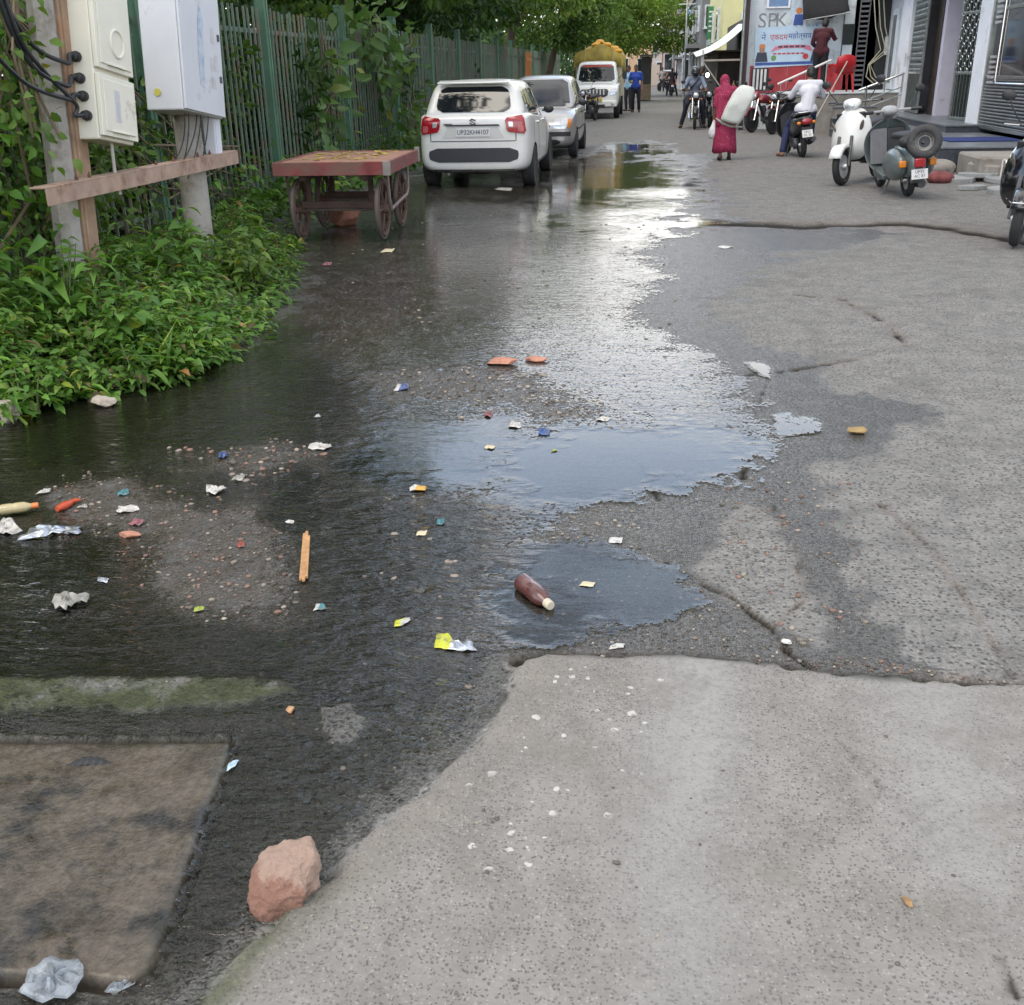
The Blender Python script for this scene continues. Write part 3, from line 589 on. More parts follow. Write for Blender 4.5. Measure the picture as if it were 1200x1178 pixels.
# ---- shrubs behind the fence (dense, dark)
def shrub_mesh(name, n, size, rx, h, seed, m, nice=False, wid=.5):
    rs = np.random.RandomState(seed); k = 26
    cs = np.stack([rs.uniform(-rx, rx, k), rs.uniform(-rx, rx, k), rs.uniform(.1, 1, k)*h*np.ones(k)], 1)
    idx = rs.randint(0, k, n); off = rs.randn(n,3); off *= (rs.rand(n,1)**.4)/np.linalg.norm(off, axis=1, keepdims=True)
    P = cs[idx]+off*np.array([.45,.45,.4]); P[:,2] = np.abs(P[:,2])
    D = off+rs.randn(n,3)*.5+np.array([0,0,-.1]); v, t = leaf_geo(P, D, size*(.6+.8*rs.rand(n)), seed+2, nice, wid, .3, .5); return tri_mesh(name, v, t, m), cs
SHR = [shrub_mesh('foliage', 5200, .13, .95, 2.3, 31, LM['dark']), shrub_mesh('foliage', 4200, .14, .9, 2.0, 37, LM['tree'])]
SHL = ['dark bush behind the fence left of the wooden pole', 'dark bush pressing on the fence between the two poles', 'bush behind the fence right of the tall grey box', 'bush with mid green leaves behind the nearest fence posts',
       'dark bush behind the fence above the wooden cart', 'bush behind the fence between cart and white hatchback', 'dark bush behind the fence at the hatchback tailgate', 'bush in the dark behind the fence beside the hatchback bonnet', 'farthest dark bush behind the fence beside the silver car']
for i, lb in enumerate(SHL):
    yy = [4.8, 7.3, 9.8, 12.2, 15.0, 18.2, 21.5, 25.5, 30][i]
    t = thing('bush', lb, 'bush', (-5.95-.12*(i % 3), yy, .1), i*1.3, 'bushes behind the fence'); t.scale = (1,1,.95+.1*(i % 3))
    me, cs = SHR[i % 2 if i > 2 else 0]; c = bpy.data.objects.new('foliage', me); C.objects.link(c); c.parent = t
    b = MB(); rr = random.Random(i)
    for q in rr.sample(range(len(cs)), 12): b.tube([(0,0,-.2), Vector(cs[q])*.5+Vector((0,0,.15)), cs[q]], [.03,.018,.006], 5)
    b.build('stems', BARK, t)
# ---- the wood behind everything: one mass
rs = np.random.RandomState(77); n = 26000; Pw = np.stack([-7.6-7.5*rs.rand(n), rs.uniform(2,76,n), np.abs(rs.rand(n))**.8*4.6+.05], 1)
k_ = rs.rand(n) < .3; Pw[k_,1] = rs.uniform(60,125,k_.sum()); Pw[k_,0] = -6.2-7*rs.rand(k_.sum()); hh = 2.6+2.2*fbm(Pw[:,0]*.35, Pw[:,1]*.35, 5); Pw[:,2] *= hh/4.6*1.15; v, t = leaf_geo(Pw, rs.randn(n,3)+np.array([.4,-.2,-.1]), .42*(.5+.8*rs.rand(n)), 78, False, .5, .3, .5)
o = bpy.data.objects.new('thicket', tri_mesh('thicket', v, t, LM['dark'])); C.objects.link(o); o['kind'] = 'stuff'
# ---- creeper hanging on the near fence (px 0-330)
def weed_plants(pts, hs, size, seed, per=12, wid=.5, m=None, spread=.16):
    rs = np.random.RandomState(seed); parts = []; st = MB()
    P = []; D = []; S = []
    for (x, y, z), h in zip(pts, hs):
        top = np.array([x+rs.randn()*.12*h*2, y+rs.randn()*.12*h*2, z+h]); b0 = np.array([x, y, z-.03]); n = max(4, int(per*(.5+h)))
        if rs.rand() < .4: st.tube([b0, (b0+top)/2+rs.randn(3)*.02, top], [.006,.005,.003], 4, cap=False)
        for i in range(n):
            t = .25+.75*rs.rand(); a = i*2.4+rs.rand()*.8; d = np.array([cos(a), sin(a), .25*rs.randn()+.15]); r = spread*(1.15-t)*rs.rand()
            P.append(b0*(1-t)+top*t+np.array([cos(a), sin(a), 0])*r); D.append(d); S.append(size*(.55+.8*rs.rand())*(1.1-.35*t))
    v, t = leaf_geo(np.array(P), np.array(D), np.array(S), seed+1, True, wid, .45, .7); return v, t, st
def inpoly(poly, n, seed):
    P = np.array(poly); lo = P.min(0); hi = P.max(0); rs = np.random.RandomState(seed); out = []
    while len(out) < n:
        q = rs.uniform(lo, hi, (n*2, 2)); k = sdf(poly, q[:,0], q[:,1]); out += [tuple(p) for p, d in zip(q, k) if d > 0]
    return out[:n]
mound = PX([(-60,515),(0,500),(90,476),(180,456),(236,446),(268,424),(306,396),(326,350),(344,322),(349,300)])+[(-3.75,10.8),(-4.75,11.5),(-4.75,4.0),(-4.2,4.0)]
pts = inpoly(mound, 900, 3); hs = []; p3 = []
for x, y in pts:
    d = float(sdf(mound, np.array([x]), np.array([y]))[0]); h = min(.44, .10+d*.36)*(.65+.5*rng.random())*(1-.35*float(fbm(np.array([x*2.]), np.array([y*2.]), 8)[0]))
    p3.append((x, y, gz(x, y))); hs.append(h)
for x, y in inpoly(PX([(0,500),(80,478),(175,456),(232,445),(255,420),(200,400),(90,420),(0,440)]), 260, 13): p3.append((x, y, gz(x, y))); hs.append(.10+.16*rng.random())
v, t, st = weed_plants(p3, hs, .075, 5, 20, .55)
v2_, t2_, s2_ = weed_plants(p3[::4], [q*1.25+.05 for q in hs[::4]], .12, 15, 11, .24, spread=.12); s3_ = weed_plants(p3[2::9], [q*.8+.05 for q in hs[2::9]], .05, 17, 34, .85, spread=.14); v, t = joinvt([(v,t),(v2_,t2_),(s3_[0],s3_[1])])
k_ = np.random.RandomState(4).rand(len(t)//8); mi_ = np.repeat(np.where(k_ < .62, 0, np.where(k_ < .85, 1, np.where(k_ < .95, 2, 3))), 8)
o = bpy.data.objects.new('weeds', tri_mesh('weeds', v, t, [LM['weed'], LM['tree'], LM['tree2'], LM['dry']], mi_)); C.objects.link(o); o['kind'] = 'stuff'; st.build('weed_stems', STEM, o, fix=False)
strip = [(-4.1,11.0),(-4.15,14),(-4.3,18),(-4.45,24),(-4.5,34),(-5.1,34),(-5.1,11.0)]
pts = inpoly(strip, 520, 9); v, t, st = weed_plants([(x,y,gz(x,y)) for x,y in pts], [.15+.55*rng.random()**2 for _ in pts], .14, 6, 12, .5, spread=.25)
o = bpy.data.objects.new('fence_weeds', tri_mesh('fence_weeds', v, t, LM['weed'])); C.objects.link(o); o['kind'] = 'stuff'
# grass tuft
def blades(name, c, n, r, h, seed, m, parent=None):
    rs = np.random.RandomState(seed); P = np.zeros((n,3)); a = rs.rand(n)*6.28; q = r*np.sqrt(rs.rand(n)); P[:,0] = q*np.cos(a); P[:,1] = q*np.sin(a)
    D = np.stack([np.cos(a)*.6*rs.rand(n), np.sin(a)*.6*rs.rand(n), np.ones(n)], 1); v, t = leaf_geo(P, D, h*(.5+.8*rs.rand(n)), seed, True, .07, .7, .3)
    o = bpy.data.objects.new(name, tri_mesh(name, v, t, m)); C.objects.link(o); o.location = c; o.parent = parent; return o
x, y, _ = gp(200, 440); tag(blades('grass_tuft', (x,y,gz(x,y)), 130, .16, .22, 4, LM['weed']), 'low tuft of thin grass at the water edge under the leafy bank', 'grass')
# separate taller plants in the bank
PL = [((92,425), .62, .20, .32, 'weed', 'tall weed with long drooping leaves in front of the wooden pole', 16), ((35,400), .5, .13, .5, 'weed', 'bushy weed at the left picture edge below the creeper', 14), ((150,440), .36, .10, .75, 'weed', 'pale round-leaved weed at the water edge below the wooden pole', 26),
      ((20,475), .2, .16, .5, 'weed', 'low broad-leaved weed over the pale stone at the left edge', 8), ((285,345), .5, .13, .55, 'tree2', 'bright weed right of the grey pole foot', 22), ((205,370), .55, .15, .5, 'weed', 'leafy weed between the two poles', 22), ((250,405), .3, .08, .6, 'weed', 'low weed overhanging the flowing water near the grey pole', 20), ((300,350), .42, .12, .55, 'tree2', 'last bright weed of the bank towards the cart', 20)]
for i, ((px, py), h, sz, wd, mk, lb, per) in enumerate(PL):
    x, y, _ = gp(px, py); z = gz(x, y); t0 = thing('weed_plant', lb, 'weed', (x,y,z), 0, 'weeds growing on the bank')
    v, t, st = weed_plants([(rng.uniform(-.09,.09), rng.uniform(-.09,.09), 0) for _ in range(5)], [h*(.7+.5*rng.random()) for _ in range(5)], sz, 50+i, per, wd, spread=.12)
    o = bpy.data.objects.new('leaves', tri_mesh('leaves', v, t, LM[mk])); C.objects.link(o); o.parent = t0
    b = MB(); 
    for q in range(4): b.tube([(rng.uniform(-.08,.08), rng.uniform(-.08,.08), -.03), (rng.uniform(-.1,.1), rng.uniform(-.1,.1), h*.9)], [.007,.003], 5)
    b.build('stems', STEM, t0)
def climber(name, label, path, n, r, size, wid, mk, seed, nvine=10, drop=0):
    """leaves spread round a path of points, with the vines that carry them"""
    rs = np.random.RandomState(seed); path = np.array(path); o0 = path[0]; t0 = thing(name, label, 'creeper', tuple(o0), 0, None)
    u = rs.rand(n)*(len(path)-1.001); i = u.astype(int); f = (u-i)[:,None]; P = path[i]*(1-f)+path[i+1]*f - o0
    off = rs.randn(n,3)*np.array(r); P = P+off; D = off/np.array(r)*.5+rs.randn(n,3)*.6+np.array([.35,-.25,-.3]); v, t = leaf_geo(P, D, size*(.5+.8*rs.rand(n)), seed, True, wid, .4, .35)
    o = bpy.data.objects.new('leaves', tri_mesh('leaves', v, t, LM[mk])); C.objects.link(o); o.parent = t0
    b = MB()
    for k in range(nvine):
        j = rs.rand(len(path),3)*np.array(r)*2-np.array(r); q = path-o0+j; b.tube([tuple(p) for p in q], .006+.006*rs.rand(), 5, cap=False)
        if drop:
            s = q[rs.randint(len(q))]; b.tube([s, s+np.array([.05*rs.randn(), .08*rs.randn(), -drop*.5]), s+np.array([.12*rs.randn(), .15*rs.randn(), -drop*rs.rand()])], .004, 4, cap=False)
    b.build('vines', DRYST, t0, fix=False); return t0
climber('creeper', 'dark creeper smothering the fence at the left edge of the picture', [(-4.55,4.2,.3),(-4.5,4.9,1.2),(-4.5,5.4,2.2),(-4.6,6.0,2.9)], 2600, (.18,.6,.5), .085, .6, 'tree', 71, 12, 1.0)
climber('creeper', 'creeper with yellowing leaves hanging behind the wooden pole', [(-4.3,5.6,.5),(-4.25,6.2,1.3),(-4.2,6.5,1.9),(-4.35,6.7,2.7)], 1700, (.16,.5,.5), .08, .65, 'weed', 73, 10, 1.0)
climber('creeper', 'dark creeper filling the gap between the two poles', [(-4.6,7.2,.3),(-4.5,7.8,.9),(-4.6,8.4,1.3)], 1900, (.18,.6,.38), .085, .55, 'tree', 75, 8, .6)
climber('creeper', 'straggling pale creeper on the fence behind the tall grey box', [(-4.75,7.5,2.6),(-4.7,8.5,1.6),(-4.7,9.8,.9),(-4.75,11.6,.6)], 420, (.12,.6,.4), .08, .5, 'tree2', 77, 12, 1.0)
climber('creeper', 'yellow-green vine winding up the wooden pole beside the cream box', [(-3.78,6.35,1.2),(-3.8,6.25,1.7),(-3.84,6.35,2.1),(-3.8,6.6,2.5)], 130, (.07,.12,.2), .075, .7, 'tree2', 85, 4)
climber('creeper', 'climber with big pale leaves pushing through the fence above the cart', [(-4.75,15.3,1.0),(-4.7,15.6,1.5),(-4.7,15.3,1.9)], 110, (.16,.35,.3), .25, .5, 'big', 79, 5)
climber('creeper', 'climber with big leaves hanging over the fence top beside the second post', [(-4.7,17.6,2.5),(-4.6,18.2,2.1),(-4.6,18.8,1.75),(-4.6,19.2,1.5)], 210, (.2,.6,.28), .26, .5, 'big', 81, 6)
climber('creeper', 'leafy sapling growing up between fence and white hatchback', [(-4.25,18.6,.1),(-4.3,19,.7),(-4.35,19.4,1.2)], 170, (.22,.4,.25), .19, .45, 'big', 83, 4)
# ================================================================== fence
GREEN = mat('green_paint', (.075,.16,.10), .5, var=.25, vscale=5, dirt=(.13,.075,.045), dscale=3, damt=.35, bump=.002, bscale=60)
RUSTG = mat('faded_green_paint', (.115,.17,.125), .6, var=.3, vscale=3, dirt=(.21,.125,.09), dscale=2.5, damt=.6)
fx = lambda y: -4.83-.004*(y-13)
fence = thing('railing_fence', 'long green steel railing fence with square posts on the left roadside', 'fence', (-4.83, 13.4, 0))
y0 = 13.4; F0 = Vector((-4.83, 13.4, 0))
for k in range(-3, 13):
    y = y0+3.45*k; b = MB(); x = fx(y); b.box((x+4.83, y-y0, 1.3), (.12,.12,2.5)); b.box((x+4.83, y-y0, 2.57), (.14,.14,.03)); b.box((x+4.83+.0635, y-y0+.03, 1.3), (.012,.05,2.45)); b.build('post', GREEN, fence, smooth=False)
    b = MB(); nb = 22
    for i in range(1, nb):
        yy = y+3.45*i/nb; b.box((fx(yy)+4.83+rng.uniform(-.006,.006), yy-y0+rng.uniform(-.008,.008), 1.27), (.022,.022,2.2+rng.uniform(-.04,.04)), (rng.gauss(0,.007), rng.gauss(0,.006), 0))
    for z in (.38, 2.12): b.bar((x+4.83-.018, y-y0+.06, z), (fx(y+3.45)+4.83-.018, y-y0+3.39, z), .012, .05)
    b.build('bar_panel', RUSTG, fence, smooth=False)
# small orange barred gate in the fence line
og = mat('orange_paint', (.55,.20,.05), .55, var=.2); t = thing('barred_gate', 'small orange barred gate set in the far fence line', 'gate', (-4.62, 39.6, 0)); b = MB()
for i in range(6): b.box((0, i*.26, 1.2), (.05,.09,2.1))
b.build('bars', og, t, smooth=False); b = MB(); b.box((.03,.65,2.0),(.03,1.5,.09)); b.box((.03,.65,.5),(.03,1.5,.09)); b.build('rails', og, t, smooth=False)
# ================================================================== poles, crossbar and meter boxes
CONCP = mat('pole_concrete', (.33,.31,.28), .85, var=.25, vscale=4, bump=.004, bscale=30, dirt=(.14,.12,.09), dscale=3, damt=.5)
PLANK = mat('weathered_plank', (.30,.20,.13), .8, var=.35, vscale=5, bump=.004, bscale=30, dirt=(.36,.15,.07), dscale=2, damt=.5)
t = thing('utility_pole', 'old grey concrete pole with a tan timber batten, leaning at the left edge', 'pole', (-3.87, 6.50, 0))
b = MB(); b.lathe([(.095,-.2),(.09,1.0),(.085,2.2),(.08,5.5),(.075,6.5)], n=8); b.xform(Matrix.Rotation(-R(6.5),4,'X')); b.build('pole_shaft', CONCP, t, ang=20)
b = MB(); b.box((.045,.128,1.6),(.13,.13,3.6)); b.box((.06,.055,1.6),(.07,.03,3.6)); b.xform(Matrix.Rotation(-R(6.5),4,'X')); b.build('timber_batten', PLANK, t, smooth=False, bevel=.008)
t = thing('utility_pole', 'round pale concrete pole carrying the tall grey box', 'pole', (-3.82, 8.5, 0))
b = MB(); b.lathe([(.115,-.2),(.112,.6),(.105,1.6),(.10,2.8)], n=20); b.xform(Matrix.Rotation(-R(3),4,'X')); b.build('pole_shaft', CONCP, t)
b = MB(); b.lathe([(.112,1.32),(.116,1.325),(.116,1.36),(.112,1.365)], n=20); b.xform(Matrix.Rotation(-R(3),4,'X')); b.build('steel_band', mat('rusty_steel', (.16,.085,.055), .75, .3, var=.4), t)
PINK = mat('weathered_rail', (.36,.25,.19), .8, var=.25, vscale=7, dirt=(.20,.11,.07), dscale=5, damt=.5, bump=.002)
t = thing('cross_rail', 'weathered pinkish steel angle bolted across the two poles', 'crossbar', (-3.645, 6.02, .90)); b = MB()
b.prism([(0,0),(.012,0),(.012,.10),(0,.10)], 0, 3.1, 'y'); b.prism([(-.10,.10),(.012,.10),(.012,.112),(-.10,.112)], 0, 3.1, 'y'); b.build('angle_bar', PINK, t, smooth=False, bevel=.003)
b = MB()
for yy in (.45,.62,1.6,1.9,2.35,2.6): b.lathe([(.012,0),(.012,.02),(.006,.022),(.006,.035)], (-.04+.02*(yy % .3), yy, .112), (0,0,1), 8)
b.build('bolts', MATS['rusty_steel'], t)
CREAM = mat('cream_box', (.74,.71,.60), .45, var=.06, vscale=3, dirt=(.33,.28,.21), dscale=3.5, damt=.22, bump=.001)
GREYB = mat('grey_box', (.60,.61,.64), .45, var=.06, vscale=3, dirt=(.34,.31,.29), dscale=3, damt=.2)
BLACK = mat('black_rubber', (.018,.018,.02), .55, var=.3); CABLE = mat('black_cable', (.022,.023,.027), .4, var=.2)
lean = Matrix.Rotation(-R(9), 4, 'X')
t = thing('meter_box', 'cream two-door electric meter box with four cable glands on the leaning pole', 'meter box', (-3.62, 6.74, 1.27), rot=(-R(9), 0, 0))
b = MB(); b.box((-.10,.235,.45),(.20,.47,.95)); b.build('casing', CREAM, t, smooth=False, bevel=.012)
for z0, z1 in ((.0,.385),(.42,.95)):
    b = MB(); b.box((.017,.235,(z0+z1)/2),(.03,.475,z1-z0)); b.box((.036,.235,(z0+z1)/2),(.008,.40,z1-z0-.06)); d = b.build('door', CREAM, t, smooth=False, bevel=.008)
    b = MB(); b.box((.044,.235,z0+.035),(.012,.24,.014)); b.build('handle_lip', CREAM, d, smooth=False, bevel=.004)
b = MB(); b.torus((.042,.26,.60),(1,0,0),.085,.010,24,6); b.build('window_ring', CREAM, t)
st1 = mat('torn_label', (.55,.54,.56), .7, var=.25, vscale=14); b = MB(); b.box((.041,.2,.2),(.002,.07,.20)); b.build('torn_sticker', st1, t, smooth=False)
gl = []
for i, z in enumerate((.60,.47,.36,.24)):
    b = MB(); yv = -.0; b.lathe([(.034,0),(.034,.02),(.026,.022),(.026,.05),(.018,.055)], (-.105+.012*i,-.003,z-.12), (0,-1,0), 10); b.build('cable_gland', BLACK, t)
b = MB(); b.tube([(-.06,.26,-.025),(-.06,.27,-.2),(-.05,.30,-.36)], .012, 8); b.build('conduit', mat('grey_pipe', (.42,.39,.34), .6), t)
Tm = Matrix.Translation((-3.62,6.74,1.27))@lean
for i, (z, pts, lb) in enumerate(((.60, [(-.1,-.15,.42),(-.14,-.5,.5),(-.12,-.9,.9),(-.12,-1.0,1.4)], 'uppermost black cable looping from the meter box side'), (.47, [(-.1,-.18,.28),(-.15,-.5,.38),(-.12,-.8,.75),(-.1,-.88,1.4)], 'second black cable hanging from the meter box side'),
        (.36, [(-.1,-.15,.2),(-.15,-.6,.26),(-.14,-1.0,.55),(-.12,-1.25,1.4)], 'longest loop of black cable, sagging widest left of the meter box'), (.24, [(-.09,-.10,.18),(-.13,-.35,.33),(-.12,-.62,.50),(-.12,-.78,.9),(-.12,-.8,1.4)], 'black cable from the lowest gland of the meter box'))):
    ctrl = [Vector((-.105+.012*i,-.045,z-.12)), Vector((-.105,-.10,z-.125))]+[Vector(p) for p in pts]; path = []
    for k in range(len(ctrl)-1):
        p0, p1, p2, p3_ = ctrl[max(k-1,0)], ctrl[k], ctrl[k+1], ctrl[min(k+2,len(ctrl)-1)]
        for s in range(7):
            u = s/7; path.append(Tm@(.5*((2*p1)+(p2-p0)*u+(2*p0-5*p1+4*p2-p3_)*u*u+(3*p1-p0-3*p2+p3_)*u**3)))
    path.append(Tm@ctrl[-1]); b = MB(); b.tube(path, .014, 8); tag(b.build('power_cable', CABLE), lb, 'cable', 'cables of the meter box')
t = thing('cabinet', 'tall light grey distribution box on the round pole, blue stain on its door', 'electric cabinet', (-3.61, 8.07, 1.38), rot=(-R(7.5), 0, 0))
b = MB(); b.box((-.15,.385,.62),(.30,.77,1.24)); b.build('casing', GREYB, t, smooth=False, bevel=.012)
b = MB(); b.box((.012,.385,.62),(.018,.77,1.22)); d = b.build('door', GREYB, t, smooth=False, bevel=.006)
blue = mat('blue_stain', (.20,.33,.50), .6, var=.3, vscale=8, dirt=(.56,.58,.63), dscale=14, damt=1.1); b = MB()
b.patch([(.0225,.30,.22),(.0225,.38,.2),(.0225,.41,.5),(.0225,.43,.72),(.0225,.38,.84),(.0225,.33,.7),(.0225,.30,.45)], .0012, (1,0,0)); b.build('paint_stain', blue, t, smooth=False)
for y_, z_, h_ in ((.60,.62,.12),(.56,.40,.10),(.64,.42,.12),(.58,.26,.09)): b = MB(); b.box((.023,y_,z_),(.0015,.065,h_)); b.build('torn_sticker', st1, t, smooth=False)
for z_ in (.30,.62,1.05): b = MB(); b.box((.026,.71,z_),(.014,.03,.05)); b.build('lock', mat('dark_steel', (.10,.10,.11), .5, .6), t, smooth=False, bevel=.003)
b = MB(); b.lathe([(.028,0),(.028,.006)], (-.2,-.002,.13), (0,-1,0), 14); b.build('gland_plug', mat('yellow_sticker', (.55,.50,.10), .6), t)
t = thing('junction_box', 'small white box strapped behind the round pole under the tall cabinet', 'junction box', (-3.66, 8.72, .98), rot=(-R(4),0,0)); b = MB(); b.box((-.05,.06,.21),(.10,.12,.42)); b.build('casing', mat('white_box', (.66,.67,.72), .5, var=.05), t, smooth=False, bevel=.008); b = MB(); b.box((.004,.06,.21),(.006,.10,.39)); b.build('lid', MATS['white_box'], t, smooth=False, bevel=.002)
for i in (0,1,3,4,6):
    a = Vector((-3.72+.012*i, 8.32+.05*i, 1.36)); e = Vector((-3.70, 7.65+.13*i, .98-.12*(i % 3))); md = a.lerp(e,.5)+Vector((.02,-.03*i+.06,-.12)); b = MB(); md += Vector((.03*rng.uniform(-1,1),.10*rng.uniform(-1,1),.10*rng.uniform(-1,1))); q_ = []
    for k in range(13): u = k/12; q_.append(a*(1-u)**3+3*(a+Vector((0,0,-.16)))*u*(1-u)**2+3*(md+Vector((0,-.05,-.12)))*u*u*(1-u)+e*u**3)
    b.tube(q_, .005, 6)
    tag(b.build('thin_cable', CABLE), 'thin black cable dangling from the bottom of the tall grey cabinet', 'cable', 'thin cables under the cabinet')
# ================================================================== handcart
CR_ = mat('red_flaking_paint', (.20,.038,.038), .75, var=.4, vscale=6, dirt=(.15,.09,.07), dscale=4, damt=.8, bump=.003)
CW = mat('cart_boards', (.33,.17,.11), .8, var=.3, vscale=5, dirt=(.24,.15,.10), dscale=4, damt=.6, bump=.003)
CD = mat('dark_cart_wood', (.06,.036,.028), .85, var=.4, vscale=6, bump=.003); CWH = mat('worn_wheel_wood', (.10,.062,.048), .8, var=.3, vscale=8, bump=.002); TYR = mat('old_tyre', (.10,.085,.075), .85, var=.2)
fl = gp(340, 200, .78); 
t = thing('handcart', 'red wooden four-wheeled handcart with a flat tray beside the fence', 'handcart', (-3.25, 11.3, 0), R(2))
W2, L2, zt = .58, .82, .77
b = MB()
for i in range(9): x = -W2+.02+ (2*W2-.04)*(i+.5)/9; b.box((x, 0, zt+.01), ((2*W2-.04)/9-.006, 2*L2-.05, .024))
b.build('tray_boards', CW, t, smooth=False, bevel=.003)
for s in (-1,1):
    b = MB(); b.box((0, s*L2, zt-.035), (2*W2+.04, .035, .13)); b.build('tray_side', CR_, t, smooth=False, bevel=.005)
    b = MB(); b.box((s*W2, 0, zt-.035), (.035, 2*L2-.04, .13)); b.build('tray_side', CR_, t, smooth=False, bevel=.005)
b = MB(); b.box((W2-.005,-L2-.004,zt-.035),(.075,.05,.137)); b.build('corner_plate', mat('zinc_plate', (.24,.22,.20), .6, .3, var=.4), t, smooth=False, bevel=.004); b = MB(); b.box((W2+.005,L2,zt-.02),(.05,.06,.16)); b.build('corner_plate', MATS['zinc_plate'], t, smooth=False, bevel=.004)
b = MB()
for s in (-1,1):
    b.bar((s*.32,-L2+.05,zt-.11),(s*.32,L2-.05,zt-.11),.07,.09)
for y in (-.42,.42): b.bar((-.42,y,zt-.09),(.42,y,zt-.09),.07,.05)
b.build('chassis', CD, t, smooth=False, bevel=.006)
for y in (-.52,.42):
    b = MB(); b.tube([(-.43,y,.31),(.43,y,.31)], .022, 8); b.build('axle', mat('axle_steel', (.23,.19,.18), .6, .4, var=.4), t)
    b = MB(); b.bar((-.4,y-.06,.36),(.4,y-.06,.36),.05,.07)
    for s in (-1,1): b.bar((s*.33,y,.33),(s*.33,y,zt-.12),.05,.05)
    b.build('axle_beam', CD, t, smooth=False, bevel=.006)
    for s in (-1,1):
        wl = MB(); c = (s*.44,y,.31); wl.torus(c,(1,0,0),.27,.022,28,8,1.3); wh = wl.build('wheel', CWH, t)
        b = MB(); b.torus(c,(1,0,0),.30,.014,28,6,1.4); b.build('tyre', TYR, wh)
        b = MB(); b.lathe([(.045,-.07),(.05,-.03),(.05,.03),(.04,.07),(.02,.075)], c, (1,0,0), 12)
        for k in range(10): a = 2*pi*k/10; b.tube([(c[0]+(.02 if k % 2 else -.02),y+.045*cos(a),.31+.045*sin(a)),(c[0],y+.26*cos(a),.31+.26*sin(a))], .011, 6)
        b.build('spokes', CWH, wh)
for s in (-1,1):
    b = MB(); x = s*.53; b.tube([(x,-.60,zt-.08),(x,-.56,.40),(x,-.50,.30),(x,-.40,.31),(x,.36,.36),(x,.46,.42),(x,.48,zt-.08)], .017, 6); b.build('guard_rod', mat('guard_steel', (.22,.17,.16), .65, .3, var=.35), t)
b = MB()
for k in range(60): a = rng.uniform(-.48,.35); c_ = rng.uniform(-.5,.74); s = rng.uniform(.02,.06); q = rng.random()*6; b.patch([(a+s*cos(q+j), c_+s*.7*sin(q+j), zt+.024+.002*j) for j in (0,1.6,3.1,4.6)], .002, (0,0,1))
tag(b.build('dry_leaves', mat('yellow_leaf', (.42,.33,.06), .7, var=.4, vscale=3, island=.3), smooth=False), 'scattered yellow dry leaves lying on the cart tray', 'dry leaves').parent = None
bpy.context.scene.objects['dry_leaves'].location = (-3.25,11.3,0); bpy.context.scene.objects['dry_leaves']['kind'] = 'stuff'
# ================================================================== right side frontage
WALLW = mat('white_wall', (.80,.81,.84), .7, var=.08, vscale=2, dirt=(.38,.36,.34), dscale=1.6, damt=.3, bump=.002)
WALLG = mat('pale_grey_wall', (.60,.65,.67), .75, var=.12, vscale=2.5, dirt=(.28,.27,.26), dscale=2, damt=.45, bump=.002)
LILAC = mat('lilac_wall', (.56,.53,.60), .7, var=.08, dirt=(.25,.23,.25), dscale=2, damt=.3)
STEEL = mat('brushed_steel', (.42,.45,.44), .28, .9, var=.25, vscale=5); STEELD = mat('dark_steel_sheet', (.045,.055,.055), .22, .55, var=.4, vscale=4)
DARKT = mat('dark_granite', (.05,.058,.07), .3, var=.35, vscale=12, spec=.5); GRANT = mat('grey_granite', (.15,.165,.18), .35, var=.25, vscale=14, dirt=(.24,.23,.21), dscale=3, damt=.35)
BLKP = mat('black_paint', (.014,.014,.016), .45, var=.3); WOODD = mat('dark_wood_door', (.035,.022,.018), .4, var=.3)
GLASSD = mat('dark_glass', (.012,.016,.02), .06, spec=.8, var=.3); CREAMP = mat('cream_panel', (.68,.64,.50), .6, var=.08)
MASON = mat('rough_cement', (.27,.25,.225), .9, var=.3, vscale=5, bump=.012, bscale=14, dirt=(.14,.12,.10), dscale=2.5, damt=.5)
CHROME = mat('polished_rail', (.66,.66,.66), .18, .95, var=.1)
# ground floor house with white pillars, its front faces the road (-X)
XF = 6.1
hs_ = thing('white_house', 'white fronted house with dark steel doors behind granite steps on the right', 'house', (XF, 24, 0)); HO = Vector((XF, 24, 0))
def lb_(b, x0, x1, y0, y1, z0, z1): b.box(((x0+x1)/2-HO.x, (y0+y1)/2-HO.y, (z0+z1)/2), (x1-x0, y1-y0, z1-z0))
b = MB(); lb_(b, XF, 13, 28.9, 34.5, 0, 6.8); lb_(b, XF+1.3, 13, 18.2, 28.9, 0, 6.8); lb_(b, XF, XF+1.3, 18.2, 28.9, 3.6, 6.8); lb_(b, 6.1, 13, 8, 18.2, 0, 6.6); b.build('wall', WALLW, hs_, smooth=False)
b = MB(); lb_(b, XF-.5, 13.2, 8, 34.8, 6.8, 7.0); b.build('roof_slab', WALLG, hs_, smooth=False, bevel=.02)
b = MB(); lb_(b, XF-.6, XF, 17, 34, 3.45, 3.6); b.build('canopy_slab', WALLG, hs_, smooth=False, bevel=.015)
for y0_, y1_ in ((21.45,22.2),(27.95,29.0),(18.2,18.6)):
    b = MB(); lb_(b, XF-.12, XF+.25, y0_, y1_, .5, 3.45); p = b.build('pillar', WALLW, hs_, smooth=False, bevel=.01)
b = MB(); lb_(b, XF-.04, XF+.0, 29.05, 31.2, .45, 3.4); b.build('wall_panel', mat('pale_panel', (.58,.60,.63), .6, var=.1, dirt=(.35,.34,.33), dscale=2, damt=.3), hs_, smooth=False)
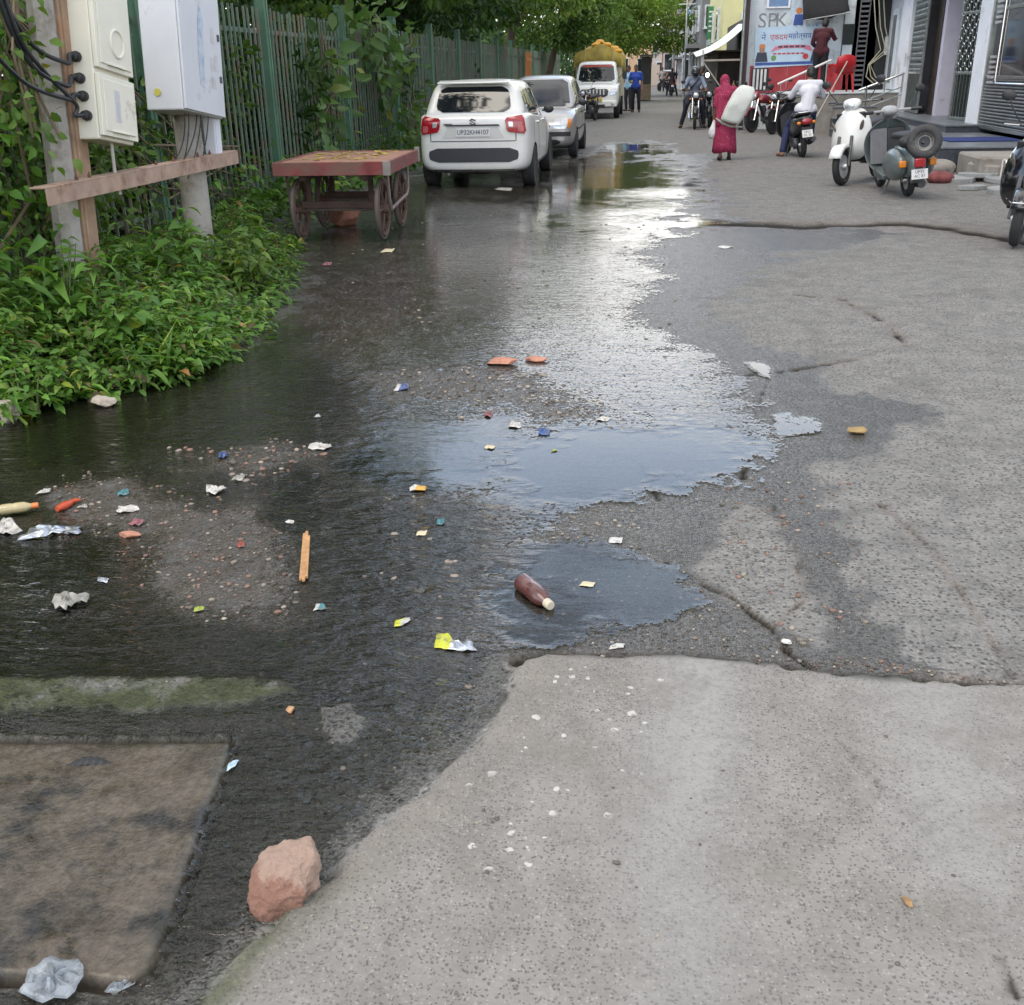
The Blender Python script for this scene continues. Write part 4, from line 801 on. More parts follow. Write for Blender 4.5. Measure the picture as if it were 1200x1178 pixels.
b = MB(); lb_(b, XF-.09, XF-.04, 29.6, 30.3, 1.0, 2.9); w_ = b.build('window', WALLG, hs_, smooth=False, bevel=.01); b = MB(); lb_(b, XF-.096, XF-.088, 29.75, 30.15, 1.15, 2.75); b.build('pane', mat('grey_glass', (.20,.21,.23), .15, var=.2), w_, smooth=False)
# recess behind the open gates : jamb panel, door with a cream lower half
b = MB(); lb_(b, XF+.02, XF+.33, 25.2, 25.9, .52, 3.6); b.build('jamb', LILAC, hs_, smooth=False, bevel=.006); b = MB(); lb_(b, XF+.0, XF+1.3, 25.42, 25.9, .52, 3.6); b.build('back_wall', WOODD, hs_, smooth=False)
b = MB(); lb_(b, XF+.36, XF+1.25, 25.33, 25.40, .54, 3.5); d = b.build('inner_door', WOODD, hs_, smooth=False, bevel=.006)
b = MB(); lb_(b, XF+.44, XF+.86, 25.31, 25.335, .66, 1.60); b.build('door_panel', CREAMP, d, smooth=False, bevel=.006)
b = MB(); lb_(b, XF+.50, XF+.74, 25.31, 25.335, 2.42, 2.80); b.build('door_panel', CREAMP, d, smooth=False, bevel=.006)
b = MB(); lb_(b, XF+.46, XF+.84, 25.315, 25.332, 1.72, 2.34); b.build('door_glass', GLASSD, d, smooth=False)
# gate leaves: frame, sheet, bars, scroll ornaments
def gate_leaf(name, p0, p1, z0, z1, label=None, style=0, parent=hs_):
    a = Vector((p0[0],p0[1],0))-Vector((HO.x,HO.y,0)); e = Vector((p1[0],p1[1],0))-Vector((HO.x,HO.y,0)); d = (e-a); wd = d.length; d.normalize(); n = Vector((d.y,-d.x,0))
    if n.dot(Vector((-1,-1,0))) < 0: n = -n
    P = lambda u, z, o=0: a+d*u+Vector((0,0,z))+n*o
    b = MB(); b.patch([P(0,z0),P(wd,z0),P(wd,z1),P(0,z1)], .012, n); g_ = b.build(name, STEELD, parent, smooth=False)
    if label: g_['label'] = label
    b = MB()
    for u in (0,wd): b.bar(P(u,z0,.03),P(u,z1,.03),.05,.05)
    for z in (z0+.02, z0+(z1-z0)*.30, z0+(z1-z0)*.68, z1-.02): b.bar(P(0,z,.03),P(wd,z,.03),.045,.05)
    b.build('gate_frame', STEEL, g_, smooth=False, bevel=.004)
    b = MB()
    if style == 0:
        nb = max(4, int(wd/.11))
        for i in range(1, nb): b.tube([P(wd*i/nb,z0+.03,.035),P(wd*i/nb,z1-.03,.035)], .008, 5)
        b.build('bars', STEEL, g_); b = MB()
        for i in range(nb):
            for z in np.arange(z0+(z1-z0)*.32, z1-.1, .23): b.torus(P(wd*(i+.5)/nb, z+.1*(i % 2), .045), n, .04, .009, 10, 5)
        b.build('scrolls', STEEL, g_)
    else:
        for z in np.arange(z0+.06, z0+(z1-z0)*.29, .055): b.tube([P(.04,z,.03),P(wd-.04,z,.03)], .016, 6)
        b.build('ribs', mat('dull_steel', (.25,.26,.26), .4, .7, var=.3), g_); b = MB()
        for z in list(np.arange(1.26, 1.75, .085))+list(np.arange(2.25, 2.85, .085)): b = MB(); b.bar(P(wd-.20-.33,z,.045),P(wd-.20,z,.045),.03,.042); b.build('slat', mat('bright_steel', (.75,.76,.78), .3, .6, var=.1), g_, smooth=False)
        b = MB()
        pts = [P(.25,1.25,.05),P(wd-.75,1.25,.05),P(wd-.68,1.32,.05),P(wd-.68,2.75,.05),P(.25,2.75,.05)]; b.tube(pts, .02, 8); b.build('glass_rim', CHROME, g_)
        b = MB(); b.patch([P(.25,1.28,.02),P(wd-.7,1.28,.02),P(wd-.7,2.74,.02),P(.25,2.74,.02)], .006, n); b.build('glass_pane', GLASSD, g_, smooth=False)
    return g_
gate_leaf('gate_leaf', (XF,27.9), (XF-.15,26.0), .55, 3.4, 'half open steel leaf left of the doorway')
gate_leaf('gate_leaf', (XF+.1,22.3), (XF-.12,23.25), .55, 3.4, 'open steel leaf edge-on right of the doorway')
gate_leaf('steel_shutter', (XF-.05,18.7), (XF-.05,21.4), .47, 3.4, 'closed steel front with bright slats at the right picture edge', 1)
# wall-mounted things
for (y0_, z0_, w0, h0, lb) in ((31.7,2.3,.35,.5,'small grey meter box high on the white wall beside the dark curtain'), (30.9,2.05,.3,.45,'small grey switch box on the white wall beside the window')):
    t = thing('switch_box', lb, 'switch box', (XF-.06, y0_, z0_)); b = MB(); b.box((0,0,0),(.12,w0,h0)); b.build('casing', WALLG, t, smooth=False, bevel=.01); b = MB(); b.box((-.066,0,0),(.012,w0*.8,h0*.8)); b.build('lid', STEEL, t, smooth=False, bevel=.004)
t = thing('wall_plaque', 'brown narrow upright plaque hanging on the white wall above the handrail', 'sign', (XF-.08, 31.6, 1.45)); b = MB(); b.prism([(-.3,-.42),(.3,-.42),(.36,0),(.26,.42),(-.26,.42),(-.36,0)], -.025, .025, 'x'); b.build('board', mat('plaque_brown', (.22,.13,.10), .6, var=.4, vscale=7), t, smooth=False, bevel=.01)
b = MB(); b.box((-.03,0,0),(.012,.3,.7)); b.build('face', mat('plaque_face', (.33,.20,.16), .6, var=.6, vscale=12), t, smooth=False)
# plinth and steps
def stone_block(name, label, x0, x1, y0_, y1_, z0, z1, m, cat='step', grp=None, top=None):
    t = thing(name, label, cat, ((x0+x1)/2, (y0_+y1_)/2, z0), 0, grp); b = MB(); b.box((0,0,(z1-z0-.035)/2),(x1-x0,y1_-y0_,z1-z0-.035)); b.build('riser', m, t, smooth=False, bevel=.006)
    b = MB(); b.box((-.012,-.012,z1-z0-.017),(x1-x0+.025,y1_-y0_+.025,.034)); b.build('tread', top or GRANT, t, smooth=False, bevel=.006); return t
stone_block('plinth', 'low grey granite plinth in front of the white house', 4.45, 6.1, 17.7, 27.2, -.02, .39, DARKT, 'plinth')
stone_block('plinth', 'upper dark granite plinth directly under the doors of the white house', 5.42, 7.4, 21.3, 28.9, .385, .53, DARKT, 'plinth')
stone_block('plinth', 'tall grey plinth carrying the red chair before the poster wall', 3.3, 6.1, 28.4, 31.0, -.02, .97, MASON, 'plinth', top=WALLG)
stone_block('step', 'lowest dark tiled step below the red chair', 4.25, 5.4, 26.9, 27.4, -.02, .2, DARKT, grp='dark tiled steps'); stone_block('step', 'middle dark tiled step below the red chair', 4.3, 5.4, 27.4, 27.8, -.02, .42, DARKT, grp='dark tiled steps'); stone_block('step', 'top pale step touching the tall plinth', 4.4, 5.4, 27.8, 28.19, -.02, .66, MASON, grp='dark tiled steps')
b = MB(); b.box((0,0,.0),(1.15,1.0,.012)); o = b.build('door_mat', mat('blue_mat', (.016,.032,.15), .9, var=.3, vscale=20, bump=.004, bscale=120), smooth=False, bevel=.003); o.location = (5.42,19.2,.402); tag(o, 'blue mat lying on the granite plinth before the steel front', 'mat')
b = MB(); b.box((0,0,.0),(.3,1.2,.012)); o = b.build('door_mat', MATS['blue_mat'], smooth=False, bevel=.003); o.location = (5.1,24.2,.402); tag(o, 'blue runner along the foot of the upper dark plinth', 'mat')
t = thing('cement_ledge', 'rough broken cement ledge below the blue mat', 'ledge', (5.3,16.95,0)); b = MB(); b.box((.05,0,.16),(1.3,1.2,.34)); b.box((-.35,-.35,.11),(.5,.6,.22),(0,.05,.2)); b.build('ledge', MASON, t, smooth=False, bevel=.03, seg=1)
t = thing('handrail', 'steel handrail on posts rising towards the white house', 'handrail', (5.0,28.0,0))
b = MB(); b.tube([(-.05,0,1.02),(1.35,0,1.52)], .028, 10); b.build('top_rail', CHROME, t); b = MB(); b.tube([(.12,0,.78),(1.35,0,1.22)], .015, 8); b.build('lower_rail', STEEL, t); b = MB(); b.tube([(.12,0,.60),(1.35,0,1.04)], .015, 8); b.build('lower_rail', STEEL, t)
for x_ in (.12,.55,.95,1.3):
    b = MB(); b.tube([(x_,0,.97 if x_ > .2 else .2),(x_,0,1.07+.357*x_)], .03 if x_ < .2 else .014, 8); b.build('post', STEEL, t)
t = thing('handrail', 'white painted handrail slanting in front of the red panels', 'handrail', (3.0,28.15,.97)); b = MB(); b.tube([(0,0,.22),(1.25,0,.75)], .026, 8); b.build('rail', mat('white_rail', (.74,.70,.68), .45), t)
for x_, h_ in ((.08,.25),(1.15,.71)): b = MB(); b.tube([(x_,0,0),(x_,0,h_)], .014, 6); b.build('post', STEEL, t)
b = MB(); b.tube([at(957,137,27.0), at(993,72,27.6)], .017, 6); o = b.build('pole_stick', mat('bamboo', (.42,.36,.30), .6, var=.2)); tag(o, 'thin pale stick leaning from the steps up to the red chair', 'stick')
# poster wall at Y=31
pw = thing('poster_wall', 'pale painted shop wall covered with lettering and posters above red panels', 'wall', (2.45,31.0,0)); PO = Vector((2.45,31.0,0))
b = MB(); b.box((1.8,.3,3.1),(3.65,.6,6.2)); b.build('wall', WALLG, pw, smooth=False)
RED = mat('red_panel', (.36,.035,.045), .5, var=.25, vscale=4, dirt=(.20,.05,.06), dscale=3, damt=.4)
for i in range(5): b = MB(); b.box((.33+.50*i,-.015,1.28),(.485,.03,.70)); b.build('red_panel', RED, pw, smooth=False, bevel=.006)
b = MB()
for i in range(4): b.box((.20+.10*i,-.045,1.28),(.055,.02,.52))
b.build('white_stripes', mat('white_stripe', (.7,.68,.68), .6), pw, smooth=False); b = MB(); b.box((.36,-.035,1.28),(.46,.012,.56)); b.build('black_backing', BLKP, pw, smooth=False)
INK = mat('dark_ink', (.05,.06,.09), .7, var=.2); REDI = mat('red_ink', (.50,.05,.05), .7, var=.2); BLUI = mat('blue_ink', (.05,.10,.33), .7, var=.2); PINKI = mat('pink_ink', (.62,.20,.27), .7); SKIN_P = mat('print_skin', (.36,.20,.13), .7); ORGI = mat('orange_ink', (.60,.22,.06), .7); GRNI = mat('green_ink', (.15,.32,.10), .7)
rx90 = (R(90),0,0)
ban = thing('banner', 'pale blue printed banner with red and dark writing on the shop wall', 'banner', (2.62,30.96,1.60))
b = MB(); b.box((.94,0,.50),(1.88,.016,1.0),(0,R(-2),0)); b.build('sheet', mat('banner_sheet', (.47,.60,.72), .55, var=.12, vscale=3), ban, smooth=False)
text_obj('title', 'ने', .22, BLUI, ban, (.22,-.011,.72), rx90); text_obj('title', 'एकदम', .19, REDI, ban, (.62,-.011,.72), rx90); text_obj('title', 'महोत्सव', .19, BLUI, ban, (1.17,-.011,.74), rx90)
text_obj('line', 'h.  मो.  ८५  ८ क', .10, INK, ban, (1.32,-.011,1.0), rx90)
def flat(name, polys, m, parent, y=-.011, th=.002):
    b = MB()
    for pl in polys: b.patch([(u,y,v) for u, v in pl], th, (0,-1,0))
    return b.build(name, m, parent, smooth=False)
circ = lambda cx, cz, r, s=1.0, n=14: [(cx+r*cos(2*pi*i/n), cz+r*s*sin(2*pi*i/n)) for i in range(n)]
flat('arched_band', [[(.42,.36),(.55,.50),(.75,.53),(1.25,.53),(1.45,.50),(1.55,.36),(1.45,.38),(1.25,.45),(.75,.45),(.55,.40)]], PINKI, ban)
flat('writing', [[(.62+.15*i,.465),(.73+.15*i,.465),(.73+.15*i,.51),(.62+.15*i,.51)] for i in range(5)], INK, ban, -.014)
flat('writing', [[(.5+.12*i,.30),(.59+.12*i,.30),(.59+.12*i,.335),(.5+.12*i,.335)] for i in range(7)], REDI, ban); flat('emblem', [circ(.52,.21,.07)], GRNI, ban); flat('emblem', [circ(1.36,.24,.075)], REDI, ban)
flat('bottom_band', [[(.04,.03),(1.82,.05),(1.82,.12),(.04,.10)]], BLUI, ban)
for cx, hat, lb in ((.20,ORGI,None),(1.66,INK,None)):
    flat('portrait', [[(cx-.17,.12),(cx+.17,.12),(cx+.12,.36),(cx-.12,.36)]], INK, ban, -.013); flat('portrait_face', [circ(cx,.43,.075,1.2)], SKIN_P, ban, -.0155); flat('portrait_hair', [[(cx-.08,.47),(cx+.08,.47),(cx+.06,.56),(cx-.06,.56)]], hat, ban, -.0175)
for i, (ch, x_) in enumerate((('S',.36),('P',.62),('K',.86))): text_obj('painted_letter', ch, .52, mat('grey_letter', (.22,.24,.26), .7), pw, (x_-.03,-.004,2.72), rx90)
pb = thing('poster', 'blue and white upright poster beside the painted letters', 'poster', (3.50,30.98,2.42)); b = MB(); b.box((.22,0,.55),(.44,.014,1.1)); b.build('sheet', mat('poster_sheet', (.50,.58,.66), .6, var=.3, vscale=6), pb, smooth=False)
text_obj('line', 'सेल', .17, BLUI, pb, (.22,-.009,.85), rx90); flat('figure', [[(.08,.1),(.36,.1),(.33,.45),(.12,.45)]], BLUI, pb, -.009); flat('figure_head', [circ(.22,.54,.08)], ORGI, pb, -.009)
b = MB(); b.box((.55,0,.3),(.62,.05,.5)); 
t = thing('shop_window', 'blue pane in a pale frame at the top of the poster wall', 'window', (2.62,30.97,2.98)); b.build('frame', WALLW, t, smooth=False, bevel=.01); b = MB(); b.box((.55,-.028,.3),(.5,.01,.4)); b.build('pane', mat('blue_pane', (.10,.20,.38), .15), t, smooth=False)
t = thing('awning', 'black cloth awning sagging from the poster wall above the standing man', 'awning', (3.95,30.6,2.6)); b = MB(); secs = []
for i in range(9): u = i/8; secs.append([(-.22+u*1.15, .35, 1.0-.1*sin(pi*u)), (-.22+u*1.15, -.25, .45-.1*sin(pi*u)), (-.22+u*1.15, -.55, .10+.18*u-.07*sin(pi*u)+.03*sin(9*u))])
b.loft(secs, closed=False); o = b.build('cloth', mat('black_cloth', (.012,.012,.013), .9, var=.4), t); q = o.modifiers.new('s','SOLIDIFY'); q.thickness = .012
b = MB(); b.tube([(-.2,-.55,.08),(.95,-.55,.24)], .016, 6); b.build('rod', STEEL, t)
# clutter behind the man: dark niche, small grille, ladder-like lattice
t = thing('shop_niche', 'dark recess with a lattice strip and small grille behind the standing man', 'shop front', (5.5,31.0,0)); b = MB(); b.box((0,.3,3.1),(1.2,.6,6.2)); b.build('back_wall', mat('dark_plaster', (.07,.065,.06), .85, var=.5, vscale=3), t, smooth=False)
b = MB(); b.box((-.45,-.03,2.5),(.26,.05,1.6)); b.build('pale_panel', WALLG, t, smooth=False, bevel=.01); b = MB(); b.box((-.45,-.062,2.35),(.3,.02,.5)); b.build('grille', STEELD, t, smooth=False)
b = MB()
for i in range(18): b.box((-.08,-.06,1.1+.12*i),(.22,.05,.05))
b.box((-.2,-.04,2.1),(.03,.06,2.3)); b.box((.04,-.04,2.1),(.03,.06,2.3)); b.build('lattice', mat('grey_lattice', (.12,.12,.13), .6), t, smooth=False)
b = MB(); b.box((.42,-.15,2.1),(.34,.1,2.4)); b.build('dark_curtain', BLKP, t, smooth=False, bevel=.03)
for k in range(3):
    b = MB(); a = Vector((5.55+.12*k,30.7,3.3)); b.tube([a, a+Vector((.12,-.1,-.8)), a+Vector((.3,-.15,-1.35)), a+Vector((.02-.1*k,-.2,-1.7)), a+Vector((.0,-.15,-2.0)), a+Vector((.25,-.1,-2.2))], .014, 6); tag(b.build('hanging_hose', mat('pale_hose', (.45,.42,.30), .5)), ['pale hose looping down beside the dark curtain','middle hose hanging in the dark niche','right hose hanging against the white house corner'][k], 'hose')
t = thing('wall_pillar', 'dark brown pillar with a thin silver pipe at the corner of the poster wall', 'pillar', (2.33,30.75,0)); b = MB(); b.box((0,0,3),(.17,.2,6)); b.build('shaft', mat('brown_pillar', (.055,.03,.03), .6, var=.3), t, smooth=False, bevel=.01); b = MB(); b.tube([(-.07,-.2,0),(-.07,-.2,6)], .04, 10); b.build('pipe', STEEL, t)
# ---- far frontage
def house(name, label, cat, x0, x1, y0_, y1_, h, m, wins=(), roof=None, side=()):
    t = thing(name, label, cat, (x0, y0_, 0)); b = MB(); b.box(((x1-x0)/2,(y1_-y0_)/2,h/2),(x1-x0,y1_-y0_,h)); b.build('wall', m, t, smooth=False)
    b = MB(); b.box(((x1-x0)/2,(y1_-y0_)/2,h+.2),(x1-x0+.3,y1_-y0_+.3,.4)); b.build('parapet', roof or WALLG, t, smooth=False, bevel=.03)
    for (u, z, w_, h_) in wins:
        b = MB(); b.box((u,-.05,z),(w_+.16,.12,h_+.16)); f = b.build('window', WALLG, t, smooth=False, bevel=.01); b = MB(); b.box((u,-.112,z),(w_,.012,h_)); b.build('pane', GLASSD, f, smooth=False); b = MB(); b.box((u,-.14,z-h_/2-.10),(w_+.3,.22,.06)); b.build('sill', WALLG, f, smooth=False)
    for (v, z, w_, h_) in side:
        b = MB(); b.box((-.05,v,z),(.12,w_+.16,h_+.16)); f = b.build('window', WALLG, t, smooth=False, bevel=.01); b = MB(); b.box((-.112,v,z),(.012,w_,h_)); b.build('pane', GLASSD, f, smooth=False)
    return t
YEL = mat('yellow_wall', (.56,.53,.27), .75, var=.1, vscale=1.5, dirt=(.36,.33,.20), dscale=1, damt=.35); GRYC = mat('grey_cement_wall', (.20,.205,.22), .85, var=.2, vscale=1.5, dirt=(.11,.11,.11), dscale=1, damt=.4)
PNK = mat('pink_brick_wall', (.36,.19,.16), .8, var=.25, vscale=1.2, dirt=(.45,.33,.28), dscale=.8, damt=.4); CRM = mat('cream_far_wall', (.58,.40,.25), .75, var=.15)
# shop under the white awning
t = thing('awning_shop', 'dark open shop front under a sagging white tarpaulin awning', 'shop', (2.45,34,0)); b = MB(); b.box((2.3,5,1.5),(4.2,9.8,3.0)); b.box((-.1,5.2,1.0),(1.0,9.2,2.0)); b.box((-.25,5,2.05),(1.2,9.8,.06)); b.build('back_block', mat('shop_shade', (.05,.042,.035), .8, var=.5, vscale=2), t, smooth=False)  # solid dark block: the shade under the awning is put into its colour
b = MB(); secs = []
for i in range(11):
    u = i/10; secs.append([(.30-1.62*v**1.0, -1.2+u*6.0, 2.95-.95*v-.16*sin(pi*v)-.05*sin(5*u+2*v)+.10*(u-.5)*v) for v in [k/8 for k in range(9)]])
b.loft(secs, closed=False); o = b.build('tarpaulin', mat('white_tarp', (.80,.81,.82), .65, var=.12, vscale=2, dirt=(.42,.40,.38), dscale=1.5, damt=.3), t); q = o.modifiers.new('s','SOLIDIFY'); q.thickness = .012
for y_ in (-1.1,1.9,4.7): b = MB(); b.tube([(-1.1,y_,-.05),(-1.12,y_,2.08)], .035, 8); b.build('awning_post', mat('pale_post', (.5,.49,.46), .6), t)
b = MB(); b.bar((-1.12,-1.1,1.80),(.2,-1.1,1.80),.05,.05); b.bar((-1.1,-1.1,1.75),(-.2,-1.1,.6),.035,.035); b.build('brace', MATS['bamboo'], t, smooth=False)
for k in range(3): b = MB(); b.box((-.35+.05*k,.2+1.3*k,.45),(.8,1.0,.9)); b.build('counter', mat('brown_counter', (.20,.10,.055), .7, var=.4), t, smooth=False, bevel=.02)
t = thing('hanging_lamp', 'small lit white bulb hanging under the awning edge', 'lamp', tuple(at(829,88,35.6))); b = MB(); b.ell((0,0,0),(.055,.055,.07)); b.build('bulb', mat('lit_bulb', (1,1,1), .3, emit=(1,.97,.9), estr=7), t); b = MB(); b.lathe([(.03,.06),(.03,.13),(.012,.14)], n=10); b.tube([(0,0,.13),(0.02,0,.75)], .006, 5); b.build('holder', BLKP, t)
t = house('yellow_house', 'pale yellow house with two dark windows above the awning shop', 'house', 2.75, 9, 49, 62, 7.2, YEL, ((1.0,3.3,.34,.75),(1.42,3.3,.26,.75),(3,3.3,.9,1.2)), YEL, ((3,3.4,1,1.2),(8,3.4,1,1.2)))
t = thing('shop_sign', 'green upright sign board on the corner of the grey house', 'sign', (2.72,57.9,3.7)); b = MB(); b.box((0,0,0),(.5,.08,1.5)); b.build('board', mat('green_board', (.05,.22,.09), .5, var=.15), t, smooth=False); b = MB()
for k in range(5): b.box((0,-.043,.5-.22*k),(.36,.006,.07))
b.build('writing', WALLW, t, smooth=False)
t = thing('shop_sign', 'pale teal sign board under the green sign', 'sign', (2.72,57.9,2.35)); b = MB(); b.box((0,0,0),(.5,.08,1.1)); b.build('board', mat('teal_board', (.36,.47,.47), .5, var=.3), t, smooth=False); b = MB(); b.box((0,-.043,.25),(.36,.006,.12)); b.build('writing', INK, t, smooth=False)
t = house('grey_house', 'grey cement house with an open balcony beyond the awning', 'house', 2.35, 9, 63, 84, 5.6, GRYC, ((.5,4.2,.5,1.0),(1.4,4.2,.6,1.0),(.9,1.2,1.4,2.0)), GRYC, ((3,4.2,1,1.2),(8,4.2,1,1.2),(14,4.2,1,1.2),(3,1.4,1.2,2.2),(9,1.4,1.4,2.2),(15,1.4,1.4,2.2)))
b = MB(); b.box((-.35,8,2.75),(.75,15.5,.22)); b.build('balcony_slab', GRYC, t, smooth=False); b = MB()
for k in range(22): b.tube([(-.68,.4+.7*k,2.86),(-.68,.4+.7*k,3.7)], .03, 5)
b.tube([(-.68,.3,3.7),(-.68,15.6,3.7)], .04, 6); b.build('balcony_rail', STEEL, t)
t = house('low_house', 'low grey house with dark openings past the grey cement house', 'house', 1.95, 9, 86, 104, 4.6, mat('faded_wall', (.34,.33,.33), .8, var=.2), ((.4,3.2,.6,1.1),(.5,1.2,.9,2.0)), GRYC, ((3,3.2,1.2,1.2),(8,3.2,1.2,1.2),(13,3.2,1.2,1.2),(3,1.2,1.5,2.2),(8,1.2,1.5,2.2),(13,1.2,1.5,2.2)))
b = MB(); b.box((-.4,9,2.35),(.9,17,.14)); b.build('shade_slab', GRYC, t, smooth=False); b = MB(); b.lathe([(.55,0),(.6,.1),(.6,1.0),(.5,1.2),(.2,1.3)], (.9,3,4.9), n=16); tk = b.build('water_tank', mat('blue_tank', (.30,.42,.62), .5, var=.1), t)
t = house('pink_house', 'tall pink brick house closing the far end of the street', 'house', .55, 8, 110, 126, 8.2, PNK, ((.6,6.6,.7,1.1),(1.7,6.6,.7,1.1),(.6,4.6,.7,1.1),(1.7,4.6,.7,1.1),(.6,2.2,.8,1.4),(1.8,2.0,.9,2.0)), mat('red_parapet', (.42,.10,.09), .6, var=.15), ((3,6.5,1,1.2),(8,6.5,1,1.2),(3,3.8,1,1.2)))
b = MB(); b.box((1.6,-.4,3.5),(3.2,.9,.15)); b.box((1.6,-.4,5.7),(3.2,.9,.15)); b.box((1.6,-.8,4.0),(3.2,.06,.75)); b.build('balcony', PNK, t, smooth=False)
t = house('orange_wall_house', 'low orange and cream house standing beyond the last tree', 'house', -7, -.55, 118, 140, 4.8, CRM, ((5.4,2.0,.7,1.2),(3.6,2.0,.8,1.3)), CRM); b = MB(); b.box((6.9,1,1.0),(.9,2,2.0)); b.build('porch', mat('porch_cream', (.52,.47,.40), .75, var=.15), t, smooth=False)
t = house('far_house', 'pale far house straight ahead where the street ends', 'house', -1.5, 4, 150, 165, 6.5, mat('far_pale_wall', (.42,.37,.34), .8, var=.2), ((1.2,4.2,.8,1.2),(3.2,4.2,.8,1.2),(2.2,1.3,1.4,2.2)), GRYC)
for (px, Y_, h_, lb) in ((788,84,6.0,'thin grey street pole at the far right roadside'),(802,66,5.5,'nearer thin pole in front of the grey cement house')):
    p = at(px, 90, Y_); t = thing('street_pole', lb, 'pole', (p[0],Y_,0)); b = MB(); b.tube([(0,0,-.1),(0,0,h_)], [.08,.05], 10); b.build('shaft', STEEL, t); b = MB(); b.bar((-.5,0,h_-.5),(.5,0,h_-.5),.06,.06); b.build('cross_arm', STEEL, t, smooth=False)
# rubble
SLATE = mat('slate_slab', (.27,.28,.28), .7, var=.25, vscale=6, dirt=(.16,.14,.12), dscale=4, damt=.4, bump=.003); BRICKM = mat('brick_red', (.30,.13,.09), .85, var=.3, vscale=9, bump=.004)
for i, (px, py, w_, d_, h_, rz, lb) in enumerate(((1122,213,.5,.45,.07,.3,'grey stone slab nearest the reddish sack'), (1148,212,.6,.5,.06,-.2,'wide pale slab in the middle of the rubble'), (1172,214,.55,.45,.07,.1,'pale slab at the right end of the rubble'), (1140,222,.45,.2,.06,.5,'narrow slab lying lowest on the road edge'), (1158,203,.75,.3,.05,-.05,'long thin board behind the slabs'), (1176,226,.4,.35,.07,.4,'slab half hidden behind the black scooter'))):
    p = gp(px, py); z = gz(p[0],p[1]); b = MB(); q = [(w_/2*cos(a)*(1+.18*rng.uniform(-1,1)), d_/2*sin(a)*(1+.18*rng.uniform(-1,1))) for a in (.5,1.2,2.0,2.6,3.5,4.3,5.1,5.8)]; b.prism(q, 0, h_, 'z'); o = b.build('stone_slab', SLATE if i != 4 else MATS['weathered_plank'], smooth=False, bevel=.008); o.location = (p[0],p[1],z+(.05 if i in (1,4) else 0)); o.rotation_euler = (rng.uniform(-.06,.06), rng.uniform(-.06,.06), rz); tag(o, lb, 'stone slab', 'rubble slabs by the plinth')
p = gp(1100,214); b = MB(); b.ell((0,0,.08),(.19,.15,.10),14,8); b.ell((.12,.02,.07),(.10,.10,.08)); o = b.build('cloth_bundle', mat('maroon_cloth', (.20,.06,.06), .9, var=.5, vscale=8, bump=.02, bscale=14), remesh=.02, sm=2); o.location = (p[0],p[1],gz(p[0],p[1])-.01); tag(o, 'reddish cloth bundle lying beside the grey scooter', 'bundle')
p = gp(1112,198); b = MB(); b.ell((0,0,.12),(.26,.2,.13),14,8); b.box((0,0,.05),(.4,.3,.1)); o = b.build('cement_lump', MASON, remesh=.03, sm=1); o.location = (4.35,17.2,0); tag(o, 'pale lump of broken cement at the plinth corner', 'rubble')
t = thing('wire_rack', 'small fallen wire rack against the cement ledge', 'rack', (4.95,16.15,.03), .2, rot=(-.5,0,-.3)); b = MB()
for i in range(8): b.tube([(.09*i,0,0),(.09*i,.0,.3)], .012, 5)
b.build('wires', mat('pale_wire', (.45,.42,.38), .6), t); b = MB(); b.tube([(0,0,.0),(.63,0,.0)], .016, 6); b.tube([(0,0,.3),(.63,0,.3)], .016, 6); b.build('rims', MATS['pale_wire'], t)
v, tt, st = weed_plants([(rng.uniform(-.1,.1), rng.uniform(-.1,.1), 0) for _ in range(9)], [.12+.15*rng.random() for _ in range(9)], .08, 91, 14, .5, spread=.1); p = (5.15,15.6,0); t = thing('weed_plant', 'small green weed sprouting from the rubble behind the black scooter', 'weed', p); o = bpy.data.objects.new('leaves', tri_mesh('leaves', v, tt, LM['weed'])); C.objects.link(o); o.parent = t; st.build('stems', STEM, t, fix=False)
# red plastic chair
t = thing('plastic_chair', 'red plastic chair standing on the tall plinth seen from behind', 'chair', (4.62,28.75,.97), R(10)); RP = mat('red_plastic', (.50,.018,.025), .4, var=.1)
b = MB(); b.box((0,0,.43),(.46,.44,.03)); b.build('seat', RP, t, bevel=.012); b = MB(); secs = []
for i in range(9): u = -1+2*i/8; secs.append([(.24*u,-.21-.03*(1-u*u),.44),(.25*u,-.25-.04*(1-u*u),.66),(.235*u,-.29-.04*(1-u*u),.80+.07*(1-u*u))])
b.loft(secs, closed=False); o = b.build('backrest', RP, t); q = o.modifiers.new('s','SOLIDIFY'); q.thickness = .018
for sx in (-1,1):
    for sy in (-1,1): b = MB(); b.tube([(.20*sx,.19*sy,.43),(.25*sx,.24*sy,0)], [.036,.024], 6); b.build('leg', RP, t)
    b = MB(); b.tube([(.25*sx,-.24,.62),(.27*sx,-.05,.65),(.26*sx,.18,.62),(.22*sx,.2,.44)], .024, 8); b.build('armrest', RP, t)
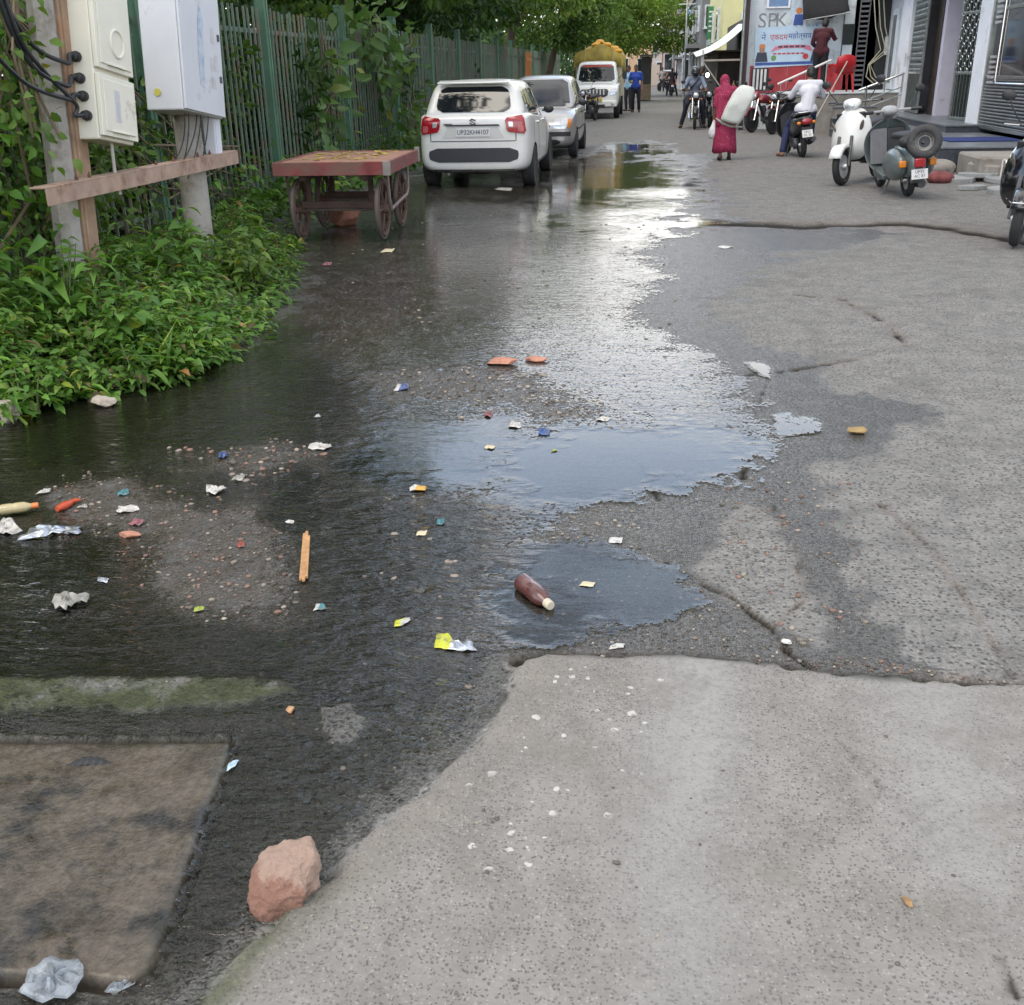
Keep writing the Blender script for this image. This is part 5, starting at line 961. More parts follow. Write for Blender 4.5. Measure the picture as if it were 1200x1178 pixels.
# ================================================================== vehicles
from mathutils.bvhtree import BVHTree
def bake(o):
    dg = bpy.context.evaluated_depsgraph_get(); dg.update(); bpy.context.view_layer.update()
    me = bpy.data.meshes.new_from_object(o.evaluated_get(bpy.context.evaluated_depsgraph_get())); old = o.data; o.modifiers.clear(); o.data = me; me.name = o.name; bpy.data.meshes.remove(old); return o
TYRE = mat('tyre_rubber', (.022,.022,.023), .8, var=.3, vscale=14, dirt=(.09,.08,.07), dscale=5, damt=.35); ALLOY = mat('alloy', (.48,.49,.50), .35, .8, var=.15, vscale=9); PLAS = mat('black_plastic', (.020,.020,.023), .5, var=.2)
WHP = mat('white_car_paint', (.72,.72,.69), .28, var=.04, coat=.6, dirt=(.46,.44,.40), dscale=1.8, damt=.12); SILP = mat('silver_car_paint', (.40,.39,.38), .32, .45, var=.06, coat=.6, dirt=(.25,.24,.23), dscale=2, damt=.12)
CGLASS = mat('car_glass', (.010,.013,.017), .05, spec=.9, var=.3); REDL = mat('tail_lamp_red', (.33,.010,.018), .15, coat=.8, var=.3, vscale=20); CLRL = mat('lamp_glass', (.55,.57,.60), .12, .4, var=.35, vscale=22); AMB = mat('amber_lens', (.60,.20,.02), .2, var=.2); PLATE = mat('white_plate', (.66,.66,.64), .5, var=.05); YPLATE = mat('yellow_plate', (.62,.42,.04), .5, var=.05); LINE = mat('panel_gap', (.03,.03,.03), .8)
class Surf:
    """projects small panels onto a finished body surface"""
    def __init__(s, o): s.b = BVHTree.FromPolygons([v.co for v in o.data.vertices], [p.vertices for p in o.data.polygons])
    def hit(s, p, d):
        h = s.b.ray_cast(Vector(p), Vector(d).normalized(), 6); return (h[0], h[1]) if h[0] else (None, None)
    def panel(s, name, m, parent, quad, axis, far, nu=10, nv=6, off=.004, th=.006, rnd=.12, label=None):
        """quad: 4 (u,v) corners bl, br, tr, tl; axis 'y-': rays towards +y from y=far, etc."""
        g = []; ok = True
        for j in range(nv+1):
            row = []; v = j/nv; e = min(v, 1-v); sh = 0 if e >= rnd or rnd == 0 else .10*(1-sqrt(max(0, 1-(1-e/rnd)**2)))
            for i in range(nu+1):
                u = sh+(1-2*sh)*i/nu; a = [quad[0][k]*(1-u)+quad[1][k]*u for k in (0,1)]; c = [quad[3][k]*(1-u)+quad[2][k]*u for k in (0,1)]; q = [a[k]*(1-v)+c[k]*v for k in (0,1)]
                if axis[0] == 'y': p = (q[0], far, q[1]); d = (0, 1 if axis[1] == '+' else -1, 0)
                elif axis[0] == 'x': p = (far, q[0], q[1]); d = (1 if axis[1] == '+' else -1, 0, 0)
                else: p = (q[0], q[1], far); d = (0,0,-1)
                h, n = s.hit(p, d)
                if h is None: row.append(row[-1] if row else (Vector(p), -Vector(d)))
                else:
                    if n.dot(Vector(d)) > 0: n = -n
                    row.append((h, (n-Vector(d)).normalized()))
            g.append(row)
        b = MB(); vs = [h+n*(off+th) for r in g for h, n in r]+[h-n*.01 for r in g for h, n in r]; W = nu+1; M_ = W*(nv+1); fs = []
        for j in range(nv):
            for i in range(nu): k = j*W+i; fs.append((k,k+1,k+W+1,k+W))
        for i in range(nu): fs.append((i, M_+i, M_+i+1, i+1)); k = nv*W+i; fs.append((k, k+1, M_+k+1, M_+k))
        for j in range(nv): k = j*W; fs.append((k, k+W, M_+k+W, M_+k)); k = j*W+nu; fs.append((k, M_+k, M_+k+W, k+W))
        b.add(vs, fs); o = b.build(name, m, parent, ang=50)
        if label: o['label'] = label
        return o
def wheel(parent, c, r, w_, rim_r, spokes=5, side=1, name='wheel', rimm=None, cap=True):
    b = MB(); b.lathe([(rim_r,-w_*.42),(r*.93,-w_*.5),(r*.985,-w_*.40),(r,-w_*.2),(r,w_*.2),(r*.985,w_*.40),(r*.93,w_*.5),(rim_r,w_*.42)], c, (1,0,0), 30); o = b.build(name, TYRE, parent)
    b = MB(); b.lathe([(rim_r*1.01,-w_*.40),(rim_r*.94,-w_*.36),(rim_r*.90,side*w_*.12),(rim_r*.94,w_*.36),(rim_r*1.01,w_*.40)], c, (1,0,0), 30); cx = c[0]+side*w_*.30
    b.lathe([(rim_r*.22,-.02),(rim_r*.22,.012),(rim_r*.10,.02),(0,.02)], (cx,c[1],c[2]), (side,0,0), 12)
    for k in range(spokes):
        a = 2*pi*k/spokes+.3; b.bar((cx,c[1]+rim_r*.15*cos(a),c[2]+rim_r*.15*sin(a)), (cx-side*.005,c[1]+rim_r*.96*cos(a),c[2]+rim_r*.96*sin(a)), .02, rim_r*(1.1/spokes if spokes > 5 else .3), up=(side,0,0))
    b.build('rim', rimm or ALLOY, o); return o
def car_shell(name, parent, low, cab, paint, arches, ar, W):
    """low: (y, zbottom, zshoulder, crown, halfwidth); cab: (y, zbase, zroof, wbase, wroof)"""
    b = MB(); secs = []
    for (y, zb, zs, cr, w_) in low:
        h = [(0,zb),(.78*w_,zb),(.95*w_,zb+.05),(w_,zb+.20),(1.0*w_,zb*.4+zs*.6),(.985*w_,zs-.05),(.955*w_,zs),(.62*w_,zs+cr*.8),(0,zs+cr)]
        secs.append([(x,y,z) for x, z in h]+[(-x,y,z) for x, z in h[-2:0:-1]])
    b.loft(secs); secs = []
    for (y, zb, zr, wb, wt) in cab:
        h = [(0,zb),(wb,zb),(wb*.70+wt*.30+.008,zb*.6+zr*.4),(wt+.012,zr*.86+zb*.14),(wt-.035,zr-.012),(wt*.6,zr+.012),(0,zr+.02)]
        secs.append([(x,y,z) for x, z in h]+[(-x,y,z) for x, z in h[-2:0:-1]])
    c = MB(); c.loft(secs)
    o = b.build(name, [paint, PLAS], parent, sub=2); o2 = c.build('cab', [paint, PLAS], None, sub=2); bpy.context.view_layer.update(); bake(o); bake(o2)
    tmp = [o2]; md = o.modifiers.new('u','BOOLEAN'); md.operation = 'UNION'; md.object = o2; md.solver = 'EXACT'
    for (y, z) in arches:
        for s in (-1,1):
            q = MB(); q.cm = 1; q.lathe([(ar,-.16),(ar,.3)], (s*(W-.06),y,z), (s,0,0), 28); k = q.build('cut', [PLAS,PLAS], None, smooth=False); tmp.append(k); md = o.modifiers.new('a','BOOLEAN'); md.operation = 'DIFFERENCE'; md.object = k; md.solver = 'EXACT'
    pm = parent; o.parent = None; bpy.context.view_layer.update(); bake(o); o.parent = pm
    for k in tmp: bpy.data.objects.remove(k)
    o.data.polygons.foreach_set('use_smooth', [True]*len(o.data.polygons)); o.data.set_sharp_from_angle(angle=R(40)); o.name = name; return o
def mirror_car(parent, x, y, z, m, s):
    b = MB(); b.ell((x+s*.075,y,z),(.085,.05,.065),12,8); b.bar((x-s*.03,y,z-.02),(x+s*.03,y,z-.02),.04,.03); return b.build('door_mirror', m, parent)
# ---- white hatchback, seen from behind
t = thing('hatchback', 'white hatchback car parked tail towards us behind the handcart', 'car', (-2.62, 15.62, 0))
low = [(0,.34,.98,.02,.66),(.02,.29,1.04,.02,.74),(.08,.26,1.10,.02,.80),(.25,.24,1.13,.01,.835),(.7,.22,1.10,.01,.845),(1.4,.20,1.04,.01,.84),(2.4,.20,1.00,.02,.84),(2.75,.21,.99,.03,.835),(3.2,.22,.93,.06,.82),(3.5,.26,.84,.05,.76),(3.65,.32,.74,.03,.66),(3.69,.38,.68,.02,.58)]
cab = [(.08,1.04,1.10,.70,.66),(.13,1.04,1.20,.735,.64),(.20,1.02,1.36,.75,.625),(.27,1.0,1.50,.76,.61),(.36,1.0,1.575,.77,.60),(.7,1.0,1.59,.785,.61),(1.3,1.0,1.595,.785,.615),(1.9,.98,1.575,.785,.60),(2.15,.98,1.50,.78,.585),(2.5,.98,1.24,.76,.60),(2.75,.96,1.02,.72,.62)]
bd = car_shell('body', t, low, cab, WHP, [(.66,.31),(3.09,.31)], .355, .84); S = Surf(bd)
S.panel('rear_window', CGLASS, t, [(-.56,1.14),(.56,1.14),(.505,1.50),(-.505,1.50)], 'y+', -1, 14, 8, rnd=.3)
S.panel('windscreen', CGLASS, t, [(-.6,2.68),(.6,2.68),(.52,2.16),(-.52,2.16)], 'z', 3, 10, 6)
for s in (1,-1):
    ax, fr = ('x-', 2) if s > 0 else ('x+', -2)
    S.panel('side_window', CGLASS, t, [(.62,1.12),(1.18,1.08),(1.18,1.46),(.66,1.44)], ax, fr); S.panel('side_window', CGLASS, t, [(1.25,1.08),(2.35,1.06),(1.98,1.45),(1.25,1.46)], ax, fr)
    S.panel('quarter_window', CGLASS, t, [(.36,1.20),(.56,1.15),(.58,1.42),(.46,1.42)], ax, fr, 5, 4)
    lp = S.panel('tail_lamp', REDL, t, [(s*.50,.86),(s*.775,.82),(s*.74,1.09),(s*.47,1.05)] if s > 0 else [(-.775,.82),(-.50,.86),(-.47,1.05),(-.74,1.09)], 'y+', -1, 10, 6, .006, .014)
    S.panel('lens', CLRL, lp, [(s*.53,.93),(s*.595,.92),(s*.59,1.0),(s*.52,1.0)] if s > 0 else [(-.595,.92),(-.53,.93),(-.52,1.0),(-.59,1.0)], 'y+', -1, 4, 4, .02, .004)
    S.panel('lens', mat('pink_lens', (.45,.12,.12), .2, var=.3), lp, [(s*.66,.86),(s*.74,.85),(s*.735,.95),(s*.66,.95)] if s > 0 else [(-.74,.85),(-.66,.86),(-.66,.95),(-.735,.95)], 'y+', -1, 4, 4, .02, .004)
    S.panel('headlamp', CLRL, t, [(s*.45,.62),(s*.70,.66),(s*.68,.82),(s*.45,.80)] if s > 0 else [(-.70,.66),(-.45,.62),(-.45,.80),(-.68,.82)], 'y-', 5, 6, 5)
    for y_ in (.60,1.21,2.4): S.panel('door_gap', LINE, t, [(y_,.42),(y_+.012,.42),(y_+.012,1.06),(y_,1.06)], ax, fr, 2, 10, .001, .001, 0)
    for y_ in (1.0,1.85): S.panel('door_handle', WHP, t, [(y_,.93),(y_+.19,.925),(y_+.19,.965),(y_,.97)], ax, fr, 4, 2, .02, .012)
    S.panel('sill_cladding', PLAS, t, [(1.05,.24),(2.7,.24),(2.7,.34),(1.05,.34)], ax, fr, 6, 2, .003, .004, 0)
    mirror_car(t, s*.82, 2.2, 1.10, PLAS, s)
    for y_ in (.66,3.09): wheel(t, (s*.755,y_,.31), .315, .185, .205, 6, s)
S.panel('tailgate_gap', LINE, t, [(-.62,.715),(.62,.715),(.62,.727),(-.62,.727)], 'y+', -1, 16, 1, .001, .001, 0)
for s in (-1,1): S.panel('tailgate_gap', LINE, t, [(s*.63-.006,.72),(s*.63+.006,.72),(s*.63+.006,.84),(s*.63-.006,.84)], 'y+', -1, 1, 4, .001, .001, 0)
S.panel('plate_recess', mat('recess_shade_paint', (.58,.58,.56), .4, var=.05), t, [(-.46,.765),(.46,.765),(.36,.945),(-.36,.945)], 'y+', -1, 12, 5, .001, .002, 0); S.panel('recess_lip', PLAS, t, [(-.40,.945),(.40,.945),(.38,.965),(-.38,.965)], 'y+', -1, 10, 1, .006, .012, 0)  # plate recess is a proud panel, its shade put into a greyer paint
pl = S.panel('number_plate', PLATE, t, [(-.25,.79),(.25,.79),(.25,.91),(-.25,.91)], 'y+', -1, 6, 4, .008, .006, 0)
h, n = S.hit((0,-1,.85),(0,1,0)); text_obj('plate_text', 'UP32KH4107', .098, INK, pl, (0,h.y-.019,.852), rx90, .001, sx=.86)
S.panel('bumper_insert', mat('bumper_plastic', (.035,.037,.045), .55, var=.15), t, [(-.66,.41),(.66,.41),(.67,.62),(-.67,.62)], 'y+', -1, 16, 5, .003, .006, .35); S.panel('bumper_lip', LINE, t, [(-.6,.285),(.6,.285),(.6,.30),(-.6,.30)], 'y+', -1, 12, 1, .001, .002, 0)
b = MB(); h, n = S.hit((0,-1,1.01),(0,1,0)); b.prism([(-.050,.020),(-.012,.052),(.05,.022),(.036,.012),(-.010,.034),(-.022,.020),(.050,-.030),(.012,-.054),(-.05,-.022),(-.036,-.012),(.010,-.036),(.024,-.022)], h.y-.012, h.y, 'y'); b.v = [(x,y,z+1.005) for x, y, z in b.v]; b.build('badge', mat('chrome_badge', (.25,.25,.26), .2, .9), t, smooth=False)
S.panel('model_badge', mat('grey_badge', (.16,.16,.17), .3, .6), t, [(-.43,.955),(-.30,.955),(-.30,.98),(-.43,.98)], 'y+', -1, 4, 1, .003, .003, 0)
b = MB(); b.bar((.05,.14,1.15),(-.22,.10,1.20),.014,.02); b.build('wiper', PLAS, t, smooth=False); b = MB(); b.box((0,.24,1.57),(1.05,.2,.03),(R(8),0,0)); b.build('roof_spoiler', WHP, t, bevel=.012)
b = MB(); b.tube([(-.38,.35,.24),(-.38,-.0,.235)], .022, 8); b.build('exhaust', STEEL, t); b = MB(); b.box((0,.9,.30),(1.2,1.4,.12)); b.tube([(-.7,.66,.31),(.7,.66,.31)], .05, 8); b.build('underbody', PLAS, t, smooth=False)
t.scale = (1,1,.94)
# ---- silver small car facing us
t = thing('small_car', 'silver small car parked facing us behind the white hatchback', 'car', (-2.27, 20.85, 0), R(180))
t.location = (-2.27, 20.85, 0)
# built nose at y=0 pointing -Y in world: local +Y is the tail
t.rotation_euler = (0,0,0)
low = [(0,.34,.62,.02,.50),(.04,.28,.70,.02,.62),(.14,.24,.78,.03,.70),(.35,.22,.86,.05,.74),(.7,.20,.93,.06,.755),(1.0,.19,.97,.03,.76),(2.2,.19,.98,.01,.765),(3.0,.21,1.0,.01,.755),(3.35,.24,1.0,.01,.73),(3.5,.30,.95,.0,.68),(3.54,.36,.9,.0,.62)]
cab = [(.78,.92,.98,.66,.58),(1.0,.94,1.16,.70,.57),(1.25,.95,1.38,.715,.555),(1.45,.95,1.52,.72,.555),(1.7,.95,1.575,.725,.56),(2.3,.96,1.59,.725,.565),(2.95,.97,1.57,.72,.56),(3.2,.98,1.46,.71,.56),(3.4,.98,1.15,.68,.58),(3.46,.97,1.02,.64,.58)]
bd = car_shell('body', t, low, cab, SILP, [(.68,.285),(3.06,.285)], .33, .76); S = Surf(bd)
S.panel('windscreen', CGLASS, t, [(-.60,1.00),(.60,1.00),(.50,1.51),(-.50,1.51)], 'y+', -1, 12, 8, rnd=.15); S.panel('rear_window', CGLASS, t, [(-.5,1.1),(.5,1.1),(.46,1.46),(-.46,1.46)], 'y-', 5)
for s in (1,-1):
    ax, fr = ('x-', 2) if s > 0 else ('x+', -2)
    S.panel('side_window', CGLASS, t, [(1.22,1.03),(2.0,1.03),(2.0,1.47),(1.52,1.45)], ax, fr); S.panel('side_window', CGLASS, t, [(2.08,1.03),(2.9,1.05),(2.75,1.47),(2.08,1.47)], ax, fr)
    lp = S.panel('headlamp', CLRL, t, [(s*.34,.60),(s*.60,.60),(s*.61,.80),(s*.36,.78)] if s > 0 else [(-.60,.60),(-.34,.60),(-.36,.78),(-.61,.80)], 'y+', -1, 8, 5, .006, .012); S.panel('indicator', AMB, lp, [(s*.60,.62),(s*.67,.63),(s*.67,.77),(s*.61,.78)] if s > 0 else [(-.67,.63),(-.60,.62),(-.61,.78),(-.67,.77)], 'y+', -1, 3, 4, .008, .012)
    for y_ in (1.1,2.04): S.panel('door_gap', LINE, t, [(y_,.36),(y_+.012,.36),(y_+.012,1.0),(y_,1.0)], ax, fr, 2, 10, .001, .001, 0)
    for y_ in (1.8,2.75): S.panel('door_handle', PLAS, t, [(y_,.84),(y_+.15,.84),(y_+.15,.875),(y_,.875)], ax, fr, 4, 2, .015, .01)
    S.panel('side_strip', PLAS, t, [(1.05,.54),(2.7,.56),(2.7,.60),(1.05,.58)], ax, fr, 6, 1, .003, .01, 0); mirror_car(t, s*.74, 1.28, 1.06, PLAS, s)
    for y_ in (.68,3.06): wheel(t, (s*.68,y_,.285), .285, .165, .18, 7, s)
S.panel('bumper_band', PLAS, t, [(-.66,.46),(.66,.46),(.66,.545),(-.66,.545)], 'y+', -1, 14, 2, .006, .012, 0); S.panel('air_intake', PLAS, t, [(-.46,.29),(.46,.29),(.48,.40),(-.48,.40)], 'y+', -1, 10, 3, .002, .004); S.panel('grille', PLAS, t, [(-.26,.61),(.26,.61),(.28,.70),(-.28,.70)], 'y+', -1, 8, 3, .002, .006)
pl = S.panel('number_plate', PLATE, t, [(-.25,.44),(.25,.44),(.25,.55),(-.25,.55)], 'y+', -1, 4, 2, .02, .006, 0)
for x_ in (-.35,.15): b = MB(); b.bar((x_,.80,1.0),(x_+.36,.86,1.03),.012,.016); b.build('wiper', PLAS, t, smooth=False)
b = MB(); b.box((0,1.8,.26),(1.2,2.6,.12)); b.build('underbody', PLAS, t, smooth=False)
t.scale = (1,1,.955)
# ---- pickup truck with tarpaulin, facing us
t = thing('pickup_truck', 'white goods truck facing us with an ochre tarpaulin over its load', 'truck', (-2.12, 39.0, 0))
low = [(0,.42,.78,.02,.70),(.05,.36,.92,.03,.78),(.18,.34,1.06,.04,.82),(.6,.34,1.14,.05,.835),(1.0,.34,1.18,.02,.84),(1.9,.36,1.18,.01,.84),(2.35,.38,1.18,.0,.84)]
cab = [(.75,1.12,1.18,.76,.68),(.95,1.13,1.42,.78,.67),(1.15,1.14,1.70,.79,.66),(1.30,1.14,1.84,.795,.66),(1.55,1.14,1.90,.795,.665),(2.2,1.14,1.90,.795,.665),(2.32,1.14,1.86,.79,.66)]
bd = car_shell('cab_body', t, low, cab, WHP, [(.72,.34)], .41, .84); S = Surf(bd)
S.panel('windscreen', CGLASS, t, [(-.66,1.22),(.66,1.22),(.585,1.78),(-.585,1.78)], 'y+', -1, 12, 8, rnd=.15); S.panel('sun_strip', mat('red_strip', (.35,.04,.03), .3, var=.3, vscale=9), t, [(-.55,1.70),(.55,1.70),(.54,1.77),(-.54,1.77)], 'y+', -1, 10, 1, .012, .003, 0)
g_ = S.panel('grille', PLAS, t, [(-.42,.72),(.42,.72),(.48,.98),(-.48,.98)], 'y+', -1, 10, 5, .004, .012)
for i in range(6): b = MB(); x_ = -.30+.12*i; h, n = S.hit((x_,-1,.86),(0,1,0)); b.box((x_,h.y-.02,.88),(.045,.03,.17)); b.build('grille_tooth', WHP, g_, smooth=False, bevel=.006)
for s in (1,-1):
    ax, fr = ('x-', 2) if s > 0 else ('x+', -2)
    S.panel('headlamp', CLRL, t, [(s*.50,.78),(s*.74,.82),(s*.76,1.0),(s*.52,.97)] if s > 0 else [(-.74,.82),(-.50,.78),(-.52,.97),(-.76,1.0)], 'y+', -1, 7, 5, .006, .012); S.panel('side_window', CGLASS, t, [(1.12,1.24),(2.05,1.24),(2.05,1.76),(1.38,1.76)], ax, fr); S.panel('door_gap', LINE, t, [(1.0,.5),(1.012,.5),(1.012,1.16),(1.0,1.16)], ax, fr, 1, 8, .001, .001, 0)
    b = MB(); b.box((s*1.0,1.05,1.42),(.14,.10,.26)); b.tube([(s*.78,1.1,1.3),(s*.98,1.06,1.5)], .014, 6); b.build('door_mirror', PLAS, t, bevel=.02); wheel(t, (s*.74,.72,.34), .345, .20, .20, 8, s); wheel(t, (s*.74,3.9,.34), .345, .24, .20, 8, s)
b = MB(); b.box((0,-.03,.50),(1.55,.12,.20)); b.build('front_bumper', WHP, t, bevel=.03); b = MB(); b.box((0,-.085,.42),(.7,.04,.12)); b.build('bumper_intake', PLAS, t, smooth=False); b = MB(); b.box((0,-.10,.62),(.5,.02,.13)); pl = b.build('number_plate', YPLATE, t, smooth=False); text_obj('plate_text', 'UP32 T 4', .10, INK, pl, (0,-.112,.62), rx90)
for s in (-1,1): b = MB(); b.lathe([(.06,0),(.06,.015),(.03,.02)], (s*.62,-.09,.50), (0,-1,0), 12); b.build('fog_lamp', CLRL, t)
b = MB(); b.box((0,3.4,.50),(.8,4.2,.16)); b.build('chassis', PLAS, t, smooth=False)
CREAMT = mat('cream_load_bed', (.58,.53,.36), .6, var=.15, dirt=(.34,.28,.2), dscale=2); b = MB(); b.box((0,3.55,.72),(1.72,2.35,.06)); 
for s in (-1,1): b.box((s*.85,3.55,1.25),(.04,2.3,1.0))
b.box((0,2.44,1.25),(1.66,.04,1.0)); b.build('load_bed', CREAMT, t, smooth=False, bevel=.006)
OCH = mat('ochre_tarpaulin', (.36,.27,.055), .75, var=.25, vscale=3, bump=.02, bscale=5, dirt=(.20,.16,.05), dscale=2, damt=.4); b = MB(); secs = []
for j in range(13):
    y_ = 2.35+2.5*j/12; pr = []
    for i in range(17):
        u = -1+2*i/16; z_ = 2.50-.44*abs(u)**1.05+.04*sin(7*u+j)-.05*sin(j*1.3) if abs(u) < .86 else 2.50-.38-.75*(abs(u)-.86)/.14*1.0; pr.append((.93*min(1,abs(u)/.86)*(1 if u > 0 else -1)+.015*sin(5*i+j), y_+.02*sin(3*i), z_))
    secs.append(pr)
b.loft(secs, closed=False); pr = []
b.add([(p[0],p[1],p[2]) for p in secs[0]]+[(p[0]*.96,p[1]+.02,1.72) for p in secs[0]], [(i,i+1,18+i,17+i) for i in range(16)]); o = b.build('tarpaulin', OCH, t, ang=60); q = o.modifiers.new('s','SOLIDIFY'); q.thickness = .015
b = MB()
for k in range(7): b.ell((-.15+.14*k,2.8+.25*(k % 3),2.50+.05*(k % 2)-.42*abs(-.15+.14*k)+.03),(.17,.28,.09),12,8)
b.build('folded_cover', mat('orange_cover', (.60,.30,.025), .6, var=.25, vscale=4), t, remesh=.03, sm=3)
for x_ in (-.5,.5): b = MB(); b.tube([(x_,2.33,2.45),(x_*1.05,2.30,1.9),(x_*.9,2.36,1.3)], .012, 5); b.build('rope', mat('rope', (.45,.38,.25), .9), t)
# ================================================================== two-wheelers (forward = +Y, rear axle at origin)
def moto_wheel(parent, c, r, w_, spokes=0, name='wheel', rimm=None):
    b = MB(); b.torus(c,(1,0,0),r-w_/2,w_/2,28,8,1.0); o = b.build(name, TYRE, parent); b = MB(); rr = r-w_*.95; b.lathe([(rr,-w_*.3),(rr*.93,-w_*.28),(rr*.90,0),(rr*.93,w_*.28),(rr,w_*.3)], c, (1,0,0), 26)
    b.lathe([(.03,-w_*.8),(.05,-w_*.4),(.05,w_*.4),(.03,w_*.8)], c, (1,0,0), 12)
    if spokes > 12:
        for k in range(spokes): a = 2*pi*k/spokes; s = .03 if k % 2 else -.03; b.tube([(c[0]+s,c[1]+.04*cos(a+.4),c[2]+.04*sin(a+.4)),(c[0],c[1]+rr*.95*cos(a),c[2]+rr*.95*sin(a))], .0035, 4)
    elif spokes:
        for k in range(spokes):
            for q in (-.13,.13): a = 2*pi*k/spokes; b.bar((c[0],c[1]+.04*cos(a+q*2),c[2]+.04*sin(a+q*2)),(c[0],c[1]+rr*.95*cos(a+q),c[2]+rr*.95*sin(a+q)),.02,.022,up=(1,0,0))
    else: b.lathe([(rr*.92,-.01),(.05,-.03),(.05,.03),(rr*.92,.01)], c, (1,0,0), 24)
    b.build('rim', rimm or ALLOY, o); return o
def fender(parent, c, r, w_, a0, a1, m, name='fender', th=.01):
    b = MB(); secs = []
    for i in range(13): a = a0+(a1-a0)*i/12; secs.append([(c[0]+w_*x_,c[1]+(r-dz)*cos(a),c[2]+(r-dz)*sin(a)) for x_, dz in ((-.5,.05),(-.42,.01),(0,0),(.42,.01),(.5,.05))])
    b.loft(secs, closed=False); o = b.build(name, m, parent, ang=70); q = o.modifiers.new('s','SOLIDIFY'); q.thickness = th; return o
def ring(cx, cy, cz, rx, rz_, n=14, p=2.4, top=1.0):
    return [(cx+rx*math.copysign(abs(cos(a))**(2/p),cos(a)), cy, cz+rz_*(top if sin(a) > 0 else 1)*math.copysign(abs(sin(a))**(2/p),sin(a))) for a in [2*pi*k/n for k in range(n)]]
SEATM = mat('black_seat', (.020,.020,.021), .6, var=.2, bump=.002, bscale=60); SCH = mat('scooter_chrome', (.55,.55,.56), .2, .9, var=.1); ENG = mat('engine_metal', (.10,.10,.105), .5, .6, var=.4, vscale=12)
def mirrors(t, y, z, x0=.22, sides=(-1,1)):
    for s in sides: b = MB(); b.tube([(s*x0,y,z),(s*(x0+.09),y+.03,z+.12),(s*(x0+.13),y+.02,z+.20)], .007, 6); b.ell((s*(x0+.15),y+.01,z+.23),(.065,.02,.05),12,8); b.build('mirror', PLAS, t)
def plate_(t, c, w_, h_, txt, ang=0, back=True, m=None):
    b = MB(); b.box(c,(w_,.006,h_),(ang,0,0)); p = b.build('number_plate', m or PLATE, t, smooth=False)
    if txt: text_obj('plate_text', txt, h_*.42, INK, p, (c[0],c[1]+(-.0045 if back else .0045),c[2]), (R(90)+ang,0,0 if back else R(180)), .0006)
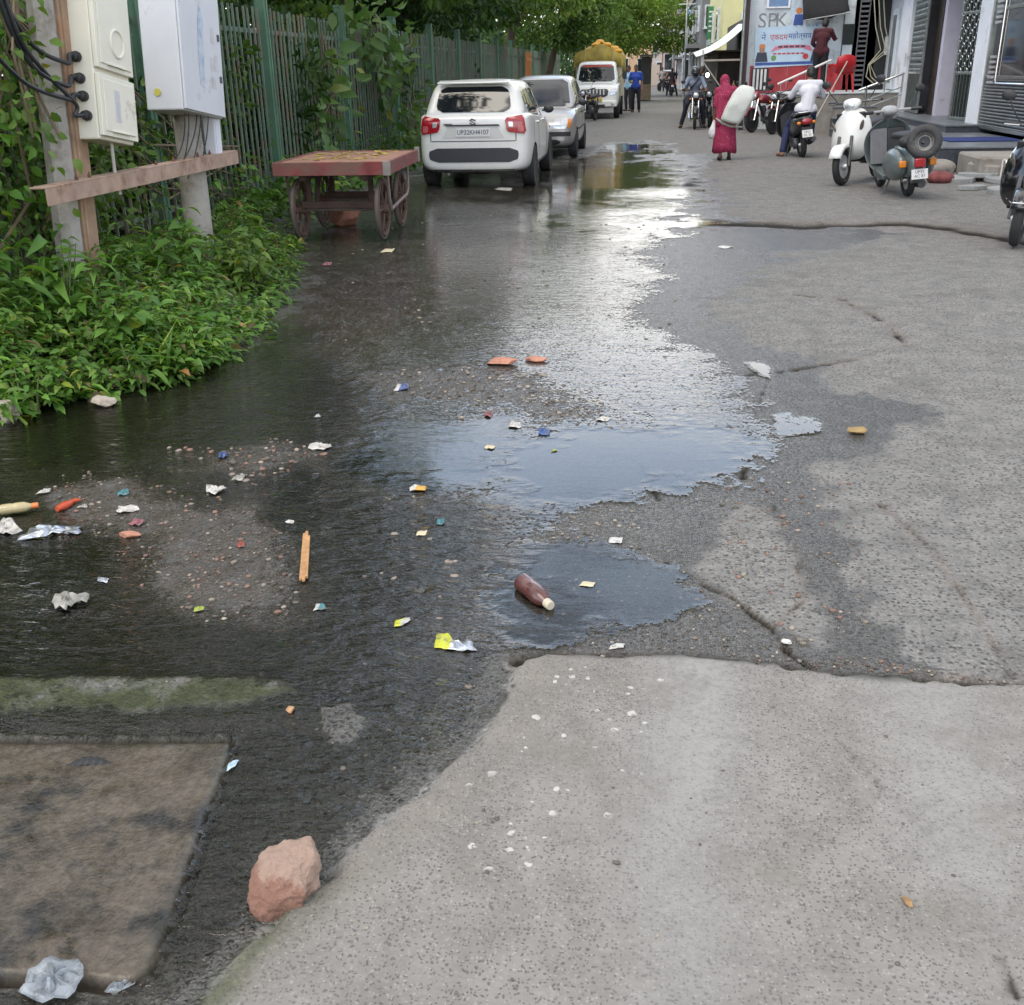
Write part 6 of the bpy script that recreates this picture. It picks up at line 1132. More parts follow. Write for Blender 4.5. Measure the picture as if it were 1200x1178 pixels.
def modern_scooter(name, label, loc, rz, paint, lean=0, steer=0, paint2=None, txt='', cat='scooter', grp=None, silver=SCH):
    t = thing(name, label, cat, loc, 0, grp, rot=(0,lean,rz)); p2 = paint2 or PLAS
    moto_wheel(t, (0,0,.235), .235, .11, 0, 'rear_wheel'); fw = moto_wheel(t, (0,1.25,.245), .245, .10, 6, 'front_wheel', mat('bright_alloy', (.58,.58,.58), .35, .6, var=.2))
    ff = fender(t, (0,1.25,.245), .29, .18, R(25), R(150), paint, 'front_fender')
    b = MB(); b.tube([(.09,1.25,.245),(.085,1.12,.62)], .022, 8); b.tube([(-.09,1.25,.245),(-.085,1.12,.62)], .022, 8); b.tube([(0,1.10,.60),(0,.90,1.0)], .03, 8); b.build('fork', ENG, t)
    # apron: stacked horizontal sections, pointed to the front
    b = MB(); secs = []
    for z, w_, yf, d_ in ((.30,.16,1.03,.05),(.38,.24,1.12,.10),(.50,.285,1.15,.18),(.66,.29,1.12,.21),(.80,.255,1.07,.20),(.91,.19,1.01,.16),(.975,.11,.96,.09)):
        q = [(0,yf+.015),(w_*.35,yf-.015),(w_*.75,yf-.07),(w_,yf-d_),(w_*.93,yf-d_-.03),(w_*.5,yf-d_*.75-.03),(0,yf-d_*.6-.03)]; secs.append([(x,y,z) for x, y in q]+[(-x,y,z) for x, y in q[-2:0:-1]])
    b.loft(secs); b.build('apron', paint, t, sub=1)
    for s in (-1,1): b = MB(); b.ell((s*.19,1.045,.74),(.016,.03,.075),10,8,Matrix.Rotation(s*.5,3,'Z')@Matrix.Rotation(s*.35,3,'Y')); b.build('front_indicator', mat('smoked_lens', (.12,.10,.09), .15), t)
    b = MB(); b.box((0,1.108,.50),(.10,.03,.03)); b.build('nose_trim', p2, t, bevel=.008)
    b = MB(); b.box((0,.885,.66),(.40,.03,.52),(R(-14),0,0)); b.build('inner_shield', PLAS, t, bevel=.02)
    b = MB(); secs = [ring(0,y,z,rx,rz_,14) for y, z, rx, rz_ in ((.80,1.03,.05,.03),(.86,1.035,.115,.055),(.92,1.025,.13,.07),(.97,1.0,.10,.07),(1.0,.985,.05,.04))]; b.loft(secs); b.build('handle_cowl', paint, t, sub=1)
    b = MB(); b.ell((0,.975,.995),(.075,.04,.05),12,8); b.build('headlamp', CLRL, t)
    b = MB(); b.tube([(-.36,.80,1.05),(-.2,.85,1.04),(.2,.85,1.04),(.36,.80,1.05)], .014, 8); b.build('handlebar', ENG, t)
    for s in (-1,1):
        b = MB(); b.tube([(s*.24,.835,1.045),(s*.37,.795,1.05)], .021, 8); b.build('grip', PLAS, t); b = MB(); b.tube([(s*.22,.89,1.04),(s*.36,.85,1.04)], .007, 5); b.build('brake_lever', SCH, t)
    mirrors(t, .87, 1.06)
    b = MB(); b.prism([(.86,.36),(.86,.42),(.80,.37),(.42,.35),(.42,.26),(.80,.28)], -.18, .18, 'x'); b.build('floorboard', PLAS, t, bevel=.012)
    b = MB(); secs = [ring(0,y,z,rx,rz_,16,2.8) for y, z, rx, rz_ in ((.47,.48,.10,.15),(.40,.50,.15,.20),(.20,.53,.185,.21),(0,.57,.19,.18),(-.20,.62,.17,.14),(-.36,.67,.12,.09),(-.42,.69,.06,.05))]; b.loft(secs); b.build('rear_body', paint, t, sub=1)
    b = MB(); secs = [ring(0,y,z,rx,rz_,14,3) for y, z, rx, rz_ in ((.52,.70,.07,.035),(.46,.725,.125,.05),(.25,.745,.15,.05),(.02,.765,.155,.055),(-.18,.80,.145,.05),(-.32,.805,.11,.035))]; b.loft(secs); b.build('seat', SEATM, t, sub=1)
    b = MB(); b.tube([(.15,-.05,.76),(.165,-.25,.80),(.13,-.42,.83),(0,-.46,.835),(-.13,-.42,.83),(-.165,-.25,.80),(-.15,-.05,.76)], .013, 8); b.build('grab_rail', silver, t)
    b = MB(); b.ell((0,-.425,.665),(.10,.035,.055),12,8); b.build('tail_lamp', REDL, t)
    for s in (-1,1): b = MB(); b.ell((s*.135,-.39,.645),(.04,.03,.03),10,6); b.build('indicator', AMB, t)
    b = MB(); b.prism([(-.30,.58),(-.40,.58),(-.47,.36),(-.42,.35),(-.28,.46)], -.085, .085, 'x'); b.build('rear_mudguard', PLAS, t, bevel=.01); plate_(t, (0,-.462,.46), .19, .13, txt, R(-17))
    b = MB(); b.box((-.10,.20,.28),(.10,.46,.17)); b.lathe([(.085,-.06),(.095,0),(.085,.03)], (-.13,.02,.26), (-1,0,0), 14); b.build('engine', ENG, t, bevel=.02); b = MB(); b.tube([(.13,.28,.25),(.145,.05,.26),(.15,-.28,.34)], [.02,.05,.055], 10); b.build('exhaust', ENG, t); b = MB(); b.box((.155,-.08,.345),(.03,.28,.10),(R(-12),0,0)); b.build('heat_shield', silver, t, bevel=.012)
    b = MB(); b.tube([(-.14,.42,.26),(-.22,.36,.01)], .012, 6); b.build('side_stand', ENG, t); return t
def vintage_scooter(name, label, loc, rz, paint, lean=0):
    t = thing(name, label, 'scooter', loc, 0, None, rot=(0,lean,rz))
    moto_wheel(t, (0,0,.215), .215, .095, 0, 'rear_wheel'); moto_wheel(t, (0,1.235,.215), .215, .095, 0, 'front_wheel'); fender(t, (0,1.235,.215), .255, .17, R(10), R(170), paint, 'front_fender')
    b = MB(); secs = []
    for z, w_, y_ in ((.26,.20,.86),(.34,.27,.93),(.48,.325,.985),(.64,.335,.975),(.78,.30,.945),(.88,.20,.915),(.93,.08,.90)):
        secs.append([(w_*u,y_+.05*(1-u*u)-.05*abs(u)**3,z) for u in [-1,-.9,-.6,-.2,.2,.6,.9,1]])
    b.loft(secs, closed=False); o = b.build('leg_shield', paint, t, ang=70); q = o.modifiers.new('s','SOLIDIFY'); q.thickness = .014; q = o.modifiers.new('u','SUBSURF'); q.levels = q.render_levels = 1
    b = MB(); 
    for k in range(5): b.box((-.20+.035*k,.90,.58),(.008,.02,.40),(R(-5),0,0))
    b.box((-.13,.905,.58),(.22,.02,.45),(R(-5),0,0)); b.build('glove_box_ribs', mat('grey_rib', (.17,.17,.18), .5), t, smooth=False)
    b = MB(); b.box((.10,.90,.60),(.24,.05,.42),(R(-5),0,0)); b.build('glove_box', PLAS, t, bevel=.02)
    b = MB(); b.prism([(.88,.27),(.88,.32),(.40,.25),(.40,.19),(.80,.20)], -.21, .21, 'x'); b.build('floorboard', paint, t, bevel=.012); b = MB(); b.tube([(0,1.2,.30),(0,.93,.95)], .035, 8); b.build('steering_column', paint, t)
    b = MB(); secs = [ring(0,y,z,rx,rz_,14) for y, z, rx, rz_ in ((.78,1.02,.07,.035),(.84,1.025,.12,.06),(.93,1.015,.115,.085),(1.0,1.0,.08,.075))]; b.loft(secs); b.build('headset', mat('pale_headset', (.30,.31,.32), .35, var=.1), t, sub=1)
    b = MB(); b.lathe([(.075,0),(.08,.02),(.05,.04),(0,.05)], (0,.99,1.0), (0,1,-.1), 14); b.build('headlamp', CLRL, t); b = MB(); b.tube([(-.36,.74,1.03),(-.14,.83,1.03),(.14,.83,1.03),(.36,.74,1.03)], .016, 8); b.build('handlebar', mat('pale_headset', (.3,.31,.32)), t)
    for s in (-1,1): b = MB(); b.tube([(s*.25,.785,1.03),(s*.37,.735,1.03)], .022, 8); b.build('grip', PLAS, t)
    mirrors(t, .82, 1.05, .22, (1,))
    b = MB(); secs = [ring(0,y,z,rx,rz_,16,2.6) for y, z, rx, rz_ in ((.42,.40,.10,.16),(.34,.44,.15,.21),(.10,.46,.17,.22),(-.15,.46,.16,.21),(-.32,.44,.13,.17),(-.42,.40,.08,.11))]; b.loft(secs); b.build('rear_frame', paint, t, sub=1)
    for s in (-1,1): b = MB(); b.ell((s*.165,.02,.42),(.125,.36,.20),18,12); b.build('side_cowl', paint, t)
    b = MB(); secs = [ring(0,y,z,rx,rz_,14,3) for y, z, rx, rz_ in ((.44,.72,.10,.035),(.36,.745,.15,.05),(.1,.76,.165,.055),(-.12,.76,.16,.055),(-.24,.745,.12,.035))]; b.loft(secs); b.build('seat', SEATM, t, sub=1)
    sp = Vector((.06,-.40,.70)); ax = Vector((-.30,-.92,.22)); b = MB(); b.torus(sp,ax,.155,.055,30,10,1.0); w_ = b.build('spare_wheel', mat('grey_tyre', (.04,.04,.042), .75, var=.25, vscale=20, dirt=(.10,.095,.09), dscale=6, damt=.4), t); b = MB(); b.lathe([(.118,-.03),(.106,-.026),(.10,0),(.106,.026),(.118,.03)], sp, ax, 24, cap=False); b.lathe([(.106,.0),(.088,-.012),(.078,-.025),(.070,-.026)], sp, ax, 24, cap=False); b.build('rim', mat('worn_steel', (.30,.29,.28), .45, .7, var=.4, vscale=12), w_); b = MB(); b.lathe([(.085,-.05),(.085,-.045)], sp, ax, 20); b.build('hub_shade_disc', PLAS, w_)  # black disc stands in for the shade inside the open hub
    b = MB(); b.tube([(-.1,-.2,.62),(.02,-.36,.62),(.1,-.30,.62)], .016, 6); b.tube([(.05,-.22,.6),(.05,-.38,.70)], .016, 6); b.build('spare_carrier', ENG, t); b = MB(); b.ell((-.12,-.24,.70),(.09,.10,.07),12,8); b.build('seat_hump', SEATM, t)
    b = MB(); b.box((0,-.45,.46),(.13,.06,.11)); b.build('tail_lamp', REDL, t, bevel=.015)
    for s in (-1,1): b = MB(); b.box((s*.185,-.36,.45),(.085,.06,.085)); b.build('indicator', AMB, t, bevel=.015)
    plate_(t, (0,-.455,.325), .20, .12, 'UP32\nAC 87', R(-8)); b = MB(); b.prism([(-.25,.34),(-.44,.40),(-.46,.26),(-.32,.20)], -.07, .07, 'x'); b.build('rear_mudflap', paint, t, bevel=.01)
    b = MB(); b.tube([(.05,.1,.17),(.10,-.25,.18)], [.05,.055], 10); b.build('exhaust', ENG, t); b = MB(); b.tube([(-.10,.42,.22),(-.20,.36,.01)], .012, 6); b.tube([(-.2,.36,.012),(-.26,.33,.012)], .012, 6); b.build('stand', ENG, t); return t
def motorcycle(name, label, loc, rz, paint, lean=0, grp=None, head=True):
    t = thing(name, label, 'motorcycle', loc, 0, grp, rot=(0,lean,rz)); moto_wheel(t, (0,0,.30), .30, .10, 6, 'rear_wheel', PLAS); moto_wheel(t, (0,1.27,.30), .30, .085, 6, 'front_wheel', PLAS); fender(t, (0,1.27,.30), .335, .11, R(20), R(165), paint, 'front_fender'); fender(t, (0,0,.30), .36, .14, R(40), R(175), PLAS, 'rear_fender')
    b = MB(); 
    for s in (-1,1): b.tube([(s*.085,1.27,.30),(s*.085,1.02,.88)], .022, 8)
    b.build('fork', SCH, t); b = MB(); b.tube([(-.36,.86,1.02),(-.2,.97,1.0),(0,.99,.95),(.2,.97,1.0),(.36,.86,1.02)], .013, 8); b.build('handlebar', ENG, t)
    for s in (-1,1): b = MB(); b.tube([(s*.26,.925,1.01),(s*.37,.855,1.02)], .02, 8); b.build('grip', PLAS, t)
    b = MB(); secs = [ring(0,y,z,rx,rz_,14) for y, z, rx, rz_ in ((.42,.74,.07,.05),(.5,.78,.12,.10),(.68,.82,.155,.125),(.84,.82,.145,.11),(.94,.78,.08,.06))]; b.loft(secs); b.build('fuel_tank', paint, t, sub=1)
    b = MB(); secs = [ring(0,y,z,rx,rz_,14,3) for y, z, rx, rz_ in ((.5,.74,.08,.04),(.40,.755,.13,.05),(.1,.77,.14,.05),(-.2,.82,.12,.05),(-.33,.84,.08,.03))]; b.loft(secs); b.build('seat', SEATM, t, sub=1)
    b = MB(); b.box((0,.56,.38),(.20,.34,.24)); b.lathe([(.09,-.16),(.10,-.12),(.10,.12),(.09,.16)], (0,.55,.34), (1,0,0), 14); b.tube([(0,.66,.45),(0,.74,.64)], .075, 10); b.build('engine', ENG, t, bevel=.015); b = MB(); b.tube([(0,.98,.86),(0,.80,.5),(0,.62,.24)], .03, 8); b.tube([(.08,.46,.68),(.09,-.28,.76)], .018, 6); b.tube([(-.08,.46,.68),(-.09,-.28,.76)], .018, 6)
    for s in (-1,1): b.tube([(s*.09,.36,.40),(s*.10,0,.30)], .02, 6); b.tube([(s*.11,-.15,.74),(s*.11,0,.31)], .02, 6)
    b.build('frame', PLAS, t)
    b = MB(); b.tube([(.06,.70,.36),(.13,.55,.22),(.16,.2,.24),(.17,-.25,.36)], [.02,.022,.04,.045], 10); b.build('exhaust', SCH, t)
    for s in (-1,1): b = MB(); secs = [ring(s*.115,y,.56,.03,rz_,10) for y, rz_ in ((.36,.04),(.28,.11),(.10,.11),(-.02,.05))]; b.loft(secs); b.build('side_panel', paint, t, sub=1)
    if head: b = MB(); secs = [ring(0,y,z,rx,rz_,14) for y, z, rx, rz_ in ((.96,.92,.07,.07),(1.03,.92,.125,.12),(1.10,.90,.12,.11),(1.15,.885,.07,.07))]; b.loft(secs); b.build('headlamp_cowl', paint, t, sub=1); b = MB(); b.ell((0,1.125,.89),(.085,.045,.075),12,8); b.build('headlamp', CLRL, t)
    b = MB(); b.ell((0,-.36,.78),(.07,.03,.04),10,6); b.build('tail_lamp', REDL, t); plate_(t, (0,-.40,.60), .18, .11, '', R(-15)); mirrors(t, .94, 1.02)
    for s in (-1,1):
        for y_, z_ in ((1.05,.80),(-.33,.74)): b = MB(); b.ell((s*.15,y_,z_),(.035,.025,.022),8,6); b.tube([(s*.05,y_,z_),(s*.14,y_,z_)], .007, 5); b.build('indicator', AMB, t)
    b = MB(); b.tube([(-.10,.42,.26),(-.2,.36,.01)], .012, 6); b.build('side_stand', ENG, t); return t
def fwd(th): return Vector((-sin(th), cos(th), 0))
WSC = mat('white_scooter_paint', (.66,.66,.64), .3, coat=.5, var=.05, dirt=(.40,.38,.35), dscale=3, damt=.15); BSC = mat('black_scooter_paint', (.006,.006,.008), .15, coat=1, var=.2); DSC = mat('charcoal_scooter_paint', (.025,.025,.028), .3, coat=.5, var=.2); GSC = mat('grey_green_paint', (.125,.15,.15), .35, .25, coat=.4, var=.15, dirt=(.16,.14,.12), dscale=4, damt=.25); RMC = mat('crimson_bike_paint', (.24,.012,.03), .25, coat=.6, var=.15); KMC = mat('black_bike_paint', (.012,.012,.014), .3, coat=.5, var=.2)
th = R(148); fxy = Vector((2.74,15.9,0)); tw = modern_scooter('white_scooter', 'white scooter with its front wheel towards us, half behind the grey scooter', fxy-fwd(th)*1.25, th, WSC, lean=R(6)); tw.scale = (1.07,)*3
vintage_scooter('grey_scooter', 'old grey-green scooter seen from behind with a spare wheel over its tail', (3.30,14.42,0), R(5), GSC, lean=R(-5))
th = R(157); t = modern_scooter('black_scooter', 'glossy black scooter cut off by the right picture edge', Vector((3.37,10.30,0))-fwd(th)*1.25, th, BSC, lean=R(-4)); b = MB(); b.tube([(.258,.90,.72),(.235,.99,.56),(.17,1.04,.40),(.10,1.04,.35)], .010, 6); b.tube([(-.258,.90,.72),(-.235,.99,.56),(-.17,1.04,.40),(-.10,1.04,.35)], .010, 6); b.build('chrome_strip', SCH, t)
b = MB(); b.tube([(.08,1.30,.50),(.07,1.50,.42),(-.07,1.50,.42),(-.08,1.30,.50)], .008, 6); b.build('fender_guard', SCH, t)
modern_scooter('ridden_scooter', 'dark scooter with red tail lamp under the rider in the white shirt', (2.78,20.9,0), R(6), DSC, lean=R(-6), txt='UP32\nDL 42')
motorcycle('parked_motorcycle', 'dark red motorcycle parked nearest the wall pillar', Vector((2.55,29.3,0))-fwd(R(140))*1.27, R(140), RMC, R(7), 'motorcycles parked by the poster wall')
motorcycle('parked_motorcycle', 'second red motorcycle with silver tank panel nearer to the scooter rider', Vector((2.98,28.3,0))-fwd(R(145))*1.27, R(145), KMC, R(7), 'motorcycles parked by the poster wall')
motorcycle('parked_motorcycle', 'dark motorcycle rear of the row, hidden behind the walking woman', Vector((2.3,31.0,0))-fwd(R(125))*1.27, R(125), KMC, R(7), 'motorcycles parked by the poster wall')
motorcycle('ridden_motorcycle', 'black motorcycle coming towards us under the helmeted rider', Vector((1.12,31.2,0))-fwd(R(178))*1.27, R(178), KMC)
motorcycle('standing_motorcycle', 'dark motorcycle facing us just right of the helmeted rider', Vector((1.58,32.2,0))-fwd(R(176))*1.27, R(176), KMC, R(4))
motorcycle('standing_motorcycle', 'black motorcycle squeezed between silver car and goods truck', Vector((-2.38,36.6,0))-fwd(R(165))*1.27, R(165), KMC, R(5))
motorcycle('far_motorcycle', 'far dark motorcycle on the road under a distant rider', (1.0,70,0), R(4), KMC); motorcycle('far_motorcycle', 'farthest dark motorcycle parked by the low grey house', (.9,88,0), R(150), KMC)
# dark kiosk beyond the truck
t = thing('kiosk', 'narrow dark roadside kiosk behind the two men at the truck', 'kiosk', (-.55,60,0)); b = MB(); b.box((0,.8,1.1),(.55,1.6,2.2)); b.build('cabin', mat('kiosk_dark', (.045,.045,.05), .7, var=.3), t, smooth=False, bevel=.02); b = MB(); b.box((0,.75,2.27),(.7,1.9,.08)); b.build('roof', STEELD, t, smooth=False); b = MB(); b.box((0,-.03,.45),(.5,.05,.8)); b.build('front_panel', mat('kiosk_tan', (.25,.18,.12), .7, var=.3), t, smooth=False)
# ================================================================== people
SKIN = mat('brown_skin', (.17,.085,.05), .55, var=.12, vscale=14); HAIR = mat('black_hair', (.012,.010,.009), .55, var=.3, vscale=30); SHOE = mat('dark_sandal', (.03,.022,.018), .6)
STAND = dict(pel=(0,0,.94), waist=(0,.01,1.08), chest=(0,.0,1.27), neck=(0,0,1.46), head=(0,.025,1.60), lS=(-.185,0,1.40), rS=(.185,0,1.40), lE=(-.235,-.03,1.12), rE=(.235,-.03,1.12), lW=(-.24,.06,.88), rW=(.24,.06,.88), lH=(-.09,0,.90), rH=(.09,0,.90), lK=(-.10,.02,.49), rK=(.10,.02,.49), lA=(-.10,-.03,.085), rA=(.10,-.03,.085), lT=(-.12,.14,.035), rT=(.12,.14,.035))
def person(label, loc, rz, pose, shirt, trous, hair=HAIR, sleeve=.75, helmet=None, scale=1, face=True, headM=None, group=None, shoe=SHOE):
    J = dict(STAND); J.update(pose); V = {k: Vector(v) for k, v in J.items()}; t = thing('person', label, 'person', loc, rz, group); t.scale = (scale,)*3
    up = (V['neck']-V['chest']).normalized(); hd = (V['head']-V['neck']).normalized(); fw = headM or Vector((0,1,0)); sd = fw.cross(hd).normalized(); fw = hd.cross(sd).normalized(); M = Matrix((sd, fw, hd)).transposed()
    b = MB(); b.ell(V['head'], (.074,.094,.118), 16, 12, M); b.ell(V['head']+M@Vector((0,.03,-.055)), (.055,.062,.062), 12, 8, M); b.cap(V['neck']-up*.04, V['head']-hd*.05, .056, .05)
    if face:
        b.ell(V['head']+M@Vector((0,.098,-.015)), (.013,.018,.024), 8, 6, M)
        for s in (-1,1): b.ell(V['head']+M@Vector((s*.076,-.005,-.01)), (.010,.02,.032), 8, 6, M)
    b.cap(V['lS'], V['rS'], .058, .058); b.cap(V['chest']+Vector((-.07,0,0)), V['chest']+Vector((.07,0,0)), .112, .112); b.cap(V['chest'], V['waist'], .125, .115); b.cap(V['waist'], V['pel'], .115, .12); b.cap(V['lH'], V['rH'], .098, .098)
    b.cap(V['chest'], V['neck'], .10, .058)
    for s in 'lr':
        b.cap(V[s+'S'], V[s+'E'], .05, .038); b.cap(V[s+'E'], V[s+'W'], .038, .027); b.cap(V[s+'H'], V[s+'K'], .085, .056); b.cap(V[s+'K'], V[s+'A'], .055, .036); b.cap(V[s+'A']-Vector((0,.0,.03)), V[s+'T'], .042, .032)
        w_ = V[s+'W']; d = (w_-V[s+'E']).normalized(); sx = -1 if s == 'l' else 1; ax = d.cross(Vector((0,0,1))) if abs(d.z) < .8 else Vector((0,1,0)); ax = (ax-d*ax.dot(d)).normalized(); nn = d.cross(ax)*sx
        b.cap(w_, w_+d*.075, .028, .036)
        for q in range(4): o = ax*(.030-.020*q); L_ = (.07,.08,.075,.06)[q]; p0 = w_+d*.085+o; p1 = p0+d*L_*.5-nn*.01; b.cap(p0, p1, .0105, .0095, 6); b.cap(p1, p1+d*L_*.38-nn*.03, .0095, .008, 6)
        b.cap(w_+d*.03+ax*.03, w_+d*.085+ax*.058-nn*.012, .0125, .010, 6)
    b.build('body', SKIN, t, remesh=.0135, sm=3)
    if shirt:
        c = MB(); c.cap(V['lS'], V['rS'], .072, .072); c.cap(V['chest']+Vector((-.07,0,0)), V['chest']+Vector((.07,0,0)), .128, .128); c.cap(V['chest'], V['waist'], .142, .135); c.cap(V['waist'], V['pel']-Vector((0,0,.02)), .135, .142); c.cap(V['chest'], V['neck']-up*.03, .112, .066); c.cap(V['lH']+Vector((0,0,.04)), V['rH']+Vector((0,0,.04)), .118, .118)
        for s in 'lr':
            if sleeve > 1: c.cap(V[s+'S'], V[s+'E'], .066, .056); c.cap(V[s+'E'], V[s+'E'].lerp(V[s+'W'], sleeve-1), .056, .042)
            else: c.cap(V[s+'S'], V[s+'S'].lerp(V[s+'E'], sleeve), .068, .060)
        c.build('shirt', shirt, t, remesh=.016, sm=3)
    if trous:
        c = MB(); c.cap(V['lH'], V['rH'], .112, .112); c.cap(V['pel'], V['lH'].lerp(V['rH'],.5), .125, .118)
        for s in 'lr': c.cap(V[s+'H'], V[s+'K'], .102, .076); c.cap(V[s+'K'], V[s+'A']+Vector((0,0,.02)), .074, .062)
        c.build('trousers', trous, t, remesh=.016, sm=3)
    for s in 'lr': c = MB(); c.cap(V[s+'A']-Vector((0,.025,.045)), V[s+'T'], .047, .040, 10); o = c.build('shoe', shoe, t, remesh=.016, sm=2)
    if helmet:
        c = MB(); c.ell(V['head']+hd*.015, (.125,.145,.145), 18, 12, M); h = c.build('helmet', helmet, t); c = MB(); secs = []
        for z in (-.05,0,.045): secs.append([V['head']+M@Vector((.122*sin(a),.150*cos(a),z+.01)) for a in np.linspace(-1.0,1.0,9)])
        c.loft(secs, closed=False); o = c.build('visor', CGLASS, h); q = o.modifiers.new('s','SOLIDIFY'); q.thickness = .008; q.offset = 1
    elif hair:
        c = MB(); c.ell(V['head']+hd*.022-fw*.014, (.084,.100,.112), 16, 12, M); c.ell(V['head']-fw*.035-hd*.02, (.078,.075,.09), 14, 10, M); o = c.build('hair', hair, t, remesh=.012, sm=1)
    if face and not helmet:
        c = MB()
        for s in (-1,1): c.ell(V['head']+M@Vector((s*.031,.088,.012)), (.013,.008,.008), 8, 6, M); c.ell(V['head']+M@Vector((s*.031,.090,.034)), (.018,.006,.004), 8, 5, M)
        c.ell(V['head']+M@Vector((0,.088,-.058)), (.024,.008,.006), 8, 5, M); c.build('eyes_and_mouth', HAIR, t)
    return t, V
def cloth(name, col, **k): return mat(name, col, .85, var=.15, vscale=4, bump=.006, bscale=9, **k)
# man in a blue T-shirt and the man behind him, beside the truck
WALKF = dict(lK=(-.11,.10,.50), rK=(.11,-.02,.49), rA=(.11,-.16,.10), rT=(.13,-.01,.04), lA=(-.11,.08,.085), lT=(-.12,.25,.035))
person('man in a bright blue T-shirt and black trousers standing right of the truck', (-.80,44.6,0), R(172), dict(rE=(.27,.02,1.14), rW=(.16,.20,1.10), lA=(-.14,-.03,.085), lK=(-.13,.02,.49), lT=(-.17,.12,.035)), cloth('blue_shirt', (.02,.055,.30)), cloth('black_trousers', (.012,.012,.015)), scale=1.03)
person('man in a pale blue shirt half hidden between the truck and the man in blue', (-1.13,46.0,0), R(150), dict(), cloth('pale_blue_shirt', (.25,.42,.55)), cloth('dark_trousers', (.02,.022,.03)), scale=1.02)
# man in maroon on the tall plinth, back to us, leaning towards the wall
person('man in a maroon shirt standing with his back to us on the tall plinth', (4.10,28.95,.97), R(-18), dict(chest=(.0,.05,1.26), neck=(0,.10,1.44), head=(.02,.15,1.57), lS=(-.18,.06,1.39), rS=(.18,.06,1.39), rE=(.26,.22,1.22), rW=(.24,.45,1.22), lE=(-.24,.08,1.13), lW=(-.18,.24,1.02)), cloth('maroon_shirt', (.055,.008,.013)), cloth('black_jeans', (.010,.010,.013)), scale=1.02, sleeve=1.6)
# rider in the white shirt, left foot on the ground
seat_ = dict(pel=(0,.02,.86), waist=(.03,.05,1.0), chest=(.05,.10,1.17), neck=(.06,.16,1.36), head=(.07,.22,1.48), lS=(-.13,.13,1.30), rS=(.23,.13,1.30), lH=(-.10,.04,.82), rH=(.10,.04,.82), rK=(.20,.42,.78), rA=(.20,.42,.40), rT=(.22,.58,.37), lK=(-.27,.26,.55), lA=(-.36,.10,.11), lT=(-.42,.26,.05), lE=(-.27,.30,1.06), lW=(-.26,.56,1.06), rE=(.34,.28,1.06), rW=(.32,.56,1.06))
person('rider in a white shirt and blue jeans seen from behind, left foot on the road', (2.80,21.05,-.01), R(2), seat_, cloth('white_shirt', (.62,.63,.68)), cloth('blue_jeans', (.022,.03,.085)), scale=1.0, sleeve=.9, shoe=mat('tan_sandal', (.22,.13,.08), .7))
# helmeted rider coming towards us, with a pillion behind
ride = dict(pel=(0,-.02,.90), waist=(0,.02,1.03), chest=(0,.07,1.20), neck=(0,.12,1.38), head=(0,.17,1.50), lS=(-.19,.09,1.32), rS=(.19,.09,1.32), lE=(-.30,.30,1.10), lW=(-.31,.55,1.06), rE=(.30,.30,1.10), rW=(.31,.55,1.06), lH=(-.10,.0,.86), rH=(.10,.0,.86), lK=(-.22,.33,.62), rK=(.20,.38,.66), lA=(-.30,.18,.10), lT=(-.33,.34,.04), rA=(.34,.22,.10), rT=(.38,.38,.04))
hm = mat('black_helmet', (.012,.012,.014), .2, coat=.8, var=.2)
t, V = person('motorcycle rider in a black helmet and grey-blue shirt with a dark sling strap, facing us', (1.11,32.2,0), R(178), ride, cloth('grey_blue_shirt', (.17,.20,.27)), cloth('dark_blue_trousers', (.018,.02,.035)), helmet=hm, sleeve=1.7)
b = MB(); b.tube([V['lS']+Vector((.06,.09,.03)), V['chest']+Vector((0,.155,.0)), V['waist']+Vector((.12,.13,.02))], .018, 6); b.build('sling_strap', BLKP, t)
pil = dict(ride); pil.update(head=(-.16,.10,1.50), neck=(-.10,.06,1.38), lE=(-.28,.18,1.05), rE=(.26,.18,1.05), lW=(-.2,.36,1.0), rW=(.2,.36,1.0), lA=(-.26,.20,.33), lT=(-.29,.34,.28), rA=(.26,.20,.33), rT=(.29,.34,.28), lK=(-.25,.36,.72), rK=(.25,.36,.72))
person('passenger in dark clothes sitting behind the helmeted motorcycle rider', (1.13,32.58,.03), R(178), pil, cloth('dark_kurta', (.035,.04,.05)), MATS['dark_trousers'], sleeve=1.5, headM=Vector((-.3,1,0)))
person('distant rider in dark clothes riding away on the far motorcycle', (1.0,70.2,0), R(4), ride, MATS['dark_kurta'], MATS['dark_trousers'], sleeve=1.5)
person('distant figure in faded clothes walking near the end of the street', (.45,84,0), R(180), WALKF, cloth('faded_shirt', (.30,.27,.25)), MATS['dark_trousers'])
# woman in a crimson patterned sari, walking away with a sack on her shoulder
def sari_mat():
    m = bpy.data.materials.new('crimson_sari'); m.use_nodes = True; nt = m.node_tree; b = nt.nodes['Principled BSDF']; tc = N(nt,'ShaderNodeTexCoord'); v = N(nt,'ShaderNodeTexVoronoi'); v.inputs['Scale'].default_value = 22; L(nt,tc.outputs['Object'],v.inputs['Vector'])
    r = N(nt,'ShaderNodeMapRange'); r.inputs['From Min'].default_value = .16; r.inputs['From Max'].default_value = .26; L(nt,v.outputs['Distance'],r.inputs['Value'])
    mx = N(nt,'ShaderNodeMix',data_type='RGBA'); L(nt,r.outputs['Result'],mx.inputs['Factor']); mx.inputs['A'].default_value = (.42,.12,.17,1); mx.inputs['B'].default_value = (.24,.012,.055,1); L(nt,mx.outputs['Result'],b.inputs['Base Color']); b.inputs['Roughness'].default_value = .8; return m
SARI = sari_mat(); wx = Vector((1.30,20.5,0))
